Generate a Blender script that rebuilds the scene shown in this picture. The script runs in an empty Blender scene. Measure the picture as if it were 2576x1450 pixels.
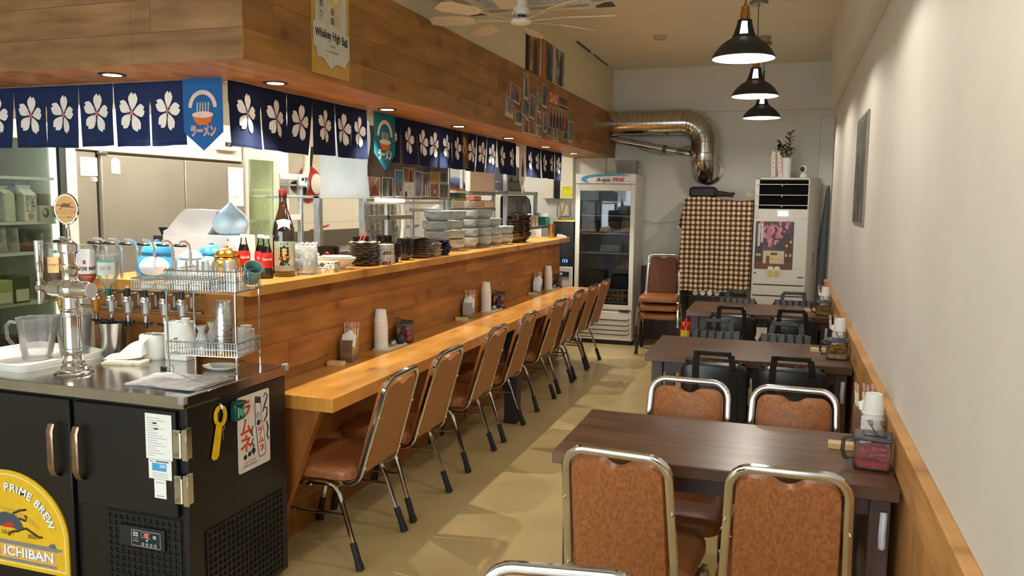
import bpy, bmesh, math, random
from mathutils import Vector, Matrix
PI = math.pi
random.seed(7)
SC = bpy.context.scene
COL = SC.collection

# ---------------------------------------------------------------- camera, world, lights, exposure
def cam_axes(y, p, r):
    f = Vector((-math.sin(y)*math.cos(p), math.cos(y)*math.cos(p), math.sin(p)))
    r0 = Vector((math.cos(y), math.sin(y), 0)); u0 = r0.cross(f)
    return math.cos(r)*r0+math.sin(r)*u0, -math.sin(r)*r0+math.cos(r)*u0, f
cd = bpy.data.cameras.new('camera'); cam = bpy.data.objects.new('camera', cd); COL.objects.link(cam)
cr, cu, cf = cam_axes(0.32502139, -0.10748589, 0.01163084)
mw = Matrix((cr, cu, -cf)).transposed().to_4x4(); mw.translation = (0, 0, 1.6)
cam.matrix_world = mw
cd.sensor_fit = 'HORIZONTAL'; cd.sensor_width = 36; cd.lens = 2038.46/2576*36; cd.clip_start = 0.05; cd.clip_end = 60
SC.camera = cam
SC.view_settings.view_transform = 'Standard'; SC.view_settings.look = 'None'
SC.view_settings.exposure = 0.15; SC.view_settings.gamma = 1.0
SC.view_settings.use_curve_mapping = False
wd = bpy.data.worlds.new('sky'); SC.world = wd; wd.use_nodes = True
wn = wd.node_tree.nodes; wn.clear()
_o = wn.new('ShaderNodeOutputWorld'); _b = wn.new('ShaderNodeBackground')
_b.inputs[0].default_value = (0.87, 0.95, 1.0, 1); _b.inputs[1].default_value = 7.0
wd.node_tree.links.new(_b.outputs[0], _o.inputs[0])

WARM = (1.0, 0.80, 0.56); NEUT = (1.0, 0.925, 0.81); COOL = (1.0, 0.96, 0.86)
def light(name, kind, loc, power, color, **kw):
    l = bpy.data.lights.new(name, kind); l.energy = power; l.color = color
    for k, v in kw.items():
        if k != 'rot': setattr(l, k, v)
    o = bpy.data.objects.new(name, l); COL.objects.link(o); o.location = loc
    o.rotation_euler = kw.get('rot', (0, 0, 0))
    return o
PW_DOWN, PW_PEND, PW_KIT = 75.0, 22.0, 25.0
# kitchen ceiling panels (the mesh panels hang in the kitchen part below)
for i, (x, y) in enumerate(((-3.25, 4.1), (-3.25, 6.0), (-3.25, 8.0))):
    light('kitchen_panel_light', 'AREA', (x, y, 2.5), PW_KIT, COOL, shape='RECTANGLE', size=0.3, size_y=1.2)
light('kitchen_panel_light', 'AREA', (-3.5, 2.75+0.9, 2.5), 14, COOL, shape='RECTANGLE', size=0.9, size_y=0.3)
# daylight through the glazed shop front behind the camera
light('shopfront_portal', 'AREA', (-1.9, -2.35, 1.35), 1, (1, 1, 1), shape='RECTANGLE', size=4.6, size_y=2.5, rot=(PI/2, 0, 0)).data.cycles.is_portal = True

# ---------------------------------------------------------------- materials
def lin(c):
    return tuple((v/255/12.92 if v/255 <= 0.04045 else ((v/255+0.055)/1.055)**2.4) for v in c)
MATS = {}
def nodes(name):
    m = bpy.data.materials.new(name); m.use_nodes = True
    n = m.node_tree.nodes; n.clear()
    out = n.new('ShaderNodeOutputMaterial')
    return m, n, m.node_tree.links, out
def bsdf(n, l, out, col=None, rough=0.5, metal=0.0, spec=0.5, **kw):
    b = n.new('ShaderNodeBsdfPrincipled')
    if col is not None: b.inputs['Base Color'].default_value = (*col, 1)
    b.inputs['Roughness'].default_value = rough; b.inputs['Metallic'].default_value = metal
    b.inputs['Specular IOR Level'].default_value = spec
    for k, v in kw.items(): b.inputs[k].default_value = v
    l.new(b.outputs[0], out.inputs[0]); return b
def coords(n, l, axes=None, scale=(1, 1, 1)):
    """object coordinates, optionally re-ordered so that axes[0] runs along u and axes[1] along v"""
    tc = n.new('ShaderNodeTexCoord'); src = tc.outputs['Object']
    if axes:
        s = n.new('ShaderNodeSeparateXYZ'); l.new(src, s.inputs[0]); c = n.new('ShaderNodeCombineXYZ')
        for i, a in enumerate(axes): l.new(s.outputs[a], c.inputs[i])
        src = c.outputs[0]
    mp = n.new('ShaderNodeMapping'); mp.inputs['Scale'].default_value = scale; l.new(src, mp.inputs[0])
    return mp.outputs[0]
def ramp(n, l, fac, stops):
    r = n.new('ShaderNodeValToRGB'); e = r.color_ramp.elements
    while len(e) < len(stops): e.new(0.5)
    for k, (p, c) in enumerate(stops): e[k].position = p; e[k].color = (*c, 1)
    l.new(fac, r.inputs[0]); return r.outputs[0]
def noise(n, l, vec, scale, detail=3, rough=0.5):
    t = n.new('ShaderNodeTexNoise'); t.inputs['Scale'].default_value = scale; t.inputs['Detail'].default_value = detail
    t.inputs['Roughness'].default_value = rough; l.new(vec, t.inputs['Vector']); return t
def mixc(n, l, mode, fac, a, b):
    m = n.new('ShaderNodeMix'); m.data_type = 'RGBA'; m.blend_type = mode
    if isinstance(fac, (int, float)): m.inputs[0].default_value = fac
    else: l.new(fac, m.inputs[0])
    for i, v in ((6, a), (7, b)):
        if isinstance(v, tuple): m.inputs[i].default_value = (*v, 1)
        else: l.new(v, m.inputs[i])
    return m.outputs[2]
def bump(n, l, b, h, strength, dist=0.002):
    u = n.new('ShaderNodeBump'); u.inputs['Strength'].default_value = strength; u.inputs['Distance'].default_value = dist
    l.new(h, u.inputs['Height']); l.new(u.outputs[0], b.inputs['Normal'])
def M(c, rough=0.5, metal=0.0, var=0.06, spec=0.5, emit=0.0, sc=30):
    """plain surface of sRGB colour c with a faint procedural mottling"""
    key = ('p', c, rough, metal, var, spec, emit, sc)
    if key in MATS: return MATS[key]
    m, n, l, out = nodes('surface_%02x%02x%02x' % c)
    k = lin(c); b = bsdf(n, l, out, k, rough, metal, spec)
    if var:
        t = noise(n, l, coords(n, l), sc, 2)
        cc = ramp(n, l, t.outputs[0], ((0.3, tuple(v*(1-var) for v in k)), (0.7, tuple(min(1, v*(1+var)) for v in k))))
        l.new(cc, b.inputs['Base Color'])
    if emit:
        b.inputs['Emission Color'].default_value = (*k, 1); b.inputs['Emission Strength'].default_value = emit
    MATS[key] = m; return m
def wood(name, axes, c1, c2, pw=1.2, ph=0.125, rough=0.45, dark=0.35, knots=True, grain=1.0, off=(0, 0), coat=0.0):
    m, n, l, out = nodes(name)
    v = coords(n, l, axes)
    mp = n.new('ShaderNodeMapping'); mp.inputs['Location'].default_value = (off[0], off[1], 0); l.new(v, mp.inputs[0]); v = mp.outputs[0]
    br = n.new('ShaderNodeTexBrick'); l.new(v, br.inputs[0])
    br.inputs['Color1'].default_value = (0, 0, 0, 1); br.inputs['Color2'].default_value = (1, 1, 1, 1)
    br.inputs['Mortar'].default_value = (0.5, 0.5, 0.5, 1)
    br.inputs['Scale'].default_value = 1; br.inputs['Mortar Size'].default_value = 0.0012; br.inputs['Mortar Smooth'].default_value = 0.2
    br.inputs['Brick Width'].default_value = pw; br.inputs['Row Height'].default_value = ph; br.offset = 0.37
    # every plank slides its own grain
    add = n.new('ShaderNodeVectorMath'); add.operation = 'MULTIPLY_ADD'
    l.new(br.outputs[0], add.inputs[0]); add.inputs[1].default_value = (3.7, 1.3, 5.1); l.new(v, add.inputs[2])
    st = n.new('ShaderNodeMapping'); st.inputs['Scale'].default_value = (1.1, 11*grain, 1); l.new(add.outputs[0], st.inputs[0])
    t = noise(n, l, st.outputs[0], 2.0, 4, 0.55)
    col = ramp(n, l, t.outputs[0], ((0.30, c2), (0.52, tuple((a+b)/2 for a, b in zip(c1, c2))), (0.72, c1)))
    st2 = n.new('ShaderNodeMapping'); st2.inputs['Scale'].default_value = (2.0, 3.5, 1); l.new(add.outputs[0], st2.inputs[0])
    t2 = noise(n, l, st2.outputs[0], 1.6, 3)
    tone = ramp(n, l, t2.outputs[0], ((0.35, (0.72, 0.70, 0.68)), (0.62, (1.12, 1.1, 1.08))))
    col = mixc(n, l, 'MULTIPLY', 0.8, col, tone)
    tint = ramp(n, l, br.outputs[0], ((0, (0.84, 0.83, 0.82)), (1, (1.1, 1.1, 1.1))))
    col = mixc(n, l, 'MULTIPLY', 0.8, col, tint)
    if knots:
        kv = n.new('ShaderNodeMapping'); kv.inputs['Scale'].default_value = (2.1, 2.9, 1); l.new(add.outputs[0], kv.inputs[0])
        vo = n.new('ShaderNodeTexVoronoi'); vo.voronoi_dimensions = '2D'; vo.inputs['Scale'].default_value = 1.0; l.new(kv.outputs[0], vo.inputs['Vector'])
        kn = ramp(n, l, vo.outputs['Distance'], ((0.0, (0.34, 0.27, 0.22)), (0.05, (0.5, 0.4, 0.33)), (0.075, (0.82, 0.76, 0.7)), (0.17, (1, 1, 1))))
        col = mixc(n, l, 'MULTIPLY', 0.62, col, kn)
    col = mixc(n, l, 'MIX', br.outputs[1], col, tuple(x*dark for x in c2))
    b = bsdf(n, l, out, None, rough, 0, 0.4)
    b.inputs['Coat Weight'].default_value = coat; b.inputs['Coat Roughness'].default_value = 0.25
    l.new(col, b.inputs['Base Color']); bump(n, l, b, t.outputs[0], 0.06)
    return m
def glassm(name, tint=(0.95, 0.97, 0.96), refl=0.9, rough=0.03, cover=0.0):
    """thin clear glass: passes light straight through, mirrors at grazing angles"""
    if name in MATS: return MATS[name]
    m, n, l, out = nodes(name)
    tr = n.new('ShaderNodeBsdfTransparent'); tr.inputs[0].default_value = (*tint, 1)
    gl = n.new('ShaderNodeBsdfGlossy'); gl.inputs['Roughness'].default_value = rough
    fr = n.new('ShaderNodeFresnel'); fr.inputs[0].default_value = 1.5
    mu = n.new('ShaderNodeMath'); mu.operation = 'MULTIPLY'; mu.inputs[1].default_value = refl; l.new(fr.outputs[0], mu.inputs[0])
    mx = n.new('ShaderNodeMixShader'); l.new(mu.outputs[0], mx.inputs[0]); l.new(tr.outputs[0], mx.inputs[1]); l.new(gl.outputs[0], mx.inputs[2])
    last = mx
    if cover:
        df = n.new('ShaderNodeBsdfDiffuse'); df.inputs[0].default_value = (*tint, 1)
        t = noise(n, l, coords(n, l), 20, 2); a = n.new('ShaderNodeMath'); a.operation = 'MULTIPLY'; a.inputs[1].default_value = cover*2
        l.new(t.outputs[0], a.inputs[0]); m2 = n.new('ShaderNodeMixShader'); l.new(a.outputs[0], m2.inputs[0])
        l.new(mx.outputs[0], m2.inputs[1]); l.new(df.outputs[0], m2.inputs[2]); last = m2
    l.new(last.outputs[0], out.inputs[0]); MATS[name] = m; return m
def glow(name, c, s):
    if name in MATS: return MATS[name]
    m, n, l, out = nodes(name); e = n.new('ShaderNodeEmission'); e.inputs[0].default_value = (*c, 1); e.inputs[1].default_value = s
    l.new(e.outputs[0], out.inputs[0]); MATS[name] = m; return m
def speckle(name, c1, c2, scale, rough, lo=0.4, hi=0.6, metal=0, bmp=0.0, axes=None, sc=(1, 1, 1), spec=0.5, detail=3, coat=0):
    if name in MATS: return MATS[name]
    m, n, l, out = nodes(name)
    t = noise(n, l, coords(n, l, axes, sc), scale, detail)
    b = bsdf(n, l, out, None, rough, metal, spec); b.inputs['Coat Weight'].default_value = coat
    l.new(ramp(n, l, t.outputs[0], ((lo, lin(c1)), (hi, lin(c2)))), b.inputs['Base Color'])
    if bmp: bump(n, l, b, t.outputs[0], bmp, 0.004)
    MATS[name] = m; return m
def checker_cloth(name):
    m, n, l, out = nodes(name)
    v = coords(n, l, (0, 2))
    s = n.new('ShaderNodeSeparateXYZ'); l.new(v, s.inputs[0])
    st = []
    for i in (0, 1):
        a = n.new('ShaderNodeMath'); a.operation = 'MULTIPLY'; a.inputs[1].default_value = 1/0.052; l.new(s.outputs[i], a.inputs[0])
        f = n.new('ShaderNodeMath'); f.operation = 'FRACT'; l.new(a.outputs[0], f.inputs[0])
        g = n.new('ShaderNodeMath'); g.operation = 'LESS_THAN'; g.inputs[1].default_value = 0.47; l.new(f.outputs[0], g.inputs[0]); st.append(g)
    ad = n.new('ShaderNodeMath'); ad.operation = 'ADD'; l.new(st[0].outputs[0], ad.inputs[0]); l.new(st[1].outputs[0], ad.inputs[1])
    dv = n.new('ShaderNodeMath'); dv.operation = 'MULTIPLY'; dv.inputs[1].default_value = 0.5; l.new(ad.outputs[0], dv.inputs[0])
    b = bsdf(n, l, out, None, 0.9, 0, 0.1)
    c = ramp(n, l, dv.outputs[0], ((0.0, lin((236, 220, 192))), (0.5, lin((139, 108, 78))), (1.0, lin((74, 50, 34)))))
    c.node.color_ramp.interpolation = 'CONSTANT'; c.node.color_ramp.elements[1].position = 0.3; c.node.color_ramp.elements[2].position = 0.8
    l.new(c, b.inputs['Base Color']); return m
def print_mat(name, cols, scale=9):
    """a blurry printed picture: a few inks in soft patches"""
    if name in MATS: return MATS[name]
    m, n, l, out = nodes(name)
    v = coords(n, l); mp = n.new('ShaderNodeMapping'); mp.inputs['Scale'].default_value = (1, 1, 0.55); l.new(v, mp.inputs[0])
    t = noise(n, l, mp.outputs[0], scale, 4, 0.6); b = bsdf(n, l, out, None, 0.45, 0, 0.4)
    k = len(cols); c = ramp(n, l, t.outputs[0], tuple((0.3+0.4*i/(k-1), lin(x)) for i, x in enumerate(cols)))
    l.new(c, b.inputs['Base Color']); MATS[name] = m; return m

W_SIDE = wood('pine_planks_side', (1, 2), lin((180, 129, 66)), lin((144, 98, 46)), 1.9, 0.125, off=(0.3, 0.02))
W_FRONT_DAYLIT = wood('pine_planks_front_daylit', (0, 2), lin((178, 136, 96)), lin((134, 97, 63)), 2.6, 0.125, off=(4.0, 0.02))  # same boards, greyed: cool daylight on the front is put into the colour
W_UNDER_LIT = wood('pine_planks_underside_lit', (1, 0), lin((204, 144, 80)), lin((166, 108, 54)), 2.4, 0.2, off=(0, 4.04))  # same boards, more orange: light on the underside is painted in
W_PANEL = wood('stained_bar_planks', (1, 2), lin((182, 123, 56)), lin((144, 91, 38)), 2.2, 0.135, off=(0.4, 0.0))
W_PANELF = wood('stained_bar_planks_return', (0, 2), lin((182, 123, 56)), lin((144, 91, 38)), 2.2, 0.135, off=(4.4, 0.0))
W_TOP = wood('varnished_pine_top', (1, 0), lin((228, 170, 84)), lin((202, 138, 56)), 9.0, 6.0, rough=0.3, dark=0.8, knots=True, off=(0.7, 4.2), coat=0.25)
W_WAIN = wood('pale_pine_boards', (2, 1), lin((222, 168, 104)), lin((194, 138, 78)), 3.0, 0.62, rough=0.5, off=(0.5, 3.3))
W_RAIL = wood('pale_pine_rail', (1, 2), lin((232, 182, 118)), lin((206, 150, 88)), 4.0, 1.0, rough=0.5, off=(4.1, 0.05))
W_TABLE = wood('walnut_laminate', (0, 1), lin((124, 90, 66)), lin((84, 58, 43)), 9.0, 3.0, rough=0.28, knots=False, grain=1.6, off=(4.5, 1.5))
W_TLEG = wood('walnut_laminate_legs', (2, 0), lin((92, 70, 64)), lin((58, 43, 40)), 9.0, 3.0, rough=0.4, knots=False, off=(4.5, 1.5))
WALL = speckle('painted_plaster', (226, 223, 215), (233, 230, 222), 3, 0.75, 0.3, 0.7, bmp=0.02)
CREAMW = speckle('cream_wall_paint', (228, 216, 180), (234, 223, 190), 3, 0.75, 0.3, 0.7)
CEIL = speckle('ceiling_paint', (238, 229, 207), (243, 235, 215), 3, 0.8, 0.3, 0.7)
FLOOR = speckle('glossy_beige_floor', (186, 164, 114), (200, 178, 128), 2.2, 0.22, 0.3, 0.7, spec=0.5)
CHROME = speckle('chrome', (214, 214, 216), (226, 226, 228), 8, 0.09, metal=1)
STEEL = speckle('brushed_steel', (168, 166, 162), (186, 184, 180), 60, 0.24, metal=1, sc=(1, 8, 8))
STEELT = speckle('worktop_steel', (186, 183, 178), (200, 197, 192), 5, 0.16, metal=1)
STEELM = speckle('satin_steel', (150, 148, 144), (170, 168, 164), 40, 0.38, metal=1)
ALU = speckle('aluminium_profile', (190, 196, 202), (206, 211, 216), 20, 0.35, metal=0.85)
VINYL = speckle('brown_vinyl', (140, 84, 46), (170, 106, 60), 120, 0.36, 0.36, 0.64, bmp=0.35, sc=(1, 1, 0.55), detail=4)
VINYLB = speckle('tan_vinyl_back', (158, 100, 50), (168, 108, 56), 40, 0.5)
VINYLD = speckle('dark_brown_vinyl', (86, 48, 26), (98, 56, 32), 40, 0.55, spec=0.25)
BLACK = M((24, 24, 26), 0.45, var=0.1)
RUBBER = M((20, 20, 21), 0.7)
BLKVINYL = M((26, 27, 30), 0.32, var=0.12)
WHITE = M((236, 234, 228), 0.5, var=0.02)
PAPER = M((240, 238, 232), 0.8, var=0.02)
CREAM = M((232, 226, 208), 0.6, var=0.03)
GLASS = glassm('clear_glass')
GLASSW = glassm('bright_glass', (0.97, 0.98, 0.97), 1.0, 0.05, 0.22)
PLASTIC = glassm('clear_plastic', (0.9, 0.9, 0.9), 0.8, 0.12, 0.07)

# ---------------------------------------------------------------- mesh building
class MB:
    def __init__(s): s.v = []; s.f = []; s.m = []
    def mi(s, mat):
        if mat not in s.m: s.m.append(mat)
        return s.m.index(mat)
    def add(s, vs, fs, mat, T=None):
        b = len(s.v); k = s.mi(mat) if not isinstance(mat, list) else None
        for p in vs:
            p = Vector(p); s.v.append(T @ p if T else p)
        for j, f in enumerate(fs): s.f.append((tuple(b+i for i in f), k if k is not None else s.mi(mat[j])))
        return s
    def box(s, x0, x1, y0, y1, z0, z1, mat, bev=0.0, T=None):
        L = ((x0, x1), (y0, y1), (z0, z1)); mats = mat if isinstance(mat, tuple) else (mat,)*3
        if bev <= 0:
            vs = [(L[0][i], L[1][j], L[2][k]) for i in (0, 1) for j in (0, 1) for k in (0, 1)]
            fs = [(0, 1, 3, 2), (4, 6, 7, 5), (0, 4, 5, 1), (2, 3, 7, 6), (0, 2, 6, 4), (1, 5, 7, 3)]
            return s.add(vs, fs, [mats[0], mats[0], mats[1], mats[1], mats[2], mats[2]], T)
        vs = []; ix = {}
        for i in (0, 1):
            for j in (0, 1):
                for k in (0, 1):
                    c = (i, j, k)
                    for a in range(3):
                        ix[c, a] = len(vs)
                        vs.append(tuple(L[d][c[d]] if d == a else L[d][c[d]]+(bev if c[d] == 0 else -bev) for d in range(3)))
        fs = []; ms = []
        for a in range(3):
            o = [d for d in range(3) if d != a]
            for sgn in (0, 1):
                q = []
                for (p, r) in ((0, 0), (1, 0), (1, 1), (0, 1)):
                    c = [0, 0, 0]; c[a] = sgn; c[o[0]] = p; c[o[1]] = r; q.append(ix[tuple(c), a])
                fs.append(tuple(q)); ms.append(mats[a])
        for a, b2 in ((0, 1), (0, 2), (1, 2)):
            e = 3-a-b2
            for p in (0, 1):
                for r in (0, 1):
                    c0 = [0, 0, 0]; c0[a] = p; c0[b2] = r; c1 = list(c0); c1[e] = 1; c0 = tuple(c0); c1 = tuple(c1)
                    fs.append((ix[c0, a], ix[c1, a], ix[c1, b2], ix[c0, b2])); ms.append(mats[a])
        for i in (0, 1):
            for j in (0, 1):
                for k in (0, 1): fs.append(tuple(ix[(i, j, k), a] for a in range(3))); ms.append(mats[2])
        return s.add(vs, fs, ms, T)
    def lathe(s, prof, mat, c=(0, 0, 0), seg=24, T=None, sx=1.0, sy=1.0):
        vs = []; fs = []; rings = []; ms = []
        for (r, z) in prof:
            if r <= 1e-6: rings.append([len(vs)]); vs.append((c[0], c[1], c[2]+z))
            else:
                rings.append(list(range(len(vs), len(vs)+seg)))
                for i in range(seg):
                    a = 2*PI*i/seg; vs.append((c[0]+r*sx*math.cos(a), c[1]+r*sy*math.sin(a), c[2]+z))
        for k in range(len(rings)-1):
            A, B = rings[k], rings[k+1]; mm = mat[k] if isinstance(mat, list) else mat
            for i in range(seg):
                j = (i+1) % seg
                if len(A) == 1 and len(B) == 1: continue
                if len(A) == 1: fs.append((A[0], B[j], B[i]))
                elif len(B) == 1: fs.append((A[i], A[j], B[0]))
                else: fs.append((A[i], A[j], B[j], B[i]))
                ms.append(mm)
        return s.add(vs, fs, ms, T)
    def sphere(s, c, r, mat, seg=16, rings=10, T=None, sx=1, sy=1, sz=1):
        pr = [(r*math.sin(PI*i/rings), -r*sz*math.cos(PI*i/rings)) for i in range(rings+1)]
        pr[0] = (0, pr[0][1]); pr[-1] = (0, pr[-1][1])
        return s.lathe(pr, mat, c, seg, T, sx, sy)
    def tube(s, pts, r, mat, seg=8, closed=False, T=None, ry=None, up=None, sq=0):
        pts = [Vector(p) for p in pts]; n = len(pts); vs = []; fs = []
        rr = r if isinstance(r, (list, tuple)) else [r]*n
        prev = None
        for i, p in enumerate(pts):
            if closed: t = pts[(i+1) % n]-pts[i-1]
            else: t = (pts[min(i+1, n-1)]-pts[max(i-1, 0)])
            t = t.normalized() if t.length > 1e-9 else Vector((0, 0, 1))
            if prev is None:
                a = Vector(up) if up else (Vector((0, 0, 1)) if abs(t.z) < 0.9 else Vector((0, 1, 0)))
            else: a = prev
            a = (a-t*a.dot(t)); a = a.normalized() if a.length > 1e-6 else t.orthogonal().normalized()
            prev = a; b = t.cross(a)
            q = (ry if ry is not None else rr[i])
            for k in range(seg):
                w = 2*PI*(k+0.5)/seg; cw, sw_ = math.cos(w), math.sin(w)
                if sq: g = max(abs(cw), abs(sw_)); h_ = min(abs(cw), abs(sw_)); cw, sw_ = (math.copysign(1 if abs(cw) == g else sq, cw), math.copysign(1 if abs(sw_) == g else sq, sw_))
                vs.append(p+a*cw*rr[i]+b*sw_*(q if ry is not None else rr[i]))
        for i in range(n if closed else n-1):
            j = (i+1) % n
            for k in range(seg):
                h = (k+1) % seg; fs.append((i*seg+k, i*seg+h, j*seg+h, j*seg+k))
        if not closed: fs.append(tuple(range(seg))); fs.append(tuple((n-1)*seg+k for k in reversed(range(seg))))
        return s.add(vs, fs, mat, T)
    def cyl(s, a, b, r, mat, seg=16, r2=None, T=None): return s.tube([a, b], [r, r if r2 is None else r2], mat, seg, T=T)
    def prism(s, poly, d0, d1, mat, T=None, back=None):
        n = len(poly); vs = [(x, y, d0) for x, y in poly]+[(x, y, d1) for x, y in poly]
        fs = [tuple(range(n-1, -1, -1)), tuple(range(n, 2*n))]+[(i, (i+1) % n, n+(i+1) % n, n+i) for i in range(n)]
        return s.add(vs, fs, [back or mat, mat]+[mat]*n, T)
    def poly(s, pts, mat, T=None, z=0.0):
        return s.add([(p[0], p[1], p[2] if len(p) > 2 else z) for p in pts], [tuple(range(len(pts)))], mat, T)
    def rect(s, x0, x1, y0, y1, mat, T=None, z=0.0): return s.poly([(x0, y0), (x1, y0), (x1, y1), (x0, y1)], mat, T, z)
    def disc(s, x, y, r, mat, T=None, z=0.0, seg=20, ry=None):
        return s.poly([(x+r*math.cos(2*PI*i/seg), y+(ry or r)*math.sin(2*PI*i/seg)) for i in range(seg)], mat, T, z)
    def text(s, txt, size, mat, T, x=0, y=0, z=0.0005, ext=0.0, bold=0.0, w=None, warp=None, rot=0.0, sx=1.0):
        """lettering centred on (x, y) of the plane T; w fits it to a width"""
        cu = bpy.data.curves.new('lettering', 'FONT'); cu.body = txt; cu.size = size; cu.align_x = 'CENTER'; cu.align_y = 'CENTER'
        cu.offset = bold; cu.resolution_u = 3; cu.extrude = ext
        o = bpy.data.objects.new('lettering', cu); COL.objects.link(o)
        dg = bpy.context.evaluated_depsgraph_get(); me = bpy.data.meshes.new_from_object(o.evaluated_get(dg))
        vs = [v.co.copy() for v in me.vertices]; fs = [tuple(p.vertices) for p in me.polygons]
        bpy.data.objects.remove(o); bpy.data.curves.remove(cu); bpy.data.meshes.remove(me)
        if not vs: return s
        k = sx
        if w: k = w/max(1e-6, max(v.x for v in vs)-min(v.x for v in vs))
        ca, sa = math.cos(rot), math.sin(rot); out = []
        for v in vs:
            px, py = v.x*k, v.y
            px, py = px*ca-py*sa+x, px*sa+py*ca+y
            if warp: px, py = warp(px, py)
            out.append((px, py, z+v.z))
        return s.add(out, fs, mat, T)
    def build(s, name, parent=None, loc=(0, 0, 0), rz=0.0, smooth=42, recalc=True):
        me = bpy.data.meshes.new(name); me.from_pydata([tuple(v) for v in s.v], [], [f for f, _ in s.f])
        for m in s.m: me.materials.append(m)
        me.polygons.foreach_set('material_index', [k for _, k in s.f])
        if recalc:
            bm = bmesh.new(); bm.from_mesh(me); bmesh.ops.recalc_face_normals(bm, faces=bm.faces[:]); bm.to_mesh(me); bm.free()
        me.polygons.foreach_set('use_smooth', [True]*len(me.polygons))
        me.set_sharp_from_angle(angle=math.radians(smooth))
        o = bpy.data.objects.new(name, me); COL.objects.link(o); o.location = loc; o.rotation_euler = (0, 0, rz)
        if parent: o.parent = parent
        return o
def TR(x=0, y=0, z=0): return Matrix.Translation((x, y, z))
def RX(a): return Matrix.Rotation(a, 4, 'X')
def RY(a): return Matrix.Rotation(a, 4, 'Y')
def RZ(a): return Matrix.Rotation(a, 4, 'Z')
def plane(o, u, v):
    """frame whose x runs along u, y along v, z out of the plane"""
    u = Vector(u).normalized(); v = Vector(v).normalized(); w = u.cross(v); m = Matrix((u, v, w)).transposed().to_4x4(); m.translation = o; return m
def FX(x, y, z): return plane((x, y, z), (0, 1, 0), (0, 0, 1))     # faces +X
def FY(x, y, z): return plane((x, y, z), (1, 0, 0), (0, 0, 1))     # faces -Y
def FZ(x, y, z, a=0): return TR(x, y, z) @ RZ(a)                   # faces up
def tag(o, label, cat, group=None):
    o['label'] = label; o['category'] = cat
    if group: o['group'] = group
    return o
def T(name, label, cat, loc=(0, 0, 0), rz=0.0, group=None):
    o = bpy.data.objects.new(name, None); COL.objects.link(o); o.location = loc; o.rotation_euler = (0, 0, rz)
    o.empty_display_size = 0.05; return tag(o, label, cat, group)
def P(name, mb, parent, label=None, loc=(0, 0, 0), rz=0.0, smooth=42):
    o = mb.build(name, parent, loc, rz, smooth)
    if label: o['label'] = label
    return o
def S(name, label, cat, mb, loc=(0, 0, 0), rz=0.0, group=None, smooth=42): return tag(mb.build(name, None, loc, rz, smooth), label, cat, group)
def ST(name, mb, parent=None):
    o = mb.build(name, parent)
    if not parent: o['kind'] = 'structure'
    return o
def dup(root, loc, rz=0.0, label=None, group=None):
    r = root.copy(); COL.objects.link(r); r.location = loc; r.rotation_euler = (0, 0, rz)
    if label: r['label'] = label
    if group: r['group'] = group
    for ch in root.children:
        c = ch.copy(); COL.objects.link(c); c.parent = r
        for g in ch.children:
            d = g.copy(); COL.objects.link(d); d.parent = c
    return r
def rrect(w, h, r, n=5, x=0, y=0):
    pts = []
    for cx, cy, a0 in ((w/2-r, h/2-r, 0), (-w/2+r, h/2-r, PI/2), (-w/2+r, -h/2+r, PI), (w/2-r, -h/2+r, 1.5*PI)):
        for i in range(n+1):
            a = a0+PI/2*i/n; pts.append((x+cx+r*math.cos(a), y+cy+r*math.sin(a)))
    return pts
def arc(c, r, a0, a1, n): return [(c[0]+r*math.cos(a0+(a1-a0)*i/n), c[1]+r*math.sin(a0+(a1-a0)*i/n)) for i in range(n+1)]
ORD = ['first', 'second', 'third', 'fourth', 'fifth', 'sixth', 'seventh', 'eighth', 'ninth', 'tenth', 'eleventh', 'twelfth', 'thirteenth', 'fourteenth', 'fifteenth']
# ---------------------------------------------------------------- the room
XW, YB, ZC = 0.39, 9.5, 3.12
ST('floor', MB().box(-4.95, 0.75, -2.5, 9.62, -0.1, 0, FLOOR))
ST('ceiling', MB().box(-4.95, 0.75, -2.5, 9.62, ZC, ZC+0.1, CEIL))
wr = ST('wall_right', MB().box(XW, 0.75, -2.5, 8.2, 0, ZC, WALL))
ST('trim_1', MB().box(0.318, XW, -2.5, 8.2, 2.5, ZC, WALL, 0.004))                       # beam along the right-hand wall
ST('wall_alcove', MB().box(0.65, 0.75, 8.2, 9.5, 0, ZC, WALL))
ST('trim_2', MB().box(0.30, 0.44, 9.38, 9.5, 0, 2.53, WALL, 0.004))                      # corner pillar
ST('wall_back', MB().box(-4.95, 0.75, YB, 9.62, 0, ZC, WALL))
ST('trim_3', MB().box(-1.98, 0.65, 9.46, 9.5, 2.62, ZC, WALL, 0.003))                    # beam across the back wall
ST('baseboard_back', MB().box(-2.0, 0.29, 9.47, 9.5, 0, 0.86, wood('dark_back_boards', (2, 0), lin((92, 62, 46)), lin((60, 40, 30)), 3, 0.14), 0.003))
ST('wall_kitchen', MB().box(-4.95, -4.5, -2.5, 9.5, 0, ZC, (M((226, 220, 200), 0.4, var=0.02),)*3))
ST('wall_left', MB().box(-2.1, -1.98, 2.66, 9.5, 2.6, ZC, CREAMW).box(-4.5, -1.98, 2.66, 2.78, 2.6, ZC, CREAMW))
sf = ST('ceiling_soffit', MB().box(-2.46, -1.94, 2.6, 9.5, 2.112, 2.6, (W_SIDE, W_FRONT_DAYLIT, W_UNDER_LIT), 0.003)
   .box(-4.5, -2.46, 2.602, 3.12, 2.112, 2.6, (W_SIDE, W_FRONT_DAYLIT, W_UNDER_LIT)))
ST('ceiling_kitchen', MB().box(-4.5, -2.46, 3.12, 9.5, 2.56, 2.6, M((236, 232, 218), 0.7)))
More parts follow.
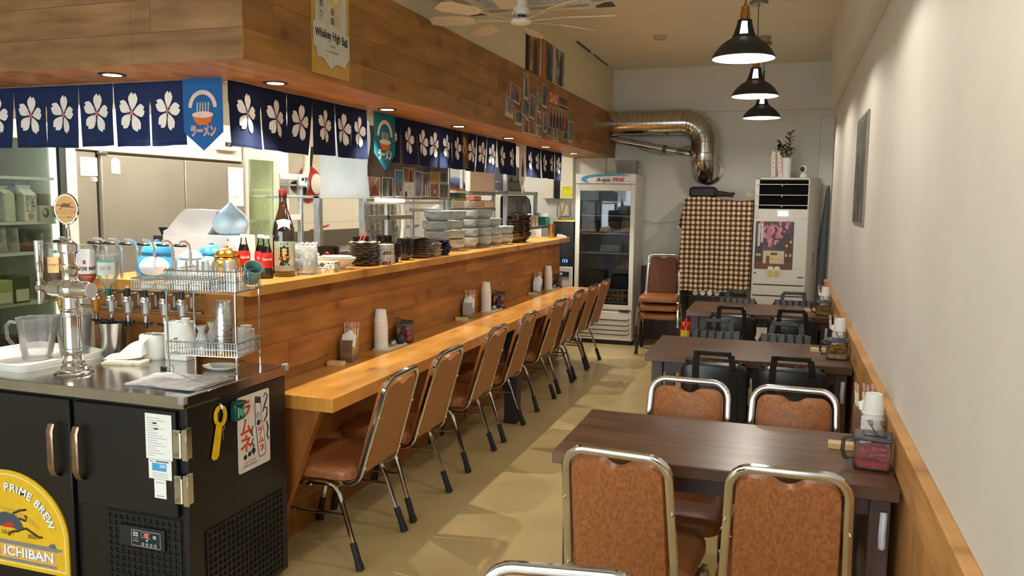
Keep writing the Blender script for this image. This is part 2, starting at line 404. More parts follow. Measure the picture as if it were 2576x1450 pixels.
wain = MB().box(0.372, XW, -2.0, 8.2, 0, 0.745, W_WAIN, 0.002).box(0.364, XW, -2.0, 8.2, 0.745, 0.875, W_RAIL, 0.002).box(0.356, XW, -2.0, 8.2, 0.875, 0.893, W_RAIL, 0.003)
ST('baseboard_right', wain)
# glazed shop front behind the camera
fr = MB()
for x in (-4.5, -2.9, -1.3, 0.3): fr.box(x-0.04, x+0.04, -2.5, -2.42, 0, ZC, BLACK, 0.004)
for z in (0.06, 2.6): fr.box(-4.5, 0.39, -2.49, -2.43, z-0.06, z+0.06, BLACK)
fr.box(-4.5, 0.39, -2.49, -2.43, 2.66, ZC, M((90, 84, 78), 0.6))
wf = ST('window_1', fr)
ST('window_pane', MB().box(-4.5, 0.39, -2.465, -2.46, 0.12, 2.54, GLASS), wf)
ST('ground_outside', MB().box(-14, 10, -16, -2.55, -0.2, -0.05, M((168, 164, 156), 0.9)))

# ---------------------------------------------------------------- bar and low counter
bar = T('bar_counter', 'tall plank-clad bar with a raised varnished pine top carrying crockery', 'bar counter', (0, 0, 0))
P('plank_front', MB().box(-2.20, -2.165, 2.865, 7.93, 0, 1.19, (W_PANEL, W_PANELF, W_TOP)), bar)
P('return_front', MB().box(-2.98, -2.20, 2.865, 2.90, 0, 1.19, (W_PANEL, W_PANELF, W_TOP)), bar)
P('inner_panel', MB().box(-2.5, -2.47, 3.4, 7.93, 0, 1.19, STEELM).box(-2.98, -2.95, 2.90, 3.42, 0, 1.19, (W_PANEL, W_PANELF, W_TOP)).box(-2.47, -2.2, 7.89, 7.93, 0, 1.19, W_PANELF), bar)
P('bar_top', MB().box(-2.53, -2.085, 2.81, 8.03, 1.19, 1.235, W_TOP, 0.004).box(-3.0, -2.53, 2.812, 3.45, 1.19, 1.235, W_TOP), bar)
ctr = T('eating_counter', 'long low varnished pine eating counter running along the plank bar', 'counter', (0, 0, 0))
P('counter_top', MB().box(-2.164, -1.768, 2.91, 7.7, 0.703, 0.765, W_TOP, 0.003), ctr)
def gusset(y, n): 
    P(n, MB().prism([(-2.163, 0.703), (-1.835, 0.703), (-2.10, 0.03), (-2.163, 0.03)], -y-0.02, -y+0.02, wood('gusset_pine_%d' % int(y*10), (2, 0), lin((176, 110, 50)), lin((140, 82, 36)), 3, 5, knots=False, off=(0.5, 4)), plane((0, 0, 0), (1, 0, 0), (0, 0, 1))), ctr)
for y in (2.94, 4.25, 6.32): gusset(y, 'bracket')
P('post', MB().box(-1.87, -1.775, 5.40, 5.50, 0, 0.703, M((38, 30, 28), 0.5), 0.004), ctr, 'black square post under the counter edge')

# ---------------------------------------------------------------- banquet chairs
def banquet(name, label, cat, group, back_mat, front_mat, tilt=0.28, W=0.94):
    t = T(name, label, cat, (0, 0, 0), 0, group)
    bp = plane((0, -0.205, 0.385), (1, 0, 0), (0, -tilt, 0.96))         # backrest plane, x across, y up along the tilt; z faces the rear
    # backrest frame: an inverted U running down and forward under the seat
    def side(sx):
        p = [Vector((sx*0.165*W, 0.05, 0.368)), Vector((sx*0.178*W, -0.10, 0.362)), Vector((sx*0.185*W, -0.165, 0.365)), Vector((sx*0.186*W, -0.195, 0.382))]
        for k in range(7): p.append(bp @ Vector((sx*W*(0.186-0.014*k/6), 0.02+0.375*k/6, 0)))
        for x, y in arc((0.172-0.066, 0.407), 0.066, 0, PI/2, 6)[0:]: p.append(bp @ Vector((sx*x*W, y, 0)))
        return p
    fr = side(1)+list(reversed(side(-1)))
    mb = MB().tube(fr, 0.0125, CHROME, 8, ry=0.0105, up=(1, 0, 0), sq=0.7)
    for sx in (-1, 1):
        for yy in (0.06, 0.3): mb.sphere(bp @ Vector((sx*0.182*W, yy, 0.012)), 0.006, CHROME, 8, 6)
    P('back_frame', mb, t)
    out = []
    for x, y in [(-0.158, 0.035), (0.158, 0.035), (0.160, 0.06), (0.1545, 0.36)]: out.append((x, y))
    out += arc((0.1075, 0.399), 0.045, 0, PI/2, 6)
    out += [(0.062, 0.444), (0.048, 0.442), (0.036, 0.436), (0.024, 0.428), (0.011, 0.4235), (0, 0.4225), (-0.011, 0.4235), (-0.024, 0.428), (-0.036, 0.436), (-0.048, 0.442), (-0.062, 0.444)]
    out += [(-x, y) for x, y in reversed(arc((0.1075, 0.399), 0.045, 0, PI/2, 6))] + [(-0.1545, 0.36), (-0.160, 0.06)]
    out = [(x*W, y) for x, y in out]
    def inset(k): 
        c = (0, 0.235); return [(c[0]+(x-c[0])*(1-k), c[1]+(y-c[1])*(1-k*0.8)) for x, y in out]
    n = len(out); V = []; F = []; Ms = []
    levels = [(0.02, 0.010), (0.0, 0.005), (0.0, -0.014), (0.02, -0.030), (0.07, -0.038)]
    for k, z in levels: V += [(x, y, z) for x, y in inset(k)]
    F.append(tuple(range(n))); Ms.append(back_mat)
    for L in range(len(levels)-1):
        for i in range(n): F.append((L*n+i, L*n+(i+1) % n, (L+1)*n+(i+1) % n, (L+1)*n+i)); Ms.append(back_mat if L == 0 else front_mat)
    F.append(tuple((len(levels)-1)*n+i for i in range(n))); Ms.append(front_mat)
    P('backrest', MB().add(V, F, Ms, bp), t, smooth=50)
    # seat cushion
    so = []
    for x, y in [(-0.185, -0.17), (0.185, -0.17)]: so.append((x, y))
    so = rrect(0.395, 0.40, 0.07, 5, 0, 0.02)
    V = []; F = []; n = len(so)
    lv = [(0.94, 0.375), (1.0, 0.382), (1.015, 0.402), (1.0, 0.424), (0.93, 0.437), (0.6, 0.444), (0.2, 0.446)]
    for k, z in lv: V += [(x*k, 0.02+(y-0.02)*k, z) for x, y in so]
    F.append(tuple(range(n)))
    for L in range(len(lv)-1):
        for i in range(n): F.append((L*n+i, L*n+(i+1) % n, (L+1)*n+(i+1) % n, (L+1)*n+i))
    F.append(tuple((len(lv)-1)*n+i for i in range(n)))
    P('seat', MB().add(V, F, front_mat), t, smooth=50)
    for sx in (-1, 1):
        rear = [Vector((sx*0.196, 0.06, 0.362)), Vector((sx*0.199, -0.06, 0.362)), Vector((sx*0.201, -0.095, 0.352)), Vector((sx*0.204, -0.118, 0.328)), Vector((sx*0.208, -0.14, 0.28)), Vector((sx*0.222, -0.228, 0.02))]
        front = [Vector((sx*0.196, 0.02, 0.352)), Vector((sx*0.199, 0.12, 0.352)), Vector((sx*0.202, 0.15, 0.338)), Vector((sx*0.206, 0.168, 0.30)), Vector((sx*0.216, 0.226, 0.02))]
        for pts in (rear, front):
            leg = P('leg', MB().tube(pts, 0.0115, CHROME, 8), t)
            a, b = pts[-2], pts[-1]; d = (b-a).normalized()
            P('rubber_foot', MB().tube([b-d*0.105, b-d*0.1, b-d*0.02, b-d*0.005, b+d*0.018], [0.0135, 0.0155, 0.016, 0.0185, 0.019], RUBBER, 10), leg)
        P('stretcher', MB().tube([(sx*0.211, -0.158, 0.235), (sx*0.2075, 0.18, 0.235)], 0.007, CHROME, 8), t)
    return t
ch0 = banquet('banquet_chair', '', 'chair', 'brown chairs along the counter', VINYLB, VINYL)
CH = [(-1.915, 3.19, 0.02), (-1.925, 3.76, -0.01), (-1.945, 4.54, 0.0), (-1.95, 5.175, 0.02), (-1.96, 6.01, -0.02), (-1.97, 6.635, 0.01), (-1.975, 7.2, 0.0), (-1.975, 7.75, -0.03)]
for i, (x, y, a) in enumerate(CH):
    lb = 'brown vinyl chair with chrome frame at the eating counter, %s' % (['end one beside the black cooler', 'second along from the black cooler', 'third along from the black cooler', 'fourth along from the black cooler',
        'fifth along from the black cooler', 'third from the glass-door fridge', 'second from the glass-door fridge', 'end one beside the glass-door fridge'][i])
    if i == 0: ch0.location = (x, y, 0); ch0.rotation_euler = (0, 0, PI/2+a); ch0['label'] = lb
    else: dup(ch0, (x, y, 0), PI/2+a, lb)
ch1 = banquet('banquet_chair', 'brown textured vinyl chair seen from behind at the front table, on the aisle', 'chair', 'brown chairs at the front table', VINYL, VINYL, 0.21)
ch1.location = (-0.428, 2.65, 0); ch1.rotation_euler = (0, 0, -0.09)
dup(ch1, (0.035, 2.655, 0), 0.01, 'brown textured vinyl chair seen from behind at the front table, by the white wall')
dup(ch1, (-0.375, 3.15, 0), PI-0.05, 'brown vinyl chair facing us across the front table, on the aisle')
dup(ch1, (0.055, 3.14, 0), PI-0.02, 'brown vinyl chair facing us across the front table, by the white wall')
dup(ch1, (-0.355, 1.235, 0), PI+0.16, 'chair of which only the bright chrome top rail shows at the bottom edge', 'chairs by the entrance')
# stacked chairs
for k in range(3):
    c = dup(ch1, (-1.235, 8.55+0.045*(2-k), 0.0+0.103*k), PI+0.03, ['brown vinyl chair at the bottom of the stack beside the glass-door fridge', 'brown vinyl chair in the middle of the stack beside the glass-door fridge',
        'dark brown chair on top of the stack beside the glass-door fridge'][k], 'stacked chairs')
    c.location.z = 0.004+0.095*k
    if k == 2:
        for ch in c.children:
            if ch.name.startswith('backrest'):
                me = ch.data.copy(); ch.data = me
                for q in range(len(me.materials)): me.materials[q] = VINYLD

# ---------------------------------------------------------------- black chairs with handle backs
def black_chair(label):
    t = T('handle_back_chair', label, 'chair', (0, 0, 0), 0, 'black chairs with handle backs')
    bp = plane((0, -0.19, 0.40), (1, 0, 0), (0, -0.12, 0.44))
    o = rrect(0.345, 0.36, 0.06, 5, 0, 0.20)
    V = []; F = []; n = len(o); lv = [(0.96, 0.022), (1.0, 0.012), (1.0, -0.012), (0.95, -0.026), (0.8, -0.032)]
    for k, z in lv: V += [(x*k, 0.2+(y-0.2)*k, z) for x, y in o]
    F.append(tuple(range(n)))
    for L in range(len(lv)-1):
        for i in range(n): F.append((L*n+i, L*n+(i+1) % n, (L+1)*n+(i+1) % n, (L+1)*n+i))
    F.append(tuple((len(lv)-1)*n+i for i in range(n)))
    bk = P('backrest', MB().add(V, F, BLKVINYL, bp), t, smooth=50)
    q = MB()
    for i in range(6):
        for j in range(5):
            q.box(-0.155+i*0.052+0.002, -0.155+(i+1)*0.052-0.002, 0.03+j*0.07+0.002, 0.03+(j+1)*0.07-0.002, -0.040, -0.028, BLKVINYL, 0.006, bp)
    P('quilting', q, bk)
    fr = MB(); pts = [(-0.115, -0.36), (-0.095, 0.36), (-0.085, 0.445), (-0.078, 0.455), (0.078, 0.455), (0.085, 0.445), (0.095, 0.36), (0.115, -0.36)]
    for i in range(len(pts)-1):
        (x0, y0), (x1, y1) = pts[i], pts[i+1]
        w = 0.016
        if i == 3: fr.box(-0.087, 0.087, 0.436, 0.462, 0.018, 0.034, BLACK, 0.003, bp)
        elif i in (0, 6): fr.prism([(x0-w, y0), (x0+w, y0), (x1+w, y1), (x1-w, y1)], 0.018, 0.034, BLACK, bp)
        elif i in (1, 5): fr.prism([(x0-w, y0), (x0+w, y0), (x1+w, y1+0.015), (x1-w, y1+0.015)], 0.018, 0.034, BLACK, bp)
    P('handle_frame', fr, t)
    s = MB(); s.box(-0.19, 0.19, -0.18, 0.21, 0.39, 0.435, BLKVINYL, 0.018)
    for i in range(5):
        for j in range(5): s.box(-0.165+i*0.066+0.002, -0.165+(i+1)*0.066-0.002, -0.16+j*0.07+0.002, -0.16+(j+1)*0.07-0.002, 0.43, 0.446, BLKVINYL, 0.007)
    P('seat', s, t)
    for sx in (-1, 1):
        P('leg', MB().prism([(sx*0.17-0.018, 0.39), (sx*0.17+0.018, 0.39), (sx*0.19+0.016, 0.0), (sx*0.19-0.016, 0.0)], -0.20, -0.17, BLACK, plane((0, 0, 0), (1, 0, 0), (0, 0, 1))), t)
        P('leg', MB().prism([(sx*0.10-0.018, 0.39), (sx*0.10+0.018, 0.39), (sx*0.125+0.016, 0.0), (sx*0.125-0.016, 0.0)], 0.20, 0.228, BLACK, plane((0, 0, 0), (1, 0, 0), (0, 0, 1))), t)
    return t
b0 = black_chair('black handle-back chair with its plain back to us at the middle table, on the aisle')
BP = [(-0.325, 4.585, 0, None), (0.06, 4.58, 0, 'black handle-back chair with its plain back to us at the middle table, by the wall'),
      (-0.405, 5.12, PI, 'black chair showing its quilted front across the middle table, on the aisle'), (0.03, 5.13, PI, 'black chair showing its quilted front across the middle table, by the wall'),
      (-0.36, 6.52, 0, 'black handle-back chair with its plain back to us at the far table, on the aisle'), (0.07, 6.50, 0, 'black handle-back chair with its plain back to us at the far table, by the wall'),
      (-0.38, 7.06, PI, 'black chair showing its quilted front across the far table, before the checked cloth'), (0.085, 7.08, PI, 'black chair showing its quilted front across the far table, before the white air conditioner')]
for i, (x, y, a, lb) in enumerate(BP):
    if i == 0: b0.location = (x, y, 0)
    else: dup(b0, (x, y, 0), a, lb)

# ---------------------------------------------------------------- tables against the wall
def table(y0, y1, label):
    t = T('dining_table', label, 'table', (-0.18, (y0+y1)/2, 0), 0, 'walnut tables against the wall')
    h = (y1-y0)/2
    P('tabletop', MB().box(-0.545, 0.540, -h, h, 0.708, 0.75, W_TABLE, 0.003), t)
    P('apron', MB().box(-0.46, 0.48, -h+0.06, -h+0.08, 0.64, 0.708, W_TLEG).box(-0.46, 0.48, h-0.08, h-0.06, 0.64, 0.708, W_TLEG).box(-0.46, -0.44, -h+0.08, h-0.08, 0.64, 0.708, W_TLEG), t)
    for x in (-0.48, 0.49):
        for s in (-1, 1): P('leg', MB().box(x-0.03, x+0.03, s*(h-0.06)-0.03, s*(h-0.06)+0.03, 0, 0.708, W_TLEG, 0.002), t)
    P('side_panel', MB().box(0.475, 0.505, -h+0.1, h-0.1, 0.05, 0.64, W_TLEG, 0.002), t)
    P('bag_hook', MB().tube([(0.50, -h+0.026, 0.665), (0.50, -h+0.022, 0.655), (0.498, -h+0.018, 0.60), (0.50, -h+0.022, 0.56), (0.50, -h+0.028, 0.555)], 0.011, M((214, 222, 230), 0.35), 8), t, 'pale plastic hook on the leg')
    return t
table(2.60, 3.20, 'walnut laminate table nearest the entrance, with brown chrome-framed chairs')
table(4.52, 5.20, 'walnut laminate table in the middle of the row, between quilted black chairs')
table(6.48, 7.15, 'walnut laminate table farthest back, before the air conditioner')
# ---------------------------------------------------------------- lamps
def downlight(x, y, label):
    t = T('downlight', label, 'ceiling light', (x, y, 2.112), 0, 'downlights under the wooden soffit')
    P('trim_ring', MB().lathe([(0.036, 0.0), (0.036, -0.004), (0.05, -0.006), (0.056, -0.003), (0.056, 0.0)], BLACK, seg=24), t)
    P('lens', MB().lathe([(0, -0.005), (0.037, -0.005), (0.037, 0)], glow('led_lens', (1, 0.95, 0.85), 14), seg=24), t)
    light('downlight_lamp', 'SPOT', (x, y, 2.10), PW_DOWN, NEUT, spot_size=1.55, spot_blend=1.0, shadow_soft_size=0.014)
DL = [(-2.73, 2.775, 'front downlight over the black beer cooler, before the curtain row that faces us')] + \
     [(-2.19, 3.16+1.07*i, 'downlight in the long soffit, %s from the near corner' % ORD[i]) for i in range(6)]
for d in DL: downlight(*d)
def pendant(y, label, first):
    t = T('pendant_lamp', label, 'pendant lamp', (-0.265, y, 2.385), 0, 'black dome lamps over the tables')
    inn = M((226, 224, 214), 0.6)
    pr = [(0.168, 0.0), (0.171, 0.004), (0.169, 0.008), (0.152, 0.038), (0.128, 0.068), (0.10, 0.092), (0.07, 0.110), (0.062, 0.118)]
    P('shade', MB().lathe(pr, M((38, 38, 38), 0.55, var=0.05), seg=40).lathe([(r-0.003, z+0.0005) for r, z in pr], inn, seg=40), t)
    nk = MB()
    for k in range(4):
        a0 = PI/4+PI/2*k
        nk.add([((0.0635-0.027*q)*math.cos(a0+s*w), (0.0635-0.027*q)*math.sin(a0+s*w), 0.116+0.088*q) for q, w in ((0, 0.42), (1, 0.42)) for s in (-1, 0, 1)], [(0, 1, 4, 3), (1, 2, 5, 4)], BLACK)
    nk.lathe([(0.063, 0.112), (0.0655, 0.114), (0.0645, 0.124), (0.0605, 0.124)], BLACK, seg=32).lathe([(0.040, 0.194), (0.0385, 0.206), (0.02, 0.209)], BLACK, seg=32)
    P('neck', nk, t)
    P('glowing_neck_cone', MB().lathe([(0.056, 0.117), (0.034, 0.203)], glow('neck_cone_glow', (1, 0.97, 0.9), 5.0), seg=32), t, 'added glowing cone standing for the lit enamel behind the neck openings')  # emission stands in for bulb-lit enamel and adds light towards the ceiling
    P('socket', MB().lathe([(0.026, 0.205), (0.026, 0.245), (0.022, 0.25), (0.022, 0.275), (0.010, 0.285), (0.006, 0.30)], speckle('brass', (168, 130, 70), (188, 150, 88), 20, 0.3, metal=1), seg=24), t)
    P('bulb', MB().sphere((0, 0, 0.085), 0.03, glow('bulb_glass', (1, 0.93, 0.8), 6), 12, 8), t)
    P('cord', MB().tube([(0, 0, 0.295), (0.003, 0.0, 0.45), (0, 0, 0.62), (0, 0.0, 0.67)], 0.003, BLACK, 6).tube([(0.004, 0, 0.36), (0.006, 0, 0.43)], 0.008, BLACK, 6), t)
    P('canopy', MB().lathe([(0, 0.655), (0.062, 0.655), (0.066, 0.66), (0.066, 0.68), (0.055, 0.684), (0.055, 0.735)], [STEEL, STEEL, M((150, 110, 70), 0.5), STEEL, STEEL], seg=28), t)
    light('pendant_bulb', 'POINT', (-0.265, y, 2.435), PW_PEND, NEUT, shadow_soft_size=0.03)
for y, lb in ((1.45, 'black dome pendant lamp by the entrance, over the first chairs'), (3.08, 'black dome pendant lamp over the front walnut table'), (4.70, 'largest-looking black dome pendant lamp, hanging clear of the others at the top'),
              (6.35, 'black dome pendant lamp in the middle of the visible row, below the round steel canopy'), (7.95, 'smallest-looking black dome pendant lamp, nearest the back wall')): pendant(y, lb, y == 1.45)

# ---------------------------------------------------------------- things on the counter and the tables
CUPW = M((238, 236, 230), 0.6, var=0.015)
def cup_mesh(): return MB().lathe([(0.0365, 0.0), (0.0385, 0.001), (0.0385, 0.0045), (0.0362, 0.006), (0.0285, 0.071), (0.0265, 0.072), (0.026, 0.068), (0, 0.068)], CUPW, seg=22)
CUP0 = None
def cups(x, y, z, n, where):
    global CUP0
    for i in range(n):
        lb = 'upturned white paper cup in the stack %s' % where if i < n-1 else 'topmost white paper cup of the stack %s' % where
        loc = (x+0.0006*math.sin(i*2.1), y+0.0006*math.cos(i*1.7), z+0.0078*i+(0.012 if i == n-1 else 0))
        if CUP0 is None: CUP0 = S('paper_cup', lb, 'paper cup', cup_mesh(), loc, 0, 'cups stacked '+where)
        else: c = dup(CUP0, loc, 0, lb, 'cups stacked '+where)
PKM = speckle('chopstick_sleeve', (226, 212, 186), (238, 228, 208), 90, 0.5); PKR = M((196, 96, 76), 0.5)
def packet_mesh(): 
    return MB().box(-0.006, 0.006, -0.0028, 0.0028, 0, 0.165, PKM, 0.001).box(-0.0075, 0.0075, -0.003, 0.003, 0.160, 0.192, glassm('sleeve_film', (0.93, 0.72, 0.66), 0.6, 0.2, 0.35), 0.001).box(-0.0045, 0.0045, -0.0032, 0.0032, 0.166, 0.177, PKR, 0.0008)
PK0 = None
def holder(x, y, z, rz, where, n=7):
    global PK0
    t = T('chopstick_holder', 'brushed steel box of chopsticks and napkins %s' % where, 'chopstick holder', (x, y, z), rz, 'steel chopstick holders')
    P('box_body', MB().box(-0.045, 0.045, -0.033, -0.031, 0, 0.115, STEEL).box(-0.045, 0.045, 0.031, 0.033, 0, 0.115, STEEL).box(-0.045, -0.043, -0.031, 0.031, 0, 0.115, STEEL).box(0.043, 0.045, -0.031, 0.031, 0, 0.115, STEEL).box(-0.043, 0.043, -0.031, 0.031, 0, 0.003, STEEL), t)
    P('divider', MB().box(-0.010, -0.008, -0.031, 0.031, 0.003, 0.10, STEEL), t)
    R = RZ(rz)
    for i in range(n):
        px = 0.002+0.0062*i; py = (-0.018, 0.004, 0.02)[i % 3]
        p = R @ Vector((px, py, 0.004))
        lb = 'red-tipped chopstick sleeve in the steel box %s' % where
        if PK0 is None: o = PK0 = S('chopstick_packet', lb, 'chopsticks', packet_mesh(), (x+p.x, y+p.y, z+p.z), rz, 'chopsticks '+where)
        else: o = dup(PK0, (x+p.x, y+p.y, z+p.z), rz, lb, 'chopsticks '+where)
        o.rotation_euler = (0.05*math.sin(i*2.3), -0.03+0.03*i, rz)
    nk = MB()
    V = []; F = []; nx = 9
    for k, dz in enumerate((0.0, 0.002)):
        for i in range(nx):
            u = i/(nx-1)
            for j in range(5):
                v = j/4
                V.append((-0.038+0.026*v, -0.046+0.076*u, 0.105+0.05*v*(0.6+0.4*math.sin(u*PI))-0.03*(1-v)*(1-u)+dz+0.004*math.sin(9*u+4*v)))
    for k in range(2):
        for i in range(nx-1):
            for j in range(4): a = k*nx*5+i*5+j; F.append((a, a+1, a+6, a+5))
    S('napkin', 'white paper napkin puffing out of the steel box %s' % where, 'napkin', nk.add(V, F, PAPER), (x, y, z), rz, 'napkins in the steel holders')
BLK = speckle('pale_block_wood', (214, 186, 130), (226, 200, 146), 30, 0.6, sc=(1, 6, 6))
def block(x, y, z, rz, where): S('wooden_block', 'small pale wooden block %s' % where, 'wooden block', MB().box(-0.042, 0.042, -0.022, 0.022, 0, 0.022, BLK, 0.002), (x, y, z), rz, 'small wooden blocks')
SMOKE = glassm('smoked_plastic', (0.45, 0.44, 0.43), 0.9, 0.08, 0.05); LIDM = M((74, 74, 76), 0.35)
def fork_mesh(m):
    mb = MB().tube([(0, -0.055, 0.0), (0, 0.0, 0.004), (0, 0.025, 0.010)], 0.0022, m, 6)
    for k in range(4): mb.tube([(0, 0.022, 0.009), ((k-1.5)*0.0045, 0.032, 0.014), ((k-1.5)*0.0045, 0.05, 0.024)], 0.0012, m, 5)
    return mb
def pickles(x, y, z, rz, what, where, cols):
    t = T('pickle_box', 'clear lidded box of %s %s' % (what, where), 'food box', (x, y, z), rz, 'lidded pickle boxes')
    P('box_body', MB().box(-0.055, 0.055, -0.045, 0.045, 0.0, 0.10, glassm('smoky_box', (0.80, 0.78, 0.76), 0.8, 0.06, 0.03), 0.006), t)
    P('lid', MB().box(-0.058, 0.058, -0.048, 0.048, 0.098, 0.112, LIDM, 0.004).box(-0.03, 0.04, -0.03, 0.03, 0.112, 0.117, LIDM, 0.003), t)
    P('handle', MB().tube([(-0.054, 0, 0.095), (-0.075, 0, 0.094), (-0.088, 0, 0.085), (-0.09, 0, 0.05), (-0.083, 0, 0.026), (-0.07, 0, 0.02), (-0.054, 0, 0.022)], 0.007, SMOKE, 8, ry=0.012), t)
    rnd = random.Random(int(y*100)); pk = MB(); m = speckle('pickle_%02x%02x%02x' % cols[0], cols[0], cols[1], 60, 0.3)
    pk.box(-0.050, 0.050, -0.040, 0.040, 0.004, 0.035, m, 0.008)
    for i in range(34):
        pk.sphere((rnd.uniform(-0.036, 0.036), rnd.uniform(-0.03, 0.03), rnd.uniform(0.035, 0.074)), 0.013, m, 7, 5, sx=1.1, sy=0.8, sz=0.7)
    o = S('pickles', '%s filling the clear lidded box %s' % (what, where), 'pickles', pk, (x, y, z), rz, 'pickles in lidded boxes'); o['kind'] = 'stuff'
    f = fork_mesh(M((60, 56, 54), 0.3, 0.5)); R = RZ(rz)
    for q, (dx, dy, a) in enumerate(((0.0, 0.01, 0.35), (0.03, 0.012, 0.12))):
        p = R @ Vector((dx, dy, 0))
        S('serving_fork', 'small dark fork on the %s box %s' % (what, where), 'fork', f, (x+p.x, y+p.y, z+0.119), rz+a-0.1, 'forks on the pickle boxes')
def spice(x, y, z, r, m, label):
    t = T('spice_jar', label, 'jar', (x, y, z), 0, 'spice jars on the counter')
    P('pot', MB().lathe([(0, 0), (r*0.7, 0), (r, r*0.55), (r*0.95, r*1.1), (r*0.6, r*1.55)], m, seg=18), t)
    P('lid', MB().lathe([(r*0.66, r*1.5), (r*0.5, r*1.75), (r*0.15, r*1.85), (r*0.14, r*2.1), (0, r*2.15)], BLACK if m is not BLACK else M((44, 44, 48), 0.3), seg=18), t)
RED = ((178, 20, 30), (222, 48, 52)); YEL = ((168, 112, 22), (214, 164, 44))
for (y0, where, cols, what) in ((3.62, 'on the counter nearest the black cooler', RED, 'red pickles'), (5.29, 'half way along the counter', RED, 'red pickles'), (6.97, 'at the far end of the counter', YEL, 'yellow pickles')):
    holder(-2.115, y0+0.03, 0.765, PI/2+0.15, where, 8)
    block(-2.115, y0-0.10, 0.765, 0.1, where)
    tr = MB().prism(rrect(0.105, 0.27, 0.03, 5), 0, 0.006, M((212, 190, 150), 0.5)).prism(rrect(0.098, 0.262, 0.027, 5), 0.006, 0.008, WHITE)
    S('small_tray', 'small white tray with a wooden rim %s' % where, 'tray', tr, (-2.10, y0+0.46, 0.765), 0.0, 'trays on the counter')
    cups(-2.115, y0+0.38, 0.7735, 18, where)
    spice(-2.082, y0+0.46, 0.7735, 0.022, M((160, 160, 158), 0.25, 0.8), 'small silver spice pot on the tray %s' % where)
    spice(-2.082, y0+0.545, 0.7735, 0.03, BLACK, 'round black lidded spice jar on the tray %s' % where)
    pickles(-2.105, y0+0.66, 0.765, PI/2+0.3, what, where, cols)
for (y, where, cols, what) in ((2.80, 'on the front table', RED, 'red pickles'), (4.76, 'on the middle table', YEL, 'yellow pickles'), (6.62, 'on the far table', YEL, 'yellow pickles')):
    pickles(0.297, y, 0.75, -0.08, what, where, cols)
    block(0.215 if y < 3 else 0.205, y+0.19, 0.75, -0.05, where)
    cups(0.318, y+0.245, 0.75, 15, where)
    holder(0.305, y+0.355, 0.75, PI/2+0.15, where, 6)

# ---------------------------------------------------------------- crockery on the bar
ZB = 1.235
def stack(name, label, cat, mesh, x, y, n, dz, group, jig=0.003, toplabel=None, z0=ZB, rots=True, drot=0.4, lean=0.0):
    first = None
    for i in range(n):
        lb = label if not (toplabel and i == n-1) else toplabel
        loc = (x+jig*math.sin(i*2.4), y+jig*math.cos(i*1.9), z0+dz*i)
        if first is None: first = S(name, lb, cat, mesh, loc, 0, group)
        else: o = dup(first, loc, drot*i if rots else 0.02*i, lb); o.rotation_euler[0] = lean*i
    return first
def wavy(prof, mat, waves, amp, seg=40):
    """bowl or plate with a scalloped rim: amp grows towards the rim"""
    mb = MB(); vs = []; fs = []; R = max(r for r, _ in prof)
    for r, z in prof:
        for i in range(seg):
            a = 2*PI*i/seg; w = (r/R)**4; q = r*(1+0.05*amp*w*math.cos(waves*a)); vs.append((q*math.cos(a), q*math.sin(a), z+0.004*amp*w*math.sin(waves*a)))
    for k in range(len(prof)-1):
        for i in range(seg): j = (i+1) % seg; fs.append((k*seg+i, k*seg+j, (k+1)*seg+j, (k+1)*seg+i))
    fs.append(tuple(range(seg)))
    return mb.add(vs, fs, mat)
GLZ = speckle('blue_grey_glaze', (138, 152, 156), (178, 188, 186), 14, 0.25, 0.35, 0.65, sc=(1, 1, 5), coat=0.4)
DRK = speckle('dark_glaze', (112, 103, 92), (152, 142, 128), 26, 0.28, coat=0.4)
BRN = speckle('brown_lacquer', (36, 25, 23), (54, 38, 33), 20, 0.3, coat=0.3)
BLKC = speckle('black_glaze', (26, 26, 28), (40, 40, 42), 20, 0.25, coat=0.4)
NAVY = speckle('navy_glaze', (22, 28, 58), (40, 50, 88), 20, 0.25, coat=0.4)
FROST = glassm('frosted_glass', (0.93, 0.94, 0.92), 1.0, 0.12, 0.28)
WHT = speckle('white_porcelain', (228, 226, 216), (238, 236, 228), 12, 0.2, coat=0.4)
# tall brown bottle with a lettered label
t = T('sake_bottle', 'tall brown glass bottle with a red cap and black-lettered label, on the bar top', 'bottle', (-2.225, 3.25, ZB), 0)
gb = speckle('brown_bottle_glass', (44, 24, 12), (66, 36, 18), 6, 0.08, coat=1.0)
P('bottle_body', MB().lathe([(0, 0), (0.048, 0), (0.052, 0.006), (0.052, 0.20), (0.049, 0.225), (0.038, 0.265), (0.022, 0.315), (0.0175, 0.345), (0.0165, 0.372), (0.018, 0.373), (0.018, 0.38), (0.015, 0.381), (0, 0.381)], gb, seg=32), t)
P('cap', MB().lathe([(0.0175, 0.366), (0.0185, 0.368), (0.0185, 0.40), (0.016, 0.405), (0, 0.405)], M((116, 26, 26), 0.35), seg=24), t)
th = math.atan2(-3.25, 2.225)+0.05                       # the label turns towards the seats
def onbottle(R, c=(0, 0)):
    return lambda px, py: (px, py)
def curved(mb_pts, R, th): return [(R*math.cos(th+x/R), R*math.sin(th+x/R), y) for x, y in mb_pts]
def label_patch(mb, R, th, half, z0, z1, mat, n=10):
    V = []; 
    for i in range(n+1):
        a = -half+2*half*i/n
        V += [(R*math.cos(th+a), R*math.sin(th+a), z0), (R*math.cos(th+a), R*math.sin(th+a), z1)]
    mb.add(V, [(2*i, 2*i+2, 2*i+3, 2*i+1) for i in range(n)], mat)
def text_on(mb, txt, size, R, th, z, mat, bold=0.0, w=None):
    tmp = MB().text(txt, size, mat, Matrix.Identity(4), 0, 0, 0, 0, bold, w)
    mb.add([(R*math.cos(th+v.x/R), R*math.sin(th+v.x/R), z+v.y) for v in tmp.v], [f for f, _ in tmp.f], mat)
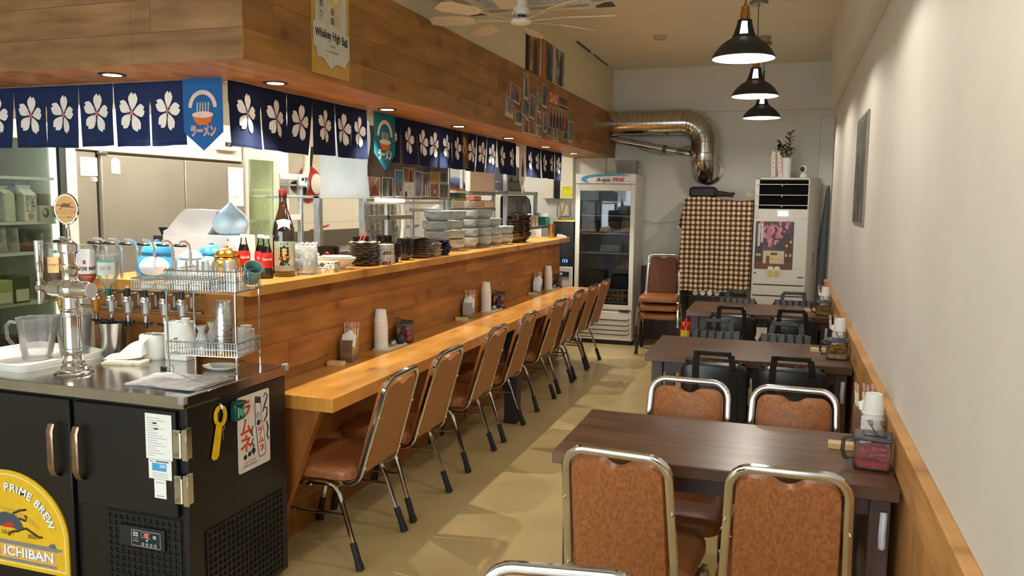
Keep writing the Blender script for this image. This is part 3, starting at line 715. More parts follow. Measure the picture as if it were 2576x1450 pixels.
lb = MB(); label_patch(lb, 0.0525, th, 1.0, 0.028, 0.165, M((200, 214, 190), 0.5)); label_patch(lb, 0.0527, th, 0.55, 0.075, 0.125, M((236, 190, 118), 0.5)); label_patch(lb, 0.0527, th, 1.0, 0.028, 0.055, M((196, 196, 186), 0.5))
ink = M((26, 22, 20), 0.6)
text_on(lb, '白', 0.050, 0.0531, th, 0.118, ink, 0.0022); text_on(lb, '波', 0.050, 0.0531, th, 0.074, ink, 0.0022); text_on(lb, 'さつま', 0.014, 0.0531, th, 0.153, ink, 0.0003)
for k in range(5):
    for j in range(3): 
        a = th-0.7+0.35*k+0.17*(j % 2)
        lb.tube([(0.0531*math.cos(a+0.14*math.cos(q)), 0.0531*math.sin(a+0.14*math.cos(q)), 0.031+0.007*j+0.008*math.sin(q)) for q in [PI*i/8 for i in range(9)]], 0.0006, M((120, 124, 130), 0.6), 4)
P('label', lb, t, 'pale green label with two large black characters')
lb = MB(); V = []; n = 12
for i in range(n+1):
    a = -1.1+2.2*i/n; z0 = 0.222+0.012*math.cos(3*a); z1 = 0.262+0.006*math.cos(2*a); r0 = 0.0500; r1 = 0.0395
    V += [(r0*math.cos(th+a), r0*math.sin(th+a), z0), (r1*math.cos(th+a), r1*math.sin(th+a), z1)]
P('neck_label', lb.add(V, [(2*i, 2*i+2, 2*i+3, 2*i+1) for i in range(n)], M((222, 224, 206), 0.5)), t)
# three cola bottles
def cola(x, y, label):
    t = T('cola_bottle', label, 'bottle', (x, y, ZB), 0, 'cola bottles on the bar')
    P('bottle_body', MB().lathe([(0, 0), (0.027, 0), (0.029, 0.008), (0.0285, 0.03), (0.0255, 0.05), (0.027, 0.07), (0.0295, 0.09), (0.0285, 0.108), (0.021, 0.135), (0.014, 0.16), (0.0125, 0.18), (0.0135, 0.181), (0.0135, 0.187)], glassm('bottle_glass', (0.86, 0.9, 0.86), 1, 0.04), seg=24), t)
    P('cola', MB().lathe([(0, 0.004), (0.026, 0.004), (0.0275, 0.01), (0.027, 0.03), (0.024, 0.05), (0.0255, 0.07), (0.028, 0.09), (0.027, 0.108), (0.0195, 0.135), (0.016, 0.146), (0, 0.146)], speckle('cola_liquid', (40, 18, 12), (56, 26, 16), 10, 0.15), seg=24), t)
    P('cap', MB().lathe([(0.0155, 0.180), (0.0155, 0.190), (0.013, 0.194), (0, 0.194)], M((226, 224, 222), 0.35), seg=20), t)
    lm = MB(); a = math.atan2(-y, -x)+0.1; red = M((206, 28, 26), 0.4)
    V = []; n = 24
    pr = [(0.0277, 0.048), (0.0285, 0.07), (0.0300, 0.09), (0.0290, 0.108), (0.0262, 0.118)]
    for r, z in pr: V += [(r*math.cos(2*PI*i/n), r*math.sin(2*PI*i/n), z) for i in range(n)]
    lm.add(V, [(k*n+i, k*n+(i+1) % n, (k+1)*n+(i+1) % n, (k+1)*n+i) for k in range(4) for i in range(n)], red)
    text_on(lm, 'Coca-Cola', 0.016, 0.0308, a, 0.088, M((244, 240, 236), 0.4), 0.0005, 0.046)
    P('label', lm, t)
cola(-2.41, 3.20, 'small cola bottle with a red label, farthest from the tall brown bottle'); cola(-2.315, 3.20, 'small cola bottle with a red label, in the middle of the three'); cola(-2.235, 3.13, 'small cola bottle with a red label, before the tall brown bottle')
stack('glass_bowl', 'frilly frosted glass bowl in the stack beside the tall brown bottle', 'bowl', wavy([(0.03, 0), (0.045, 0.004), (0.052, 0.02), (0.05, 0.045), (0.047, 0.05), (0.054, 0.058)], FROST, 12, 1.0), -2.195, 3.385, 7, 0.0155, 'frosted bowls in one stack')
def tin(cols, nm): 
    m = speckle('floral_glaze_'+nm, cols[0], cols[1], 55, 0.3, 0.45, 0.55)
    return MB().prism(rrect(0.105, 0.075, 0.012, 4), 0, 0.024, m).prism(rrect(0.107, 0.077, 0.012, 4), 0.022, 0.0265, WHT)
S('small_dish', 'lower small rectangular dish with a gold and white pattern, by the frilly glass bowls', 'dish', tin(((214, 206, 188), (176, 150, 96)), 'gold'), (-2.165, 3.53, ZB), 0.2, 'small patterned dishes')
S('small_dish', 'upper small rectangular dish with a green and white pattern, by the frilly glass bowls', 'dish', tin(((60, 84, 66), (226, 226, 214)), 'green'), (-2.165, 3.53, ZB+0.0267), 0.15, 'small patterned dishes')
bowl = MB().lathe([(0, 0.002), (0.042, 0.0), (0.046, 0.006), (0.075, 0.025), (0.10, 0.052), (0.104, 0.06), (0.098, 0.058), (0.072, 0.032), (0.03, 0.014), (0, 0.012)], WHT, seg=36)
S('wide_bowl', 'wide shallow white bowl on the bar edge, beside the grey plates', 'bowl', bowl, (-2.215, 3.70, ZB))
stack('saucer', 'white plate nested inside the wide white bowl', 'plate', MB().lathe([(0, 0.0), (0.05, 0.0), (0.082, 0.009), (0.083, 0.012), (0.05, 0.005), (0, 0.005)], WHT, seg=28), -2.215, 3.70, 2, 0.006, 'plates in the wide bowl', z0=ZB+0.05, jig=0.0005)
PL = [(0.035, 0), (0.05, 0.002), (0.078, 0.010), (0.088, 0.016), (0.078, 0.013), (0.04, 0.006)]
stack('wavy_plate', 'grey scallop-edged plate in the tall stack beside the wide white bowl', 'plate', wavy(PL, DRK, 8, 0.8), -2.21, 3.985, 10, 0.0125, 'grey plates in the tall stack', toplabel='topmost grey scallop-edged plate beside the wide white bowl')
for i, (c, nm, wd2) in enumerate((((150, 60, 44), 'rust', 'red-patterned'), ((206, 200, 190), 'pale', 'pale-patterned'), ((120, 84, 60), 'umber', 'brown-patterned'), ((200, 190, 170), 'sand', 'sand-patterned'))):
    S('small_dish', '%s square dish in the stack of four before the black cups' % wd2, 'dish', tin((c, (224, 220, 210)), nm), (-2.14, 4.10, ZB+0.0285*i), 1.5+0.06*i, 'small patterned dishes')
CUPB = [(0, 0), (0.026, 0), (0.03, 0.004), (0.044, 0.03), (0.05, 0.058), (0.051, 0.075), (0.047, 0.075), (0.045, 0.055), (0.03, 0.012), (0, 0.008)]
blk = MB().lathe(CUPB, BLKC, seg=28)
stack('black_bowl', 'black glazed bowl in the stack with red chopsticks beside it', 'bowl', blk, -2.36, 4.22, 3, 0.036, 'black bowls, rear stack', z0=ZB)
stack('black_bowl', 'black glazed bowl in the tallest black stack', 'bowl', blk, -2.30, 4.40, 3, 0.036, 'black bowls, tallest stack', z0=ZB)
stack('black_bowl', 'dark brown-black bowl in the short stack by the patterned dishes', 'bowl', MB().lathe(CUPB, BRN, seg=28), -2.165, 4.24, 2, 0.038, 'black bowls, front stack', z0=ZB)
stack('black_cup', 'small black cup in the stack before the brown scalloped plates', 'cup', MB().lathe([(r*0.85, z*0.95) for r, z in CUPB], BLKC, seg=28), -2.17, 4.41, 3, 0.03, 'small black cups', z0=ZB)
for k, (dx, q) in enumerate(((0.0, 'upper'), (0.018, 'lower'))):
    S('red_chopstick', '%s of two red chopsticks slanting up behind the grey plates' % q, 'chopstick', MB().tube([(0, 0, 0), (0.02, 0.07, 0.11)], [0.003, 0.0045], M((196, 56, 30), 0.4), 8), (-2.32+dx, 4.07+dx*0.5, ZB+0.06), 0, 'red chopsticks')
t = S('dark_pot', 'dark metal pot behind the wide white bowl', 'pot', MB().lathe([(0, 0), (0.055, 0), (0.06, 0.01), (0.06, 0.095), (0.063, 0.1), (0.058, 0.1), (0.056, 0.02), (0, 0.015)], BLACK, seg=28), (-2.40, 3.93, ZB))
for k, (c, nm, x, y) in enumerate(((WHT, 'white', -2.34, 3.72), (M((176, 50, 40), 0.35), 'red', -2.33, 3.80))):
    S('cruet', 'small %s cruet behind the wide white bowl' % nm, 'cruet', MB().lathe([(0, 0), (0.02, 0), (0.022, 0.03), (0.018, 0.055), (0.011, 0.064), (0.012, 0.075), (0, 0.082)], c, seg=18).tube([(0.018, 0, 0.045), (0.03, 0, 0.055), (0.033, 0, 0.07)], 0.004, c, 6), (x, y, ZB), 0.8, 'small cruets')
stack('leaf_plate', 'dark brown scallop-edged plate in the stack before the blue-grey bowls', 'plate', wavy([(r*0.95, z*1.1) for r, z in PL], speckle('umber_glaze', (66, 54, 48), (96, 82, 72), 24, 0.3, coat=0.3), 4, 1.6), -2.18, 4.64, 8, 0.0155, 'brown plates in the stack', toplabel='topmost dark brown scallop-edged plate before the blue-grey bowls', drot=0.05)
stack('little_bowl', 'little pale brown-rimmed bowl in the short stack next to the navy bowls', 'bowl', wavy([(0.02, 0), (0.03, 0.004), (0.044, 0.022), (0.046, 0.024)], speckle('sand_glaze', (150, 132, 110), (190, 176, 152), 30, 0.3), 5, 1.2), -2.16, 4.83, 4, 0.02, 'little brown-rimmed bowls')
stack('navy_bowl', 'navy blue square-rimmed bowl in the short stack before the big blue-grey bowls', 'bowl', wavy([(0.018, 0), (0.026, 0.004), (0.043, 0.026), (0.045, 0.03)], NAVY, 4, 1.6), -2.15, 4.96, 4, 0.021, 'navy bowls')
DON = [(0, 0), (0.040, 0), (0.042, 0.012), (0.062, 0.018), (0.079, 0.030), (0.087, 0.050), (0.0895, 0.084), (0.0875, 0.086), (0.085, 0.082), (0.080, 0.045), (0.055, 0.026), (0, 0.022)]
don = MB().lathe(DON, GLZ, seg=40)
for k, (x, y, n, w) in enumerate(((-2.26, 5.08, 4, 'first stack, nearest the brown plates'), (-2.275, 5.40, 4, 'second stack'), (-2.29, 5.70, 4, 'third stack'), (-2.28, 5.97, 4, 'fourth stack'), (-2.27, 6.2, 3, 'fifth stack'), (-2.25, 6.42, 2, 'last low stack, next to the brown bowls'))):
    stack('noodle_bowl', 'big blue-grey noodle bowl in the %s' % w, 'bowl', don, x, y, n, 0.068, 'noodle bowls, '+w, jig=0.006, toplabel='topmost big blue-grey noodle bowl of the %s' % w)
brn = MB().lathe([(0, 0), (0.034, 0), (0.036, 0.01), (0.06, 0.03), (0.08, 0.058), (0.083, 0.07), (0.079, 0.068), (0.056, 0.034), (0, 0.02)], BRN, seg=32)
stack('brown_bowl', 'dark brown lacquer bowl in the leaning stack next to the blue-grey bowls', 'bowl', brn, -2.22, 6.66, 7, 0.022, 'brown bowls, nearer stack', jig=0.005, lean=0.012)
stack('brown_bowl', 'dark brown lacquer bowl in the farther leaning stack', 'bowl', brn, -2.23, 6.88, 9, 0.022, 'brown bowls, farther stack', jig=0.005, lean=-0.012)
S('metal_tumbler', 'bronze metal tumbler standing alone at the far end of the bar', 'cup', MB().lathe([(0, 0), (0.029, 0), (0.03, 0.003), (0.039, 0.135), (0.0365, 0.135), (0.029, 0.01), (0, 0.008)], speckle('bronze_metal', (150, 116, 74), (176, 140, 92), 20, 0.28, metal=0.9), seg=28), (-2.235, 7.86, ZB))
# ---------------------------------------------------------------- curtains under the soffit
CLOTH = speckle('navy_cotton_sunlit', (38, 50, 88), (46, 58, 98), 160, 0.9, spec=0.1)  # same cloth as the side rows, with its sunlight painted in
CLOTH_SHADE_HEM = speckle('navy_cotton_shade_and_hem', (28, 34, 58), (36, 42, 68), 160, 0.9, spec=0.1)  # unlit side rows: shade painted into the cloth colour; also the hem line
PETAL = M((244, 240, 236), 0.85, var=0.02, spec=0.1); HEART = M((206, 110, 118), 0.85, spec=0.1); STAM = M((58, 44, 52), 0.85, spec=0.1)
def flower_polys(cx, cy, R, ky=1.22, a0=80):
    out = []
    half = [(0.08, 0.015), (0.34, 0.19), (0.58, 0.31), (0.76, 0.325), (0.92, 0.22), (1.02, 0.10), (0.90, 0.0)]
    loop = half+[(a, -b) for a, b in reversed(half[:-1])]
    def tr(a, b, th): return (cx+R*(a*math.cos(th)-b*math.sin(th)), cy+R*ky*(a*math.sin(th)+b*math.cos(th)))
    for k in range(5):
        th = math.radians(a0+72*k)
        out.append((PETAL, [tr(a, b, th) for a, b in loop], 0.0012))
        for d in (-0.10, 0.12):
            out.append((STAM, [tr(0.1, d*0.3-0.012, th), tr(0.34, d-0.008, th), tr(0.34, d+0.008, th), tr(0.1, d*0.3+0.012, th)], 0.0018))
    out.append((HEART, [(cx+R*0.12*math.cos(2*PI*i/14), cy+R*ky*0.12*math.sin(2*PI*i/14)) for i in range(14)], 0.0022))
    return out
def noren(label, frame, edges, ztop, h, cloth, seed, group='flowered curtains under the soffit'):
    """edges: panel borders along u (metres); every panel hangs from the rod and swings a little"""
    rnd = random.Random(seed)
    t = T('noren_curtain', label, 'curtain', (0, 0, 0), 0, group)
    P('rod', MB().tube([frame @ Vector((edges[0]-0.02, ztop-0.008, -0.008)), frame @ Vector((edges[-1]+0.02, ztop-0.008, -0.008))], 0.006, WHITE, 8), t)
    for a, b in zip(edges[:-1], edges[1:]):
        sway = rnd.uniform(-0.012, 0.012); ph = rnd.uniform(0, 6); lift = rnd.uniform(-0.006, 0.006); gap = 0.006
        def f(u, v, off=0.0):
            # u 0..1 across, v 0..1 downwards
            q = v*v
            x = a+(b-a)*(gap*4*(v > 0.3)+u*(1-gap*8*(v > 0.3)))+sway*q
            d = 0.007*math.sin(2*PI*u*1.2+ph)*(0.3+v)+0.012*q*math.sin(ph*1.7)
            return frame @ Vector((x, ztop-(h+lift*u)*v, d+off))
        mb = MB(); nu, nv = 10, 10
        mb.add([f(i/nu, j/nv) for j in range(nv+1) for i in range(nu+1)], [(j*(nu+1)+i, j*(nu+1)+i+1, (j+1)*(nu+1)+i+1, (j+1)*(nu+1)+i) for j in range(nv) for i in range(nu)], cloth)
        mb.add([f(i/nu, v, 0.0008) for v in (0.955, 0.965) for i in range(nu+1)], [(i, i+1, nu+2+i, nu+1+i) for i in range(nu)], CLOTH_SHADE_HEM)
        W = b-a
        for mat, pts, z in flower_polys(W/2, h*0.53, 0.073):
            mb.add([f(x/W, 1-y/h, z+0.003) for x, y in pts], [tuple(range(len(pts)))], mat)
        P('cloth_panel', mb, t)
NL = FY(0, 2.985, 0); NRT = FX(-2.335, 0, 0)
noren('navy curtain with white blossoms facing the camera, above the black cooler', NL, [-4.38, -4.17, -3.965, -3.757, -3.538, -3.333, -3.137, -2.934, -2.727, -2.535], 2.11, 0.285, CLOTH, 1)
noren('navy curtain with white blossoms, first along the bar from the pennant corner', NRT, [3.02, 3.25, 3.457, 3.686, 3.9, 4.069, 4.251], 2.11, 0.285, CLOTH_SHADE_HEM, 5)
noren('navy curtain with white blossoms, just past the teal pennant', NRT, [4.46, 4.686, 4.918, 5.105, 5.305, 5.519, 5.72], 2.11, 0.285, CLOTH_SHADE_HEM, 8)
noren('navy curtain with white blossoms, past the orange panel', NRT, [5.80, 6.02, 6.25, 6.49, 6.74, 7.0], 2.11, 0.285, CLOTH_SHADE_HEM, 11)
noren('navy curtain with white blossoms at the far end of the soffit', NRT, [7.30, 7.53, 7.77, 8.02, 8.28, 8.56], 2.11, 0.285, CLOTH_SHADE_HEM, 17)
def pennant(label, frame, w, h, point, cols, word):
    mb = MB(); bg, c1, c2, tx = [M(c, 0.8, spec=0.15) for c in cols]
    mb.poly([(-w/2, 0), (w/2, 0), (w/2, -h+point), (0, -h), (-w/2, -h+point)], bg, frame, 0.0)
    mb.poly([(-w/2, 0), (w/2, 0), (w/2, -h+point), (0, -h), (-w/2, -h+point)], bg, frame, -0.002)
    if word:
        # a plain arch over a bowl of noodles
        o = arc((0, -h*0.40), w*0.36, 0, PI, 16)+list(reversed(arc((0, -h*0.40), w*0.27, 0, PI, 16)))
        mb.poly(o, c2, frame, 0.001)
        mb.poly([(-w*0.27, -h*0.50), (w*0.27, -h*0.50), (w*0.20, -h*0.60), (w*0.11, -h*0.645), (-w*0.11, -h*0.645), (-w*0.20, -h*0.60)], c1, frame, 0.0016)
        mb.disc(0, -h*0.50, w*0.27, c2, frame, 0.002, 24, h*0.045)
        for k in range(5): mb.poly([(-w*0.16+w*0.07*k, -h*0.485), (-w*0.13+w*0.07*k, -h*0.485), (-w*0.11+w*0.07*k, -h*0.33), (-w*0.14+w*0.07*k, -h*0.33)], M((206, 196, 170), 0.8), frame, 0.0012)
        mb.text(word, w*0.25, c2, frame, 0, -h*0.735, 0.0015, 0, w*0.016, w*0.64)
        mb.text(word, w*0.25, tx, frame, 0, -h*0.735, 0.002, 0, w*0.004, w*0.61)
    return mb
S('pennant', 'bright blue pointed pennant with an orange noodle bowl, at the soffit corner', 'pennant', pennant('', FY(-2.43, 2.968, 2.112), 0.207, 0.31, 0.08, ((46, 104, 172), (222, 116, 62), (236, 208, 198), (216, 128, 112)), 'ラーメン'))
S('pennant', 'teal pointed pennant with an orange noodle bowl, among the curtains', 'pennant', pennant('', FX(-2.315, 4.44, 2.112), 0.27, 0.34, 0.10, ((36, 112, 130), (214, 108, 58), (232, 214, 188), (228, 214, 196)), 'ラーメン'))
mb = MB().rect(-0.07, 0.07, -0.28, 0, M((44, 40, 46), 0.8), FX(-2.33, 5.76, 2.11)); rnd = random.Random(3)
for k in range(9): mb.disc(rnd.uniform(-0.04, 0.04), -0.06-0.012*k, 0.022-0.001*k, M(((206, 152, 70), (196, 140, 60))[k % 2], 0.8), FX(-2.329+0.0003*k, 5.76, 2.11), 0, 7, 0.03)
mb.rect(-0.05, 0.05, -0.27, -0.17, M((124, 70, 62), 0.8), FX(-2.3285, 5.76, 2.11))
S('fabric_panel', 'narrow dark fabric panel with an orange and yellow print between two curtains', 'fabric panel', mb)
mb = pennant('', FX(-2.32, 7.15, 2.112), 0.2, 0.45, 0.13, ((224, 218, 212), (60, 44, 40), (200, 190, 180), (60, 44, 40)), None)
mb.add([(r*s, z, 0.001) for r, z in ((0.03, -0.24), (0.03, -0.16), (0.012, -0.11), (0.012, -0.07)) for s in (-1, 1)], [(0, 1, 3, 2), (2, 3, 5, 4), (4, 5, 7, 6)], M((50, 36, 32), 0.8), FX(-2.32, 7.15, 2.06))
mb.text('ビール', 0.05, M((90, 70, 64), 0.8), FX(-2.32, 7.15, 2.06), 0, -0.30, 0.001, 0, 0, 0.09)
S('pennant', 'white pointed pennant with a dark bottle, before the far curtain', 'pennant', mb)

# ---------------------------------------------------------------- poster, frames and photos on the soffit
def ppr(h, c): return M(c, 0.55, var=0.04)
pf = FX(-1.936, 3.215, 2.36)
pm = MB(); hw = 0.155; gold = M((206, 160, 72), 0.5); pap = M((214, 212, 202), 0.5)
pm.box(-hw, hw, -0.225, 0.235, -0.003, 0, gold, 0, pf).rect(-hw+0.028, hw-0.028, -0.02, 0.235, pap, pf, 0.0008)
pm.poly([(-0.10, 0.235), (-0.075, 0.235), (-0.072, 0.19), (-0.056, 0.165), (-0.056, 0.11), (-0.115, 0.11), (-0.115, 0.165), (-0.102, 0.19)], M((196, 116, 48), 0.5), pf, 0.0012)
pm.rect(-0.113, -0.056, -0.02, 0.112, M((200, 198, 192), 0.5), pf, 0.0012)
pm.poly([(-0.05, 0.185), (0.082, 0.15), (0.092, -0.03), (-0.03, -0.02)], speckle('mug_print', (206, 190, 150), (226, 214, 186), 14, 0.5), pf, 0.0014)
pm.disc(0.03, 0.12, 0.03, M((228, 196, 120), 0.5), pf, 0.0018, 20); pm.disc(0.03, 0.12, 0.022, M((238, 214, 150), 0.5), pf, 0.002, 20)
pm.tube([pf @ Vector(p) for p in ((0.085, 0.08, 0.002), (0.115, 0.07, 0.002), (0.125, 0.02, 0.002), (0.112, -0.025, 0.002), (0.09, -0.035, 0.002))], 0.008, M((208, 206, 204), 0.5), 6, ry=0.001)
for txt, x, y, s in (('香', -0.084, 0.075, 0.036), ('り', -0.084, 0.03, 0.032), ('香', 0.008, 0.052, 0.036), ('薫', 0.008, 0.012, 0.036)): pm.text(txt, s, ink, pf, x, y, 0.0022)
ban = [(-0.15, -0.008), (-0.08, 0.0), (0.0, 0.0), (0.08, -0.012), (0.15, -0.03), (0.152, -0.13), (0.12, -0.15), (0.115, -0.175), (0.05, -0.165), (0.02, -0.175), (-0.01, -0.195), (-0.045, -0.17), (-0.07, -0.155), (-0.118, -0.15), (-0.125, -0.115), (-0.15, -0.11)]
pm.poly(ban, pap, pf, 0.0024)
pm.text('Whiskey High Ball', 0.050, M((40, 34, 30), 0.6), pf, 0.0, -0.05, 0.003, 0, 0.0016, 0.27, warp=lambda x, y: (x, y-0.5*x*x-0.03*x))
pm.text('HIGHBALL', 0.011, M((90, 84, 78), 0.6), pf, 0.01, -0.095, 0.003); pm.text('COOL & REFRESHING', 0.012, M((120, 114, 108), 0.6), pf, 0.0, -0.12, 0.003, 0, 0, 0.11)
S('poster', 'tall gold and white drinks poster pinned to the soffit, with a bottle and a mug', 'poster', pm)
PRT = [((30, 28, 34), (90, 80, 92), (160, 130, 120)), ((40, 40, 70), (120, 90, 110), (200, 150, 120)), ((220, 216, 208), (120, 110, 100), (40, 36, 36)), ((24, 26, 26), (80, 84, 80), (150, 150, 140)),
       ((70, 44, 40), (150, 96, 70), (206, 170, 130)), ((30, 40, 60), (110, 120, 150), (200, 180, 180))]
def print_seed(k, pal):
    name = 'photo_print_%d_%d' % (k, pal)
    m = print_mat(name, PRT[pal], 12+k % 7)
    for nd in m.node_tree.nodes:
        if nd.type == 'MAPPING' and nd.inputs['Scale'].default_value[2] < 0.9: nd.inputs['Location'].default_value = (k*1.37, k*0.71, k*2.13)
    return m
def photo(name, label, cat, y0, y1, z0, z1, k, pal, group, X, tilt=0.0, border=0.10, base=0.14, th=0.0015, fig=None):
    w, h = y1-y0, z1-z0; F = FX(0, 0, 0) @ RZ(tilt)
    mb = MB().box(-w/2, w/2, -h/2, h/2, -th, 0, M((212, 206, 194), 0.5), 0, F)
    mb.rect(-w/2+w*border, w/2-w*border, -h/2+h*base, h/2-h*border*0.6, print_seed(k, pal), F, 0.0006)
    if fig:
        for fx, fh, c in fig: mb.poly([(fx*w-w*0.09, -h/2+h*base), (fx*w+w*0.09, -h/2+h*base), (fx*w+w*0.07, -h/2+h*fh*0.75), (fx*w+w*0.05, -h/2+h*fh), (fx*w-w*0.05, -h/2+h*fh), (fx*w-w*0.07, -h/2+h*fh*0.75)], M(c, 0.5), F, 0.001)
    return S(name, label, cat, mb, (X, (y0+y1)/2, (z0+z1)/2), 0, group)
SFX = -1.938
PHS = [(5.66, 5.89, 2.321, 2.447, 1, -0.08, 'purple-tinted snapshot high on the end of the photo cluster toward the entrance'), (5.56, 5.74, 2.199, 2.345, 2, -0.06, 'white-bordered snapshot of a street post, outermost of the cluster toward the entrance'),
       (5.97, 6.10, 2.375, 2.57, 2, 0.0, 'tall narrow snapshot of a dark hatted figure on white, topmost of the cluster'), (5.78, 5.94, 2.161, 2.266, 3, 0.0, 'small instant photo with a thick white lower border in the cluster'),
       (5.96, 6.12, 2.232, 2.369, 3, -0.25, 'tilted dark snapshot in the middle of the photo cluster'), (6.13, 6.27, 2.241, 2.425, 0, -0.05, 'dark violet snapshot right of the tilted one in the cluster'), (6.32, 6.44, 2.309, 2.475, 2, -0.03, 'mostly white snapshot with a grey sketch in the cluster'),
       (6.47, 6.61, 2.368, 2.557, 0, 0.0, 'tall dark framed snapshot beside the orange-lettered poster'), (5.955, 6.12, 2.116, 2.222, 4, 0.0, 'first of two joined brown prints at the bottom of the cluster'), (6.12, 6.30, 2.116, 2.226, 4, 0.0, 'second of two joined brown prints at the bottom of the cluster'),
       (6.31, 6.46, 2.205, 2.302, 4, 0.0, 'upper picture of a two-picture strip in the cluster'), (6.31, 6.46, 2.118, 2.202, 2, 0.0, 'lower picture of a two-picture strip in the cluster'), (6.51, 6.62, 2.17, 2.321, 5, 0.03, 'bluish snapshot under the tall dark one in the cluster'),
       (6.62, 6.76, 2.149, 2.225, 3, -0.08, 'small dark snapshot tucked under the lettered poster'), (6.82, 6.99, 2.118, 2.226, 2, 0.03, 'pale snapshot of legs hanging below the lettered poster'), (7.14, 7.30, 2.155, 2.225, 3, 0.05, 'small dark print at the lower corner of the lettered poster'),
       (7.32, 7.48, 2.146, 2.334, 5, 0.0, 'grey snapshot farthest from the entrance in the cluster')]
for i, (a, b, c, d, pal, tl, lb) in enumerate(PHS):
    photo('photo_print', lb, 'photo', a, b, c, d, i, pal, 'photos on the soffit', SFX+0.0002*(i % 3), tl, 0.06, 0.1 if i not in (3, 1) else 0.22, fig=[(0.0, 0.8, (34, 30, 32))] if i in (2, 7) else ([(0.2, 0.6, (40, 34, 38)), (-0.15, 0.55, (90, 70, 64))] if i in (0, 8, 10, 12) else None))
F = FX(0, 0, 0); mb = MB().box(-0.31, 0.31, -0.15, 0.15, -0.001, 0, M((178, 140, 116), 0.55), 0, F)
mb.rect(-0.31, -0.03, 0.03, 0.15, M((208, 74, 40), 0.55), F, 0.0005).text('SAS', 0.11, M((232, 206, 176), 0.55), F, -0.17, 0.088, 0.001, 0, 0.004, 0.25)
mb.rect(0.0, 0.29, 0.075, 0.14, M((122, 92, 80), 0.55), F, 0.0005).text('WONDERFUL NIGHT', 0.03, M((60, 44, 40), 0.55), F, 0.145, 0.108, 0.001, 0, 0.0006, 0.25).rect(0.0, 0.29, 0.04, 0.055, M((56, 44, 40), 0.55), F, 0.0005)
for k in range(6):
    x = -0.24+0.1*k; mb.poly([(x-0.035, -0.15), (x+0.035, -0.15), (x+0.04, -0.07), (x+0.018, -0.035), (x+0.018, -0.005), (x, 0.01), (x-0.018, -0.005), (x-0.018, -0.035), (x-0.04, -0.07)], M((44+6*(k % 2), 36, 34), 0.55), F, 0.0006)
    mb.disc(x, -0.018, 0.012, M((176, 130, 104), 0.55), F, 0.0009, 10)
mb.disc(0.2, -0.10, 0.045, M((214, 84, 58), 0.55), F, 0.0012, 18)
S('poster', 'pinkish band poster with orange lettering and a row of dark figures, on the soffit', 'poster', mb, (SFX-0.0005, 6.98, 2.381))
for k, (a, b, edge, pal, lb) in enumerate(((6.14, 6.52, (26, 22, 22), 4, 'dark-framed picture with a pale mat standing on the soffit, nearest the fan'), (6.56, 6.90, (190, 116, 56), 3, 'orange-edged dark picture standing on the soffit, in the middle of three'), (6.94, 7.27, (206, 200, 188), 2, 'pale picture with dark and red figures on the soffit, farthest of three'))):
    t = T('framed_picture', lb, 'picture', (-1.972, (a+b)/2, 2.6), 0, 'pictures on top of the soffit'); w = (b-a)/2; f = FX(0, 0, 0)
    P('frame', MB().box(-w, w, 0.001, 0.33, -0.006, 0.008, M(edge, 0.5), 0.002, f), t)
    P('print', MB().rect(-w+0.05 if k == 0 else -w+0.07*(k == 1)+0.01, w-0.02, 0.02, 0.32, print_seed(30+k, pal), f, 0.0085).poly([(-0.05, 0.02), (0.07, 0.02), (0.06, 0.2), (0.03, 0.28), (0.0, 0.28), (-0.03, 0.2)], M(((60, 34, 34), (40, 42, 44), (52, 46, 44))[k], 0.5), f, 0.009).rect(w-0.045, w-0.012, 0.01, 0.325, M((226, 220, 204), 0.5), f, 0.0092), t)

# ---------------------------------------------------------------- ceiling: cassette unit with a fan, detector, cable
ac = T('ceiling_air_conditioner', 'square ceiling cassette air conditioner with a grey lattice grille, above the fan', 'air conditioner', (-1.41, 4.22, 2.70))
P('panel', MB().box(-0.46, 0.46, -0.46, 0.46, 0.0, 0.045, WHITE, 0.012), ac)
P('casing', MB().box(-0.42, 0.42, -0.42, 0.42, 0.045, 0.42, M((220, 218, 212), 0.6)), ac)
gm = MB(); lat = M((206, 210, 214), 0.5); gm.rect(-0.28, 0.28, -0.28, 0.28, M((168, 172, 176), 0.6), None, -0.0005)
for i in range(17):
    a = -0.27+0.54*i/16; gm.box(a-0.0045, a+0.0045, -0.275, 0.275, -0.006, -0.001, lat); gm.box(-0.275, 0.275, a-0.0045, a+0.0045, -0.0065, -0.0015, lat)
P('intake_grille', gm, ac)
for k in range(4): P('air_slot', MB().box(-0.30, 0.30, 0.335, 0.40, -0.0015, 0.01, M((176, 174, 170), 0.6), 0, RZ(PI/2*k)), ac)
for k in range(4): P('corner_cover', MB().prism([(0.40, 0.33), (0.44, 0.33), (0.44, 0.44), (0.33, 0.44), (0.33, 0.40)], -0.002, 0.0, M((74, 72, 72), 0.6), RZ(PI/2*k)), ac, 'dark corner cover')
fan = T('ceiling_fan', 'white hub with thin arms and pale paddle blades hanging below the square air conditioner', 'fan', (-1.39, 4.22, 2.56))
P('hub', MB().lathe([(0.034, 0.138), (0.034, 0.06), (0.043, 0.058), (0.046, 0.05), (0.046, 0.022), (0.030, 0.020)], WHITE, seg=28).lathe([(0.026, 0.021), (0.026, 0.006), (0.05, 0.002), (0.058, -0.010), (0.05, -0.022), (0.03, -0.027), (0, -0.028)], WHITE, seg=28), fan)
P('motor_gap', MB().lathe([(0.028, 0.0215), (0.028, 0.005)], M((40, 40, 50), 0.5), seg=20), fan)
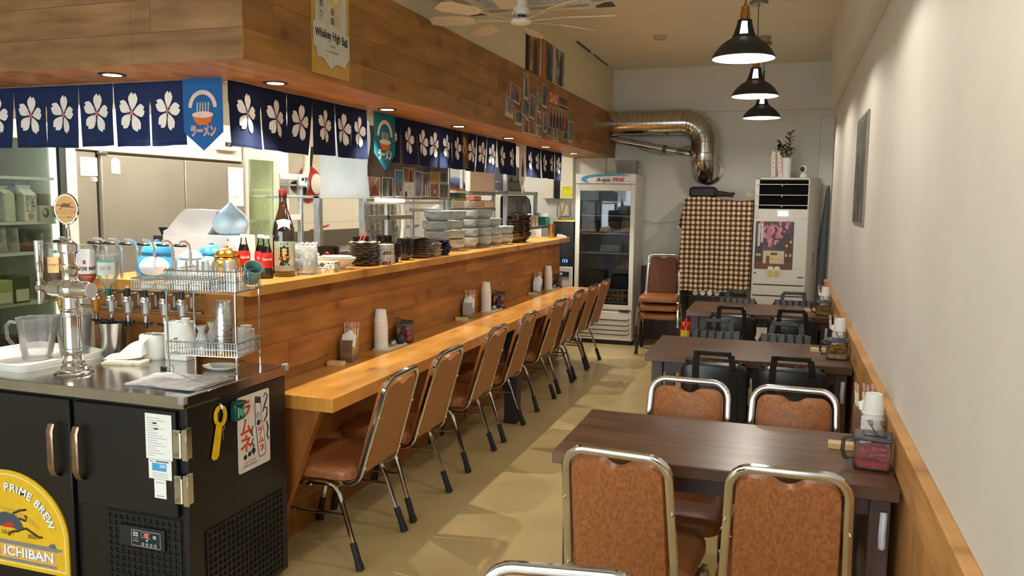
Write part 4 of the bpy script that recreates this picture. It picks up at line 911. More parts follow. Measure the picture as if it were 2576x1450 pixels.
for k in range(8):
    a = 2*PI*k/8+0.12; bm_ = MB().tube([(0.045, 0, -0.008), (0.26, 0, 0.004)], 0.0045, M((196, 182, 152), 0.5), 8, T=RZ(a))
    pts = [(0.25, -0.02), (0.29, -0.045), (0.46, -0.052), (0.50, -0.03), (0.50, 0.03), (0.46, 0.052), (0.29, 0.045), (0.25, 0.02)]
    arm = P('blade', bm_.prism(pts, -0.002, 0.002, M((222, 208, 180), 0.6), RZ(a) @ TR(0, 0, 0.004) @ RX(0.24)), fan)
S('smoke_detector', 'small flat round detector on the ceiling between the soffit and the lamps', 'detector', MB().lathe([(0, 0), (0.05, 0.0), (0.055, 0.008), (0.055, 0.02), (0.06, 0.022), (0.06, 0.03)], M((196, 182, 156), 0.6), seg=28), (-1.18, 7.68, ZC-0.03))
S('ceiling_cable', 'dark cable running in the corner where the cream wall meets the ceiling', 'cable', MB().tube([(-1.968, 7.7, ZC-0.008), (-1.968, 8.25, ZC-0.008)], 0.007, M((60, 50, 42), 0.6), 6).tube([(-1.968, 8.4, ZC-0.008), (-1.97, 9.1, ZC-0.008)], 0.005, M((80, 68, 56), 0.6), 6))
# picture on the long white wall
t = T('wall_poster', 'brown-grey unframed poster board on the long white wall, seen almost edge-on', 'poster', (XW, 5.03, 1.80))
P('board', MB().box(-0.012, 0, -0.34, 0.34, -0.31, 0.30, M((150, 140, 124), 0.5), 0.002), t)
P('print', MB().rect(-0.33, 0.33, -0.30, 0.29, print_seed(50, 3), plane((-0.0125, 0, 0), (0, -1, 0), (0, 0, 1))), t)
# ---------------------------------------------------------------- black beer cooler at the end of the bar
COOL_BODY = M((13, 13, 15), 0.36, var=0.12); HOLE = M((8, 8, 9), 0.8)
k_ = T('beer_cooler', 'black two-door bar cooler with a steel worktop and a yellow beer sign', 'cooler', (0, 0, 0))
X0, X1, Y0, Y1 = -3.25, -1.95, 2.24, 2.84
P('cabinet', MB().box(X0, X1, Y0+0.012, Y1, 0.03, 0.865, COOL_BODY, 0.003), k_)
for x in (-3.1, -2.1):
    for y in (2.32, 2.76): P('foot', MB().lathe([(0.02, 0), (0.024, 0.03)], BLACK, (x, y, 0), 14), k_)
P('worktop', MB().box(X0, X1+0.008, Y0-0.012, Y1, 0.868, 0.91, STEELT, 0.003), k_, 'stainless steel worktop')
for (x, y) in ((X1+0.008, Y0-0.012), (X1+0.008, Y1-0.006)): P('corner_guard', MB().box(x-0.022, x+0.003, y-0.003, y+0.022, 0.884, 0.914, glassm('guard_plastic', (0.92, 0.92, 0.92), 1, 0.15, 0.25), 0.003), k_, 'clear plastic corner guard')
def cooler_door(a, b, z0):
    d = P('door', MB().box(a, b, Y0-0.006, Y0+0.011, z0, 0.855, COOL_BODY, 0.003), k_); return d
d1 = cooler_door(X0, -2.462, 0.06); d2 = cooler_door(-2.438, -1.985, 0.47)
HND = speckle('copper_toned_steel', (146, 116, 96), (164, 134, 112), 30, 0.22, metal=0.9)
for d, x in ((d1, -2.525), (d2, -2.408)):
    pts = [(x, Y0-0.004, 0.772), (x, Y0-0.028, 0.764), (x, Y0-0.037, 0.74), (x, Y0-0.037, 0.60), (x, Y0-0.028, 0.573), (x, Y0-0.004, 0.56)]
    P('handle', MB().tube(pts, 0.016, HND, 10, ry=0.0045, up=(1, 0, 0)), d, 'copper-toned bar handle')
def grille(fr, u0, u1, v0, v1, n, m, skip=None):
    g = MB(); g.rect(u0-0.01, u1+0.01, v0-0.01, v1+0.01, HOLE, fr, 0.0006)
    du, dv = (u1-u0)/n, (v1-v0)/m; w = 0.0045
    for i in range(n+1): g.box(u0+du*i-w, u0+du*i+w, v0, v1, 0.0008, 0.005, COOL_BODY, 0, fr)
    for j in range(m+1): g.box(u0-w, u1+w, v0+dv*j-w, v0+dv*j+w, 0.0008, 0.0052, COOL_BODY, 0, fr)
    return g
P('front_grille', grille(FY(0, Y0+0.011, 0), -2.31, -1.99, 0.06, 0.452, 12, 15), k_)
P('side_grille', grille(FX(X1, 0, 0), 2.335, 2.80, 0.05, 0.385, 18, 13), k_)
cp = FY(-2.145, Y0-0.004, 0.374); c = MB().box(-0.105, 0.095, -0.038, 0.04, -0.014, 0, M((26, 28, 32), 0.4), 0.002, cp)
pnl = P('control_panel', c, k_)
c = MB(); ln = M((196, 198, 202), 0.5)
for a, b, q, r in ((-0.052, 0.078, 0.0265, 0.0280), (-0.052, 0.078, -0.0315, -0.030), (-0.052, -0.0505, -0.0315, 0.028), (0.0765, 0.078, -0.0315, 0.028)): c.rect(a, b, q, r, ln, cp, 0.0008)
c.text('ƧS', 0.022, ln, cp, -0.033, 0.011, 0.0008, 0, 0.0008).rect(-0.045, -0.02, -0.0045, -0.003, ln, cp, 0.0008).rect(-0.045, -0.022, -0.014, -0.0115, ln, cp, 0.0008)
for a, b, q, r in ((-0.008, 0.035, 0.020, 0.0212), (-0.008, 0.035, 0.002, 0.0032), (-0.008, -0.0068, 0.002, 0.0212)): c.rect(a, b, q, r, ln, cp, 0.0008)
c.poly(rrect(0.014, 0.013, 0.002, 2, 0.052, 0.010), M((120, 176, 200), 0.4), cp, 0.0008)
for i in range(4): c.poly(rrect(0.012, 0.013, 0.002, 2, -0.001+0.0185*i, -0.0215), M((168, 112, 112) if i == 0 else (120, 126, 138), 0.4), cp, 0.0008)
P('markings', c, pnl)
P('digits', MB().text('-01', 0.020, glow('led_red', (1.0, 0.05, 0.02), 5), cp, 0.015, 0.0115, 0.001, 0, 0.0006), pnl, 'glowing red temperature digits')
P('status_light', MB().disc(0.018, -0.0055, 0.0035, glow('led_green', (0.05, 1.0, 0.4), 3), cp, 0.001), pnl)
for z in (0.742, 0.578):
    h = MB().box(-1.992, -1.962, Y0-0.014, Y0-0.004, z-0.052, z+0.052, CHROME, 0.003).box(-1.950, -1.942, Y0-0.012, Y0+0.028, z-0.056, z+0.056, CHROME, 0.002).box(-1.952, -1.93, Y0-0.016, Y0-0.006, z-0.056, z+0.056, CHROME, 0.002)
    h.cyl((-1.957, Y0-0.012, z-0.045), (-1.957, Y0-0.012, z+0.045), 0.009, CHROME, 14).cyl((-1.978, Y0-0.016, z+0.036), (-1.978, Y0-0.012, z+0.036), 0.008, STEEL, 12).cyl((-1.978, Y0-0.016, z-0.036), (-1.978, Y0-0.012, z-0.036), 0.008, STEEL, 12)
    P('hinge', h, k_, 'chrome door hinge')
# papers on the cooler door
pp = FY(0, Y0-0.0075, 0); gl_ = M((150, 156, 164), 0.7)
mb = MB().rect(-2.113, -1.998, 0.678, 0.842, PAPER, pp)
for i in range(16): mb.rect(-2.104, -2.104+0.03+0.06*((i*37) % 10)/10, 0.69+0.009*i, 0.6918+0.009*i, gl_, pp, 0.0004)
for a, q in ((-2.08, 0.805), (-2.075, 0.785)): mb.rect(a, a+0.018, q, q+0.006, M((60, 62, 66), 0.7), pp, 0.0004)
S('notice', 'tall printed paper on the black cooler door', 'paper', mb, group='papers on the cooler door')
mb = MB().rect(-2.104, -2.004, 0.606, 0.677, PAPER, pp).rect(-2.088, -2.026, 0.636, 0.664, M((70, 160, 214), 0.6), pp, 0.0004).rect(-2.055, -2.03, 0.648, 0.66, M((170, 206, 230), 0.6), pp, 0.0006).rect(-2.098, -2.082, 0.668, 0.672, M((200, 140, 140), 0.6), pp, 0.0004).rect(-2.072, -2.016, 0.668, 0.673, M((90, 96, 110), 0.6), pp, 0.0004)
for i in range(3): mb.rect(-2.09, -2.02, 0.613+0.007*i, 0.6145+0.007*i, gl_, pp, 0.0004)
S('notice', 'middle paper with a blue box on the black cooler door', 'paper', mb, group='papers on the cooler door')
mb = MB().rect(-2.082, -2.03, 0.536, 0.605, PAPER, pp).rect(-2.076, -2.038, 0.592, 0.595, gl_, pp, 0.0004).rect(-2.074, -2.04, 0.543, 0.546, gl_, pp, 0.0004)
S('notice', 'smallest paper, lowest on the black cooler door', 'paper', mb, group='papers on the cooler door')
# arched beer sign standing against the cooler front
sg = T('beer_sign', 'yellow arched beer sign with white lettering on the front of the black cooler', 'sign', (0, 0, 0)); sf_ = FY(-2.778, Y0-0.012, 0.17)
def archp(w, h0, h, n=26, ins=0.0):
    pts = [(-w+ins, ins), (w-ins, ins)]
    pts += [((w-ins)*math.cos(PI*i/n), h0+(h-h0-ins)*math.sin(PI*i/n)) for i in range(n+1)]; return pts
yel = M((228, 182, 34), 0.4); ylt = M((244, 226, 160), 0.4); wsh = M((240, 242, 244), 0.4); gsh = M((96, 104, 112), 0.5); gry = M((128, 130, 126), 0.5)
P('board', MB().prism(archp(0.29, 0.14, 0.385), -0.01, 0.0, yel, sf_), sg)
a_o, a_i = archp(0.29, 0.14, 0.385, 26, 0.014), archp(0.29, 0.14, 0.385, 26, 0.019); n = len(a_o)
P('border', MB().add([(x, y, 0.0006) for x, y in a_o+a_i], [(i, (i+1) % n, n+(i+1) % n, n+i) for i in range(n)], ylt, sf_), sg)
def arctext(mb, s, R, cy, size, mat, a_end, adv, z, bold, dx=0, dy=0):
    """letters set along an arch and ending at the angle a_end (from the vertical, clockwise)"""
    tot = sum(adv.get(ch, 1.0) for ch in s); a = a_end-tot*size*0.72/R
    for ch in s:
        w = adv.get(ch, 1.0)*size*0.72/R; am = a+w/2; a += w
        if ch != ' ': mb.text(ch, size, mat, sf_, R*math.sin(am)+dx, cy+R*math.cos(am)*0.86+dy, z, 0, bold, None, None, -am)
ADV = {'I': 0.45, "'": 0.35, ' ': 0.5, 'M': 1.25, 'W': 1.35, 'P': 0.9, 'B': 0.95, 'E': 0.85, 'S': 0.9}
lt = MB()
for mt, z, dx, dy in ((gsh, 0.0008, 0.003, -0.002), (wsh, 0.0014, 0, 0)): arctext(lt, "KIRIN'S PRIME BREW", 0.222, 0.125, 0.046, mt, 1.26, ADV, z, 0.0012, dx, dy)
for mt, z, d in ((gsh, 0.0016, 0.002), (wsh, 0.0022, 0)): lt.text('KIRIN ICHIBAN', 0.052, mt, sf_, 0.0+d, 0.063-d, z, 0, 0.0014, 0.43)
lt.text('DRAFT', 0.022, M((120, 96, 24), 0.5), sf_, -0.01, 0.135, 0.001, 0, 0.0004).text('BEER', 0.022, M((120, 96, 24), 0.5), sf_, 0.115, 0.135, 0.001, 0, 0.0004)
P('lettering', lt, sg)
bn = MB().rect(-0.24, 0.225, 0.035, 0.09, M((232, 172, 70), 0.45), sf_, 0.0008).poly([(-0.24, 0.09), (0.23, 0.09), (0.262, 0.098), (0.255, 0.105), (0.2, 0.108), (-0.24, 0.104)], gry, sf_, 0.001).poly([(-0.24, 0.024), (0.225, 0.024), (0.233, 0.03), (0.225, 0.036), (-0.24, 0.036)], gry, sf_, 0.001)
bn.poly([(0.225, 0.024), (0.232, 0.028), (0.238, 0.06), (0.262, 0.098), (0.23, 0.09)], M((232, 172, 70), 0.45), sf_, 0.0009).poly([(0.19, 0.106), (0.23, 0.104), (0.222, 0.124), (0.20, 0.118)], gsh, sf_, 0.0012)
P('ribbon', bn, sg)
bs = MB(); dk = M((70, 78, 88), 0.5); tan = M((206, 160, 62), 0.5); bk = M((60, 46, 30), 0.5)
bs.poly([(-0.06, 0.235), (0.03, 0.235), (0.12, 0.20), (0.16, 0.165), (0.10, 0.19), (0.06, 0.20)], tan, sf_, 0.0007)
bs.poly([(-0.10, 0.18), (-0.07, 0.205), (-0.02, 0.218), (0.035, 0.21), (0.06, 0.185), (0.075, 0.16), (0.05, 0.15), (0.02, 0.158), (-0.03, 0.158), (-0.075, 0.158)], dk, sf_, 0.0010)
bs.poly([(-0.04, 0.168), (0.01, 0.18), (0.03, 0.172), (0.015, 0.158), (-0.03, 0.156)], M((196, 48, 40), 0.5), sf_, 0.0013)
for pts in ([(0.055, 0.155), (0.085, 0.165), (0.12, 0.15), (0.15, 0.138), (0.165, 0.142)], [(0.05, 0.15), (0.02, 0.145), (0.0, 0.135), (-0.005, 0.125)], [(0.05, 0.2), (0.085, 0.195), (0.09, 0.21), (0.08, 0.215)], [(0.02, 0.215), (0.055, 0.232), (0.09, 0.24)], [(-0.09, 0.19), (-0.15, 0.20), (-0.19, 0.18)], [(-0.09, 0.16), (-0.13, 0.14), (-0.17, 0.14)]):
    bs.tube([sf_ @ Vector((x, y, 0.0016)) for x, y in pts], 0.005, bk, 6, ry=0.0006)
P('emblem', bs, sg, 'dark running beast emblem')
# things hung on the cooler side
sd = FX(X1+0.001, 0, 0); YO = M((236, 184, 32), 0.4)
o = [(2.418+0.032*math.cos(a), 0.800+0.040*math.sin(a)) for a in [2*PI*i/28 for i in range(28)]]
i_ = [(2.418+(0.020+0.0022*(j % 4 == 0))*math.cos(2*PI*j/28), 0.800+(0.027+0.0025*(j % 4 == 0))*math.sin(2*PI*j/28)) for j in range(28)]
mb = MB(); V = [(x, y, z) for z in (0.004, 0.013) for x, y in o+i_]; F = []
for j in range(28):
    q = (j+1) % 28; F += [(j, q, 28+q, 28+j), (56+j, 84+j, 84+q, 56+q), (j, 56+j, 56+q, q), (28+j, 28+q, 84+q, 84+j)]
mb.add(V, F, YO, sd); mb.prism([(2.398, 0.768), (2.425, 0.768), (2.400, 0.655), (2.390, 0.645), (2.374, 0.645), (2.368, 0.656)], 0.004, 0.012, YO, sd)
t = T('bottle_opener', 'yellow plastic cap opener hanging on the side of the black cooler', 'opener', (0, 0, 0)); P('opener_body', mb, t)
P('hook', MB().tube([sd @ Vector(p) for p in ((2.418, 0.845, 0.0), (2.418, 0.843, 0.012), (2.418, 0.834, 0.018), (2.418, 0.826, 0.016))], 0.003, CHROME, 6), t)
S('small_key', 'small metal key hanging behind the yellow opener', 'key', MB().tube([sd @ Vector((2.436+0.008*math.cos(a), 0.752+0.010*math.sin(a), 0.0035)) for a in [2*PI*i/14 for i in range(14)]], 0.0018, STEEL, 5, True).box(2.433, 2.441, 0.705, 0.742, 0.001, 0.003, STEEL, 0, sd))
gm_ = M((22, 74, 62), 0.3); mb = MB().box(2.478, 2.535, 0.762, 0.83, 0.0, 0.03, gm_, 0.006, sd).box(2.480, 2.533, 0.826, 0.836, 0.004, 0.042, gm_, 0.004, sd)
for j in range(4): mb.box(2.49+0.011*j, 2.497+0.011*j, 0.775+0.008*(j % 2), 0.815-0.006*(j % 3), 0.029, 0.032, M((120, 190, 170), 0.3), 0, sd)
S('magnet_clip', 'dark green magnetic clip between the yellow opener and the white sign', 'clip', mb)
rs = FX(X1+0.002, 2.622, 0.69); mb = MB().prism(rrect(0.20, 0.30, 0.010, 4), 0, 0.0025, M((222, 216, 206), 0.5), rs)
ora = M((206, 66, 36), 0.5); ind = M((40, 42, 66), 0.5)
for ch, y in (('ラ', 0.093), ('ム', 0.022), ('ネ', -0.045)): mb.text(ch, 0.074, ora, rs, -0.052, y, 0.003, 0, 0.0022)
mb.poly([(0.008, 0.135), (0.044, 0.125), (0.048, 0.085), (0.046, 0.03), (0.062, -0.01), (0.072, -0.09), (0.066, -0.115), (0.03, -0.118), (0.022, -0.10), (0.012, -0.01), (0.006, 0.03), (0.004, 0.09)], ind, rs, 0.0028)
mb.poly([(0.012, 0.130), (0.040, 0.121), (0.044, 0.085), (0.042, 0.03), (0.058, -0.01), (0.068, -0.09), (0.063, -0.111), (0.033, -0.114), (0.026, -0.10), (0.016, -0.01), (0.010, 0.03), (0.008, 0.09)], M((226, 222, 214), 0.5), rs, 0.0031)
mb.poly([(0.010, 0.130), (0.040, 0.121), (0.041, 0.100), (0.009, 0.108)], ind, rs, 0.0034).disc(0.025, 0.055, 0.015, M((178, 178, 180), 0.5), rs, 0.0034).disc(0.027, 0.025, 0.012, ind, rs, 0.0035)
for ch, x, y in (('ラ', 0.035, -0.012), ('ム', 0.042, -0.048), ('ネ', 0.046, -0.085)): mb.text(ch, 0.036, ora, rs, x, y, 0.0037, 0, 0.0012)
for s, pts in enumerate(([(0.055, 0.06), (0.07, 0.09), (0.088, 0.12), (0.075, 0.135), (0.06, 0.12)], [(0.06, 0.02), (0.08, 0.04), (0.085, 0.07), (0.07, 0.075)], [(-0.005, -0.03), (-0.02, -0.045), (-0.005, -0.06), (-0.02, -0.08), (-0.005, -0.095)], [(0.078, 0.02), (0.088, -0.01), (0.08, -0.04), (0.09, -0.06)], [(-0.008, 0.02), (-0.02, 0.0), (-0.012, -0.02)])):
    mb.tube([rs @ Vector((x, y, 0.0034)) for x, y in pts], [0.003, 0.005, 0.004, 0.004, 0.002][:len(pts)], ind, 6, ry=0.0005)
for j in range(3): mb.disc(-0.06+0.027*j, -0.092+0.006*j, 0.0105, M((40, 36, 36), 0.5), rs, 0.0032, 16)
mb.text('RAMUNE SODA', 0.010, ora, rs, -0.03, -0.115, 0.0032).text('COSA MARKET', 0.014, M((70, 66, 64), 0.5), rs, -0.03, -0.129, 0.0032, 0, 0, 0.09)
S('tin_sign', 'white tin sign with orange katakana and a drawn bottle on the cooler side', 'sign', mb)

# ---------------------------------------------------------------- on the steel worktop
ZW = 0.91
tw = T('beer_tower', 'chrome T-shaped beer tap tower with an oval badge, on the steel worktop', 'beer tap', (-2.608, 2.40, ZW))
P('base', MB().lathe([(0, 0), (0.072, 0), (0.074, 0.004), (0.07, 0.009), (0.048, 0.014), (0.044, 0.03), (0.040, 0.034)], CHROME, seg=36), tw)
P('column', MB().lathe([(0.040, 0.034), (0.041, 0.045), (0.037, 0.05), (0.035, 0.075), (0.037, 0.08), (0.034, 0.085), (0.0325, 0.09), (0.0325, 0.225), (0.036, 0.228), (0.036, 0.245), (0.033, 0.25), (0.034, 0.262), (0.031, 0.27), (0.031, 0.31)], CHROME, seg=36), tw)
rg = MB()
for z in (0.076, 0.088, 0.10, 0.232, 0.244, 0.256): rg.tube([(0.0345*math.cos(2*PI*i/28), 0.0345*math.sin(2*PI*i/28), z) for i in range(28)], 0.0022, CHROME, 6, True)
P('ring_band', rg, tw)
P('cross_tube', MB().tube([(-0.10, 0, 0.33), (-0.085, 0, 0.33), (0.085, 0, 0.33), (0.10, 0, 0.33)], [0.028, 0.033, 0.033, 0.030], CHROME, 24).sphere((0, 0, 0.33), 0.044, CHROME, 24, 14), tw)
P('end_cap', MB().cyl((0.099, 0, 0.33), (0.106, 0, 0.33), 0.028, M((196, 194, 188), 0.25), 24), tw)
P('upper_stem', MB().lathe([(0.032, 0.36), (0.028, 0.37), (0.030, 0.40), (0.034, 0.405), (0.034, 0.425), (0.028, 0.43), (0.030, 0.47), (0.036, 0.475), (0.037, 0.505), (0.031, 0.512), (0.014, 0.52), (0.010, 0.53), (0.010, 0.555), (0.008, 0.56), (0.008, 0.58)], CHROME, seg=32), tw)
fa = T  # faucet
fc = P('faucet', MB().tube([(-0.10, 0, 0.33), (-0.135, 0, 0.33)], 0.012, CHROME, 14).tube([(-0.15, 0, 0.355), (-0.15, 0, 0.30), (-0.152, -0.004, 0.265)], [0.016, 0.014, 0.009], CHROME, 16).tube([(-0.135, 0, 0.33), (-0.16, 0, 0.33)], 0.017, CHROME, 14), tw)
P('tap_handle', MB().lathe([(0.010, 0.355), (0.012, 0.385), (0.011, 0.39), (0.014, 0.40), (0.017, 0.51), (0.016, 0.515), (0, 0.515)], CHROME, (-0.152, 0, 0), 20), fc)
bd = P('badge', MB().lathe([(0, -0.012), (0.038, -0.010), (0.044, 0), (0.040, 0.008), (0, 0.010)], CHROME, (0, 0, 0), 36, T=TR(0, 0, 0.638) @ RZ(0.55) @ RX(PI/2) @ Matrix.Diagonal((1, 1.4, 1, 1))), tw)
bf = TR(0, 0, 0.638) @ RZ(0.55) @ plane((0, -0.0115, 0), (1, 0, 0), (0, 0, 1))
gold2 = M((216, 160, 58), 0.35); mb = MB().disc(0, 0, 0.037, gold2, bf, 0.001, 32, 0.053).poly([(-0.03, -0.018), (0.03, -0.018), (0.033, -0.006), (-0.033, -0.006)], M((198, 130, 40), 0.4), bf, 0.0013)
mb.poly([(-0.02, 0.012), (-0.005, 0.024), (0.012, 0.02), (0.02, 0.01), (0.008, 0.006), (-0.008, 0.008)], M((120, 74, 34), 0.5), bf, 0.0015)
for pts in ([(-0.015, 0.012), (-0.026, 0.018), (-0.03, 0.012)], [(0.015, 0.011), (0.024, 0.005), (0.029, 0.008)], [(-0.01, 0.01), (-0.018, 0.0), (-0.022, 0.002)], [(0.01, 0.018), (0.02, 0.026)]): mb.tube([bf @ Vector((x, y, 0.0018)) for x, y in pts], 0.0016, M((120, 74, 34), 0.5), 5, ry=0.0004)
mb.text('KIRIN ICHIBAN', 0.009, M((250, 220, 140), 0.4), bf, 0, -0.012, 0.0016, 0, 0, 0.052).text('キリン一番搾り', 0.0085, M((70, 44, 20), 0.5), bf, 0, -0.031, 0.0014, 0, 0, 0.044)
P('badge_face', mb, bd, 'golden oval face')
tyT = T('serving_tray', 'white rimmed serving tray under the clear pitchers', 'tray', (-3.00, 2.545, ZW), -0.10)
P('tray_base', MB().prism(rrect(0.46, 0.40, 0.04, 5), 0.0, 0.006, WHITE), tyT)
V = []; o = rrect(0.46, 0.40, 0.04, 6); i2 = [(x*0.955, y*0.95) for x, y in o]; n = len(o)
V = [(x*0.96, y*0.955, 0.004) for x, y in o]+[(x, y, 0.026) for x, y in o]+[(x*1.02, y*1.023, 0.028) for x, y in o]+[(x*0.985, y*0.983, 0.027) for x, y in o]+[(x*0.93, y*0.925, 0.006) for x, y in o]
P('tray_rim', MB().add(V, [(k*n+i, k*n+(i+1) % n, (k+1)*n+(i+1) % n, (k+1)*n+i) for k in range(4) for i in range(n)], WHITE), tyT)
def pitcher(x, y, a, label):
    t = T('pitcher', label, 'pitcher', (x, y, ZW+0.0065), a, 'clear pitchers on the tray')
    pr = [(0.0, 0.004), (0.050, 0.004), (0.055, 0.0), (0.060, 0.03), (0.072, 0.17), (0.0755, 0.176), (0.070, 0.174), (0.057, 0.03), (0.048, 0.010), (0, 0.010)]
    mb = MB(); seg = 36; V = []
    for r, z in pr:
        for i in range(seg):
            b = 2*PI*i/seg; s = max(0, math.cos(b))**10*(z/0.176)**4*0.022; V.append(((r+s)*math.cos(b), (r+s)*math.sin(b), z+s*0.4))
    mb.add(V, [(k*seg+i, k*seg+(i+1) % seg, (k+1)*seg+(i+1) % seg, (k+1)*seg+i) for k in range(len(pr)-1) for i in range(seg)], PLASTIC)
    P('vessel', mb, t); P('handle', MB().tube([(-0.070, 0, 0.155), (-0.10, 0, 0.158), (-0.115, 0, 0.14), (-0.112, 0, 0.09), (-0.085, 0, 0.05), (-0.062, 0, 0.045)], 0.007, PLASTIC, 8), t)
pitcher(-2.955, 2.54, 0.5, 'clear plastic pitcher on the white tray, in front'); pitcher(-2.885, 2.665, -0.6, 'clear plastic pitcher on the white tray, half hidden behind the tap tower')
S('steel_cup', 'plain steel mixing cup on the worktop between the tap tower and the paper rolls', 'cup', MB().lathe([(0, 0), (0.042, 0), (0.044, 0.003), (0.059, 0.145), (0.061, 0.148), (0.057, 0.146), (0.042, 0.008), (0, 0.006)], STEEL, seg=32), (-2.742, 2.735, ZW))
S('paper_roll', 'white toilet-paper roll standing by the plank wall', 'paper roll', MB().lathe([(0.02, 0.0), (0.054, 0.0), (0.056, 0.004), (0.056, 0.10), (0.053, 0.104), (0.02, 0.104), (0.02, 0)], PAPER, seg=32), (-2.545, 2.755, ZW))
mb = MB(); V = []; F = []; n = 10
for i in range(n+1):
    for j in range(n+1):
        u, v = i/n, j/n; V.append((-0.09+0.17*u, -0.05+0.08*v, 0.014+0.10*(u**0.9)*(0.55+0.45*v)+0.006*math.sin(7*u+5*v)))
b = len(V); V += [(x*1.02, y-0.01, max(0.012, z*0.35)) for x, y, z in V]
for q in (0, b):
    for i in range(n):
        for j in range(n): a = q+i*(n+1)+j; F.append((a, a+1, a+n+2, a+n+1))
for i in range(n): F.append((i*(n+1), (i+1)*(n+1), b+(i+1)*(n+1), b+i*(n+1))); F.append((n*(n+1)+i, n*(n+1)+i+1, b+n*(n+1)+i+1, b+n*(n+1)+i))
S('paper_towel', 'crumpled white paper towel leaning on the paper roll', 'towel', mb.add(V, F, PAPER), (-2.60, 2.685, ZW), 0.2)
S('folded_cloth', 'folded cream cloth with green trim in front of the paper towel', 'cloth', MB().prism(rrect(0.17, 0.085, 0.012, 3), 0, 0.006, speckle('trimmed_cloth', (214, 208, 176), (120, 160, 140), 24, 0.9, 0.55, 0.7)).prism(rrect(0.165, 0.08, 0.012, 3, 0.004, 0.003), 0.006, 0.012, M((226, 220, 192), 0.9)), (-2.575, 2.625, ZW), 0.25)
S('napkin_box', 'plain white upright box between the paper roll and the wire rack', 'box', MB().box(-0.055, 0.055, -0.03, 0.03, 0, 0.165, PAPER, 0.003), (-2.425, 2.775, ZW), 0.05)
# wire rack
RK = (-2.155, 2.665, ZW); rk_a = 0.15
rk = T('wire_rack', 'two-tier chrome wire rack of glasses at the corner of the steel worktop', 'rack', RK, rk_a)
WR = CHROME
p = MB()
for x in (-0.145, 0.145):
    for y in (-0.095, 0.095): P('post', MB().tube([(x, y, 0), (x, y, 0.415)], 0.0042, WR, 8), rk)
def basket(x0, x1, y0, y1, z0, z1, nx, ny):
    m = MB(); r = 0.0018
    for z, rr in ((z1, 0.003), ((z0+z1)/2, r), (z0, 0.0022)): m.tube([(x0, y0, z), (x1, y0, z), (x1, y1, z), (x0, y1, z)], rr, WR, 5, True)
    for i in range(nx+1):
        x = x0+(x1-x0)*i/nx; m.tube([(x, y0, z1), (x, y0, z0), (x, y1, z0), (x, y1, z1)], r, WR, 4)
    for j in range(1, ny):
        y = y0+(y1-y0)*j/ny; m.tube([(x0, y, z1), (x0, y, z0), (x1, y, z0), (x1, y, z1)], r, WR, 4)
    return m
P('upper_basket', basket(-0.15, 0.15, -0.10, 0.10, 0.325, 0.405, 26, 6), rk)
P('lower_basket', basket(-0.15, 0.15, -0.10, 0.10, 0.072, 0.125, 26, 6), rk)
P('front_basket', basket(-0.245, 0.075, -0.165, -0.104, 0.335, 0.378, 30, 3), rk)
def onrack(x, y, z): 
    q = RZ(rk_a) @ Vector((x, y, z)); return (RK[0]+q.x, RK[1]+q.y, RK[2]+q.z)
sg_ = MB().lathe([(0.027, 0.0), (0.0265, 0.005), (0.024, 0.052), (0.023, 0.056), (0, 0.056)], GLASSW, seg=20).lathe([(0.025, 0.0), (0.0215, 0.046), (0, 0.047)], GLASSW, seg=20)
first = None
for i in range(5):
    for j in range(3):
        if i == 4 and j == 2: continue
        loc = onrack(-0.118+0.058*i, -0.062+0.060*j, 0.3275+(0.0 if (i+j) % 3 else 0.001)); lb = 'small clear tumbler, upside down in the upper basket of the wire rack'
        if first is None: first = S('tumbler', lb, 'glass', sg_, loc, 0, 'upturned tumblers in the wire rack')
        else: dup(first, loc, 0.3*i, lb)
for i in range(4):
    loc = onrack(-0.098+0.058*i, -0.064+0.057*(i % 2), 0.385); dup(first, loc, 0.2*i, 'small clear tumbler balanced upside down on top of the others in the wire rack', 'tumblers of the upper layer')
mug = MB().lathe([(0, 0), (0.03, 0), (0.033, 0.004), (0.037, 0.075), (0.034, 0.075), (0.031, 0.008), (0, 0.007)], speckle('teal_ceramic', (112, 150, 146), (128, 166, 160), 12, 0.3), seg=28)
o = S('teal_cup', 'teal ceramic cup tipped on its side in the upper basket', 'cup', mug, onrack(0.125, 0.062, 0.36)); o.rotation_euler = (0.5, 0.55, 0.2)
for i in range(4):
    S('small_saucer', 'little white porcelain dish in the narrow front basket of the wire rack', 'dish', MB().lathe([(0, 0), (0.02, 0), (0.026, 0.018), (0.024, 0.02), (0.018, 0.004), (0, 0.004)], WHT, seg=18), onrack(-0.20+0.07*i, -0.134, 0.338), 0, 'little dishes in the front basket')
S('carafe', 'white porcelain sake carafe in the lower basket', 'carafe', MB().lathe([(0, 0), (0.034, 0), (0.04, 0.006), (0.04, 0.03), (0.030, 0.07), (0.016, 0.105), (0.014, 0.12), (0.018, 0.135), (0.016, 0.135), (0, 0.118)], WHT, seg=28), onrack(-0.10, -0.04, 0.0745))
for i, (x, y) in enumerate(((-0.03, -0.045), (-0.035, 0.045), (0.02, 0.055))):
    S('glass_carafe', 'little clear glass sake carafe among those behind the white one', 'carafe', MB().lathe([(0, 0), (0.032, 0), (0.037, 0.015), (0.034, 0.035), (0.016, 0.065), (0.013, 0.085), (0.021, 0.108), (0.012, 0.085), (0.03, 0.035), (0, 0.006)], GLASSW, seg=24), onrack(x, y, 0.0745), 0, 'clear carafes in the lower basket')
tb = [(0.040, 0.0), (0.0405, 0.004), (0.029, 0.135), (0.027, 0.139), (0, 0.139)]; tf = None
GOLD = speckle('gold_metal', (186, 140, 60), (206, 162, 84), 24, 0.24, metal=1, bmp=0.3)
HAM = speckle('hammered_steel', (178, 178, 176), (196, 196, 194), 60, 0.22, metal=1, bmp=0.4)
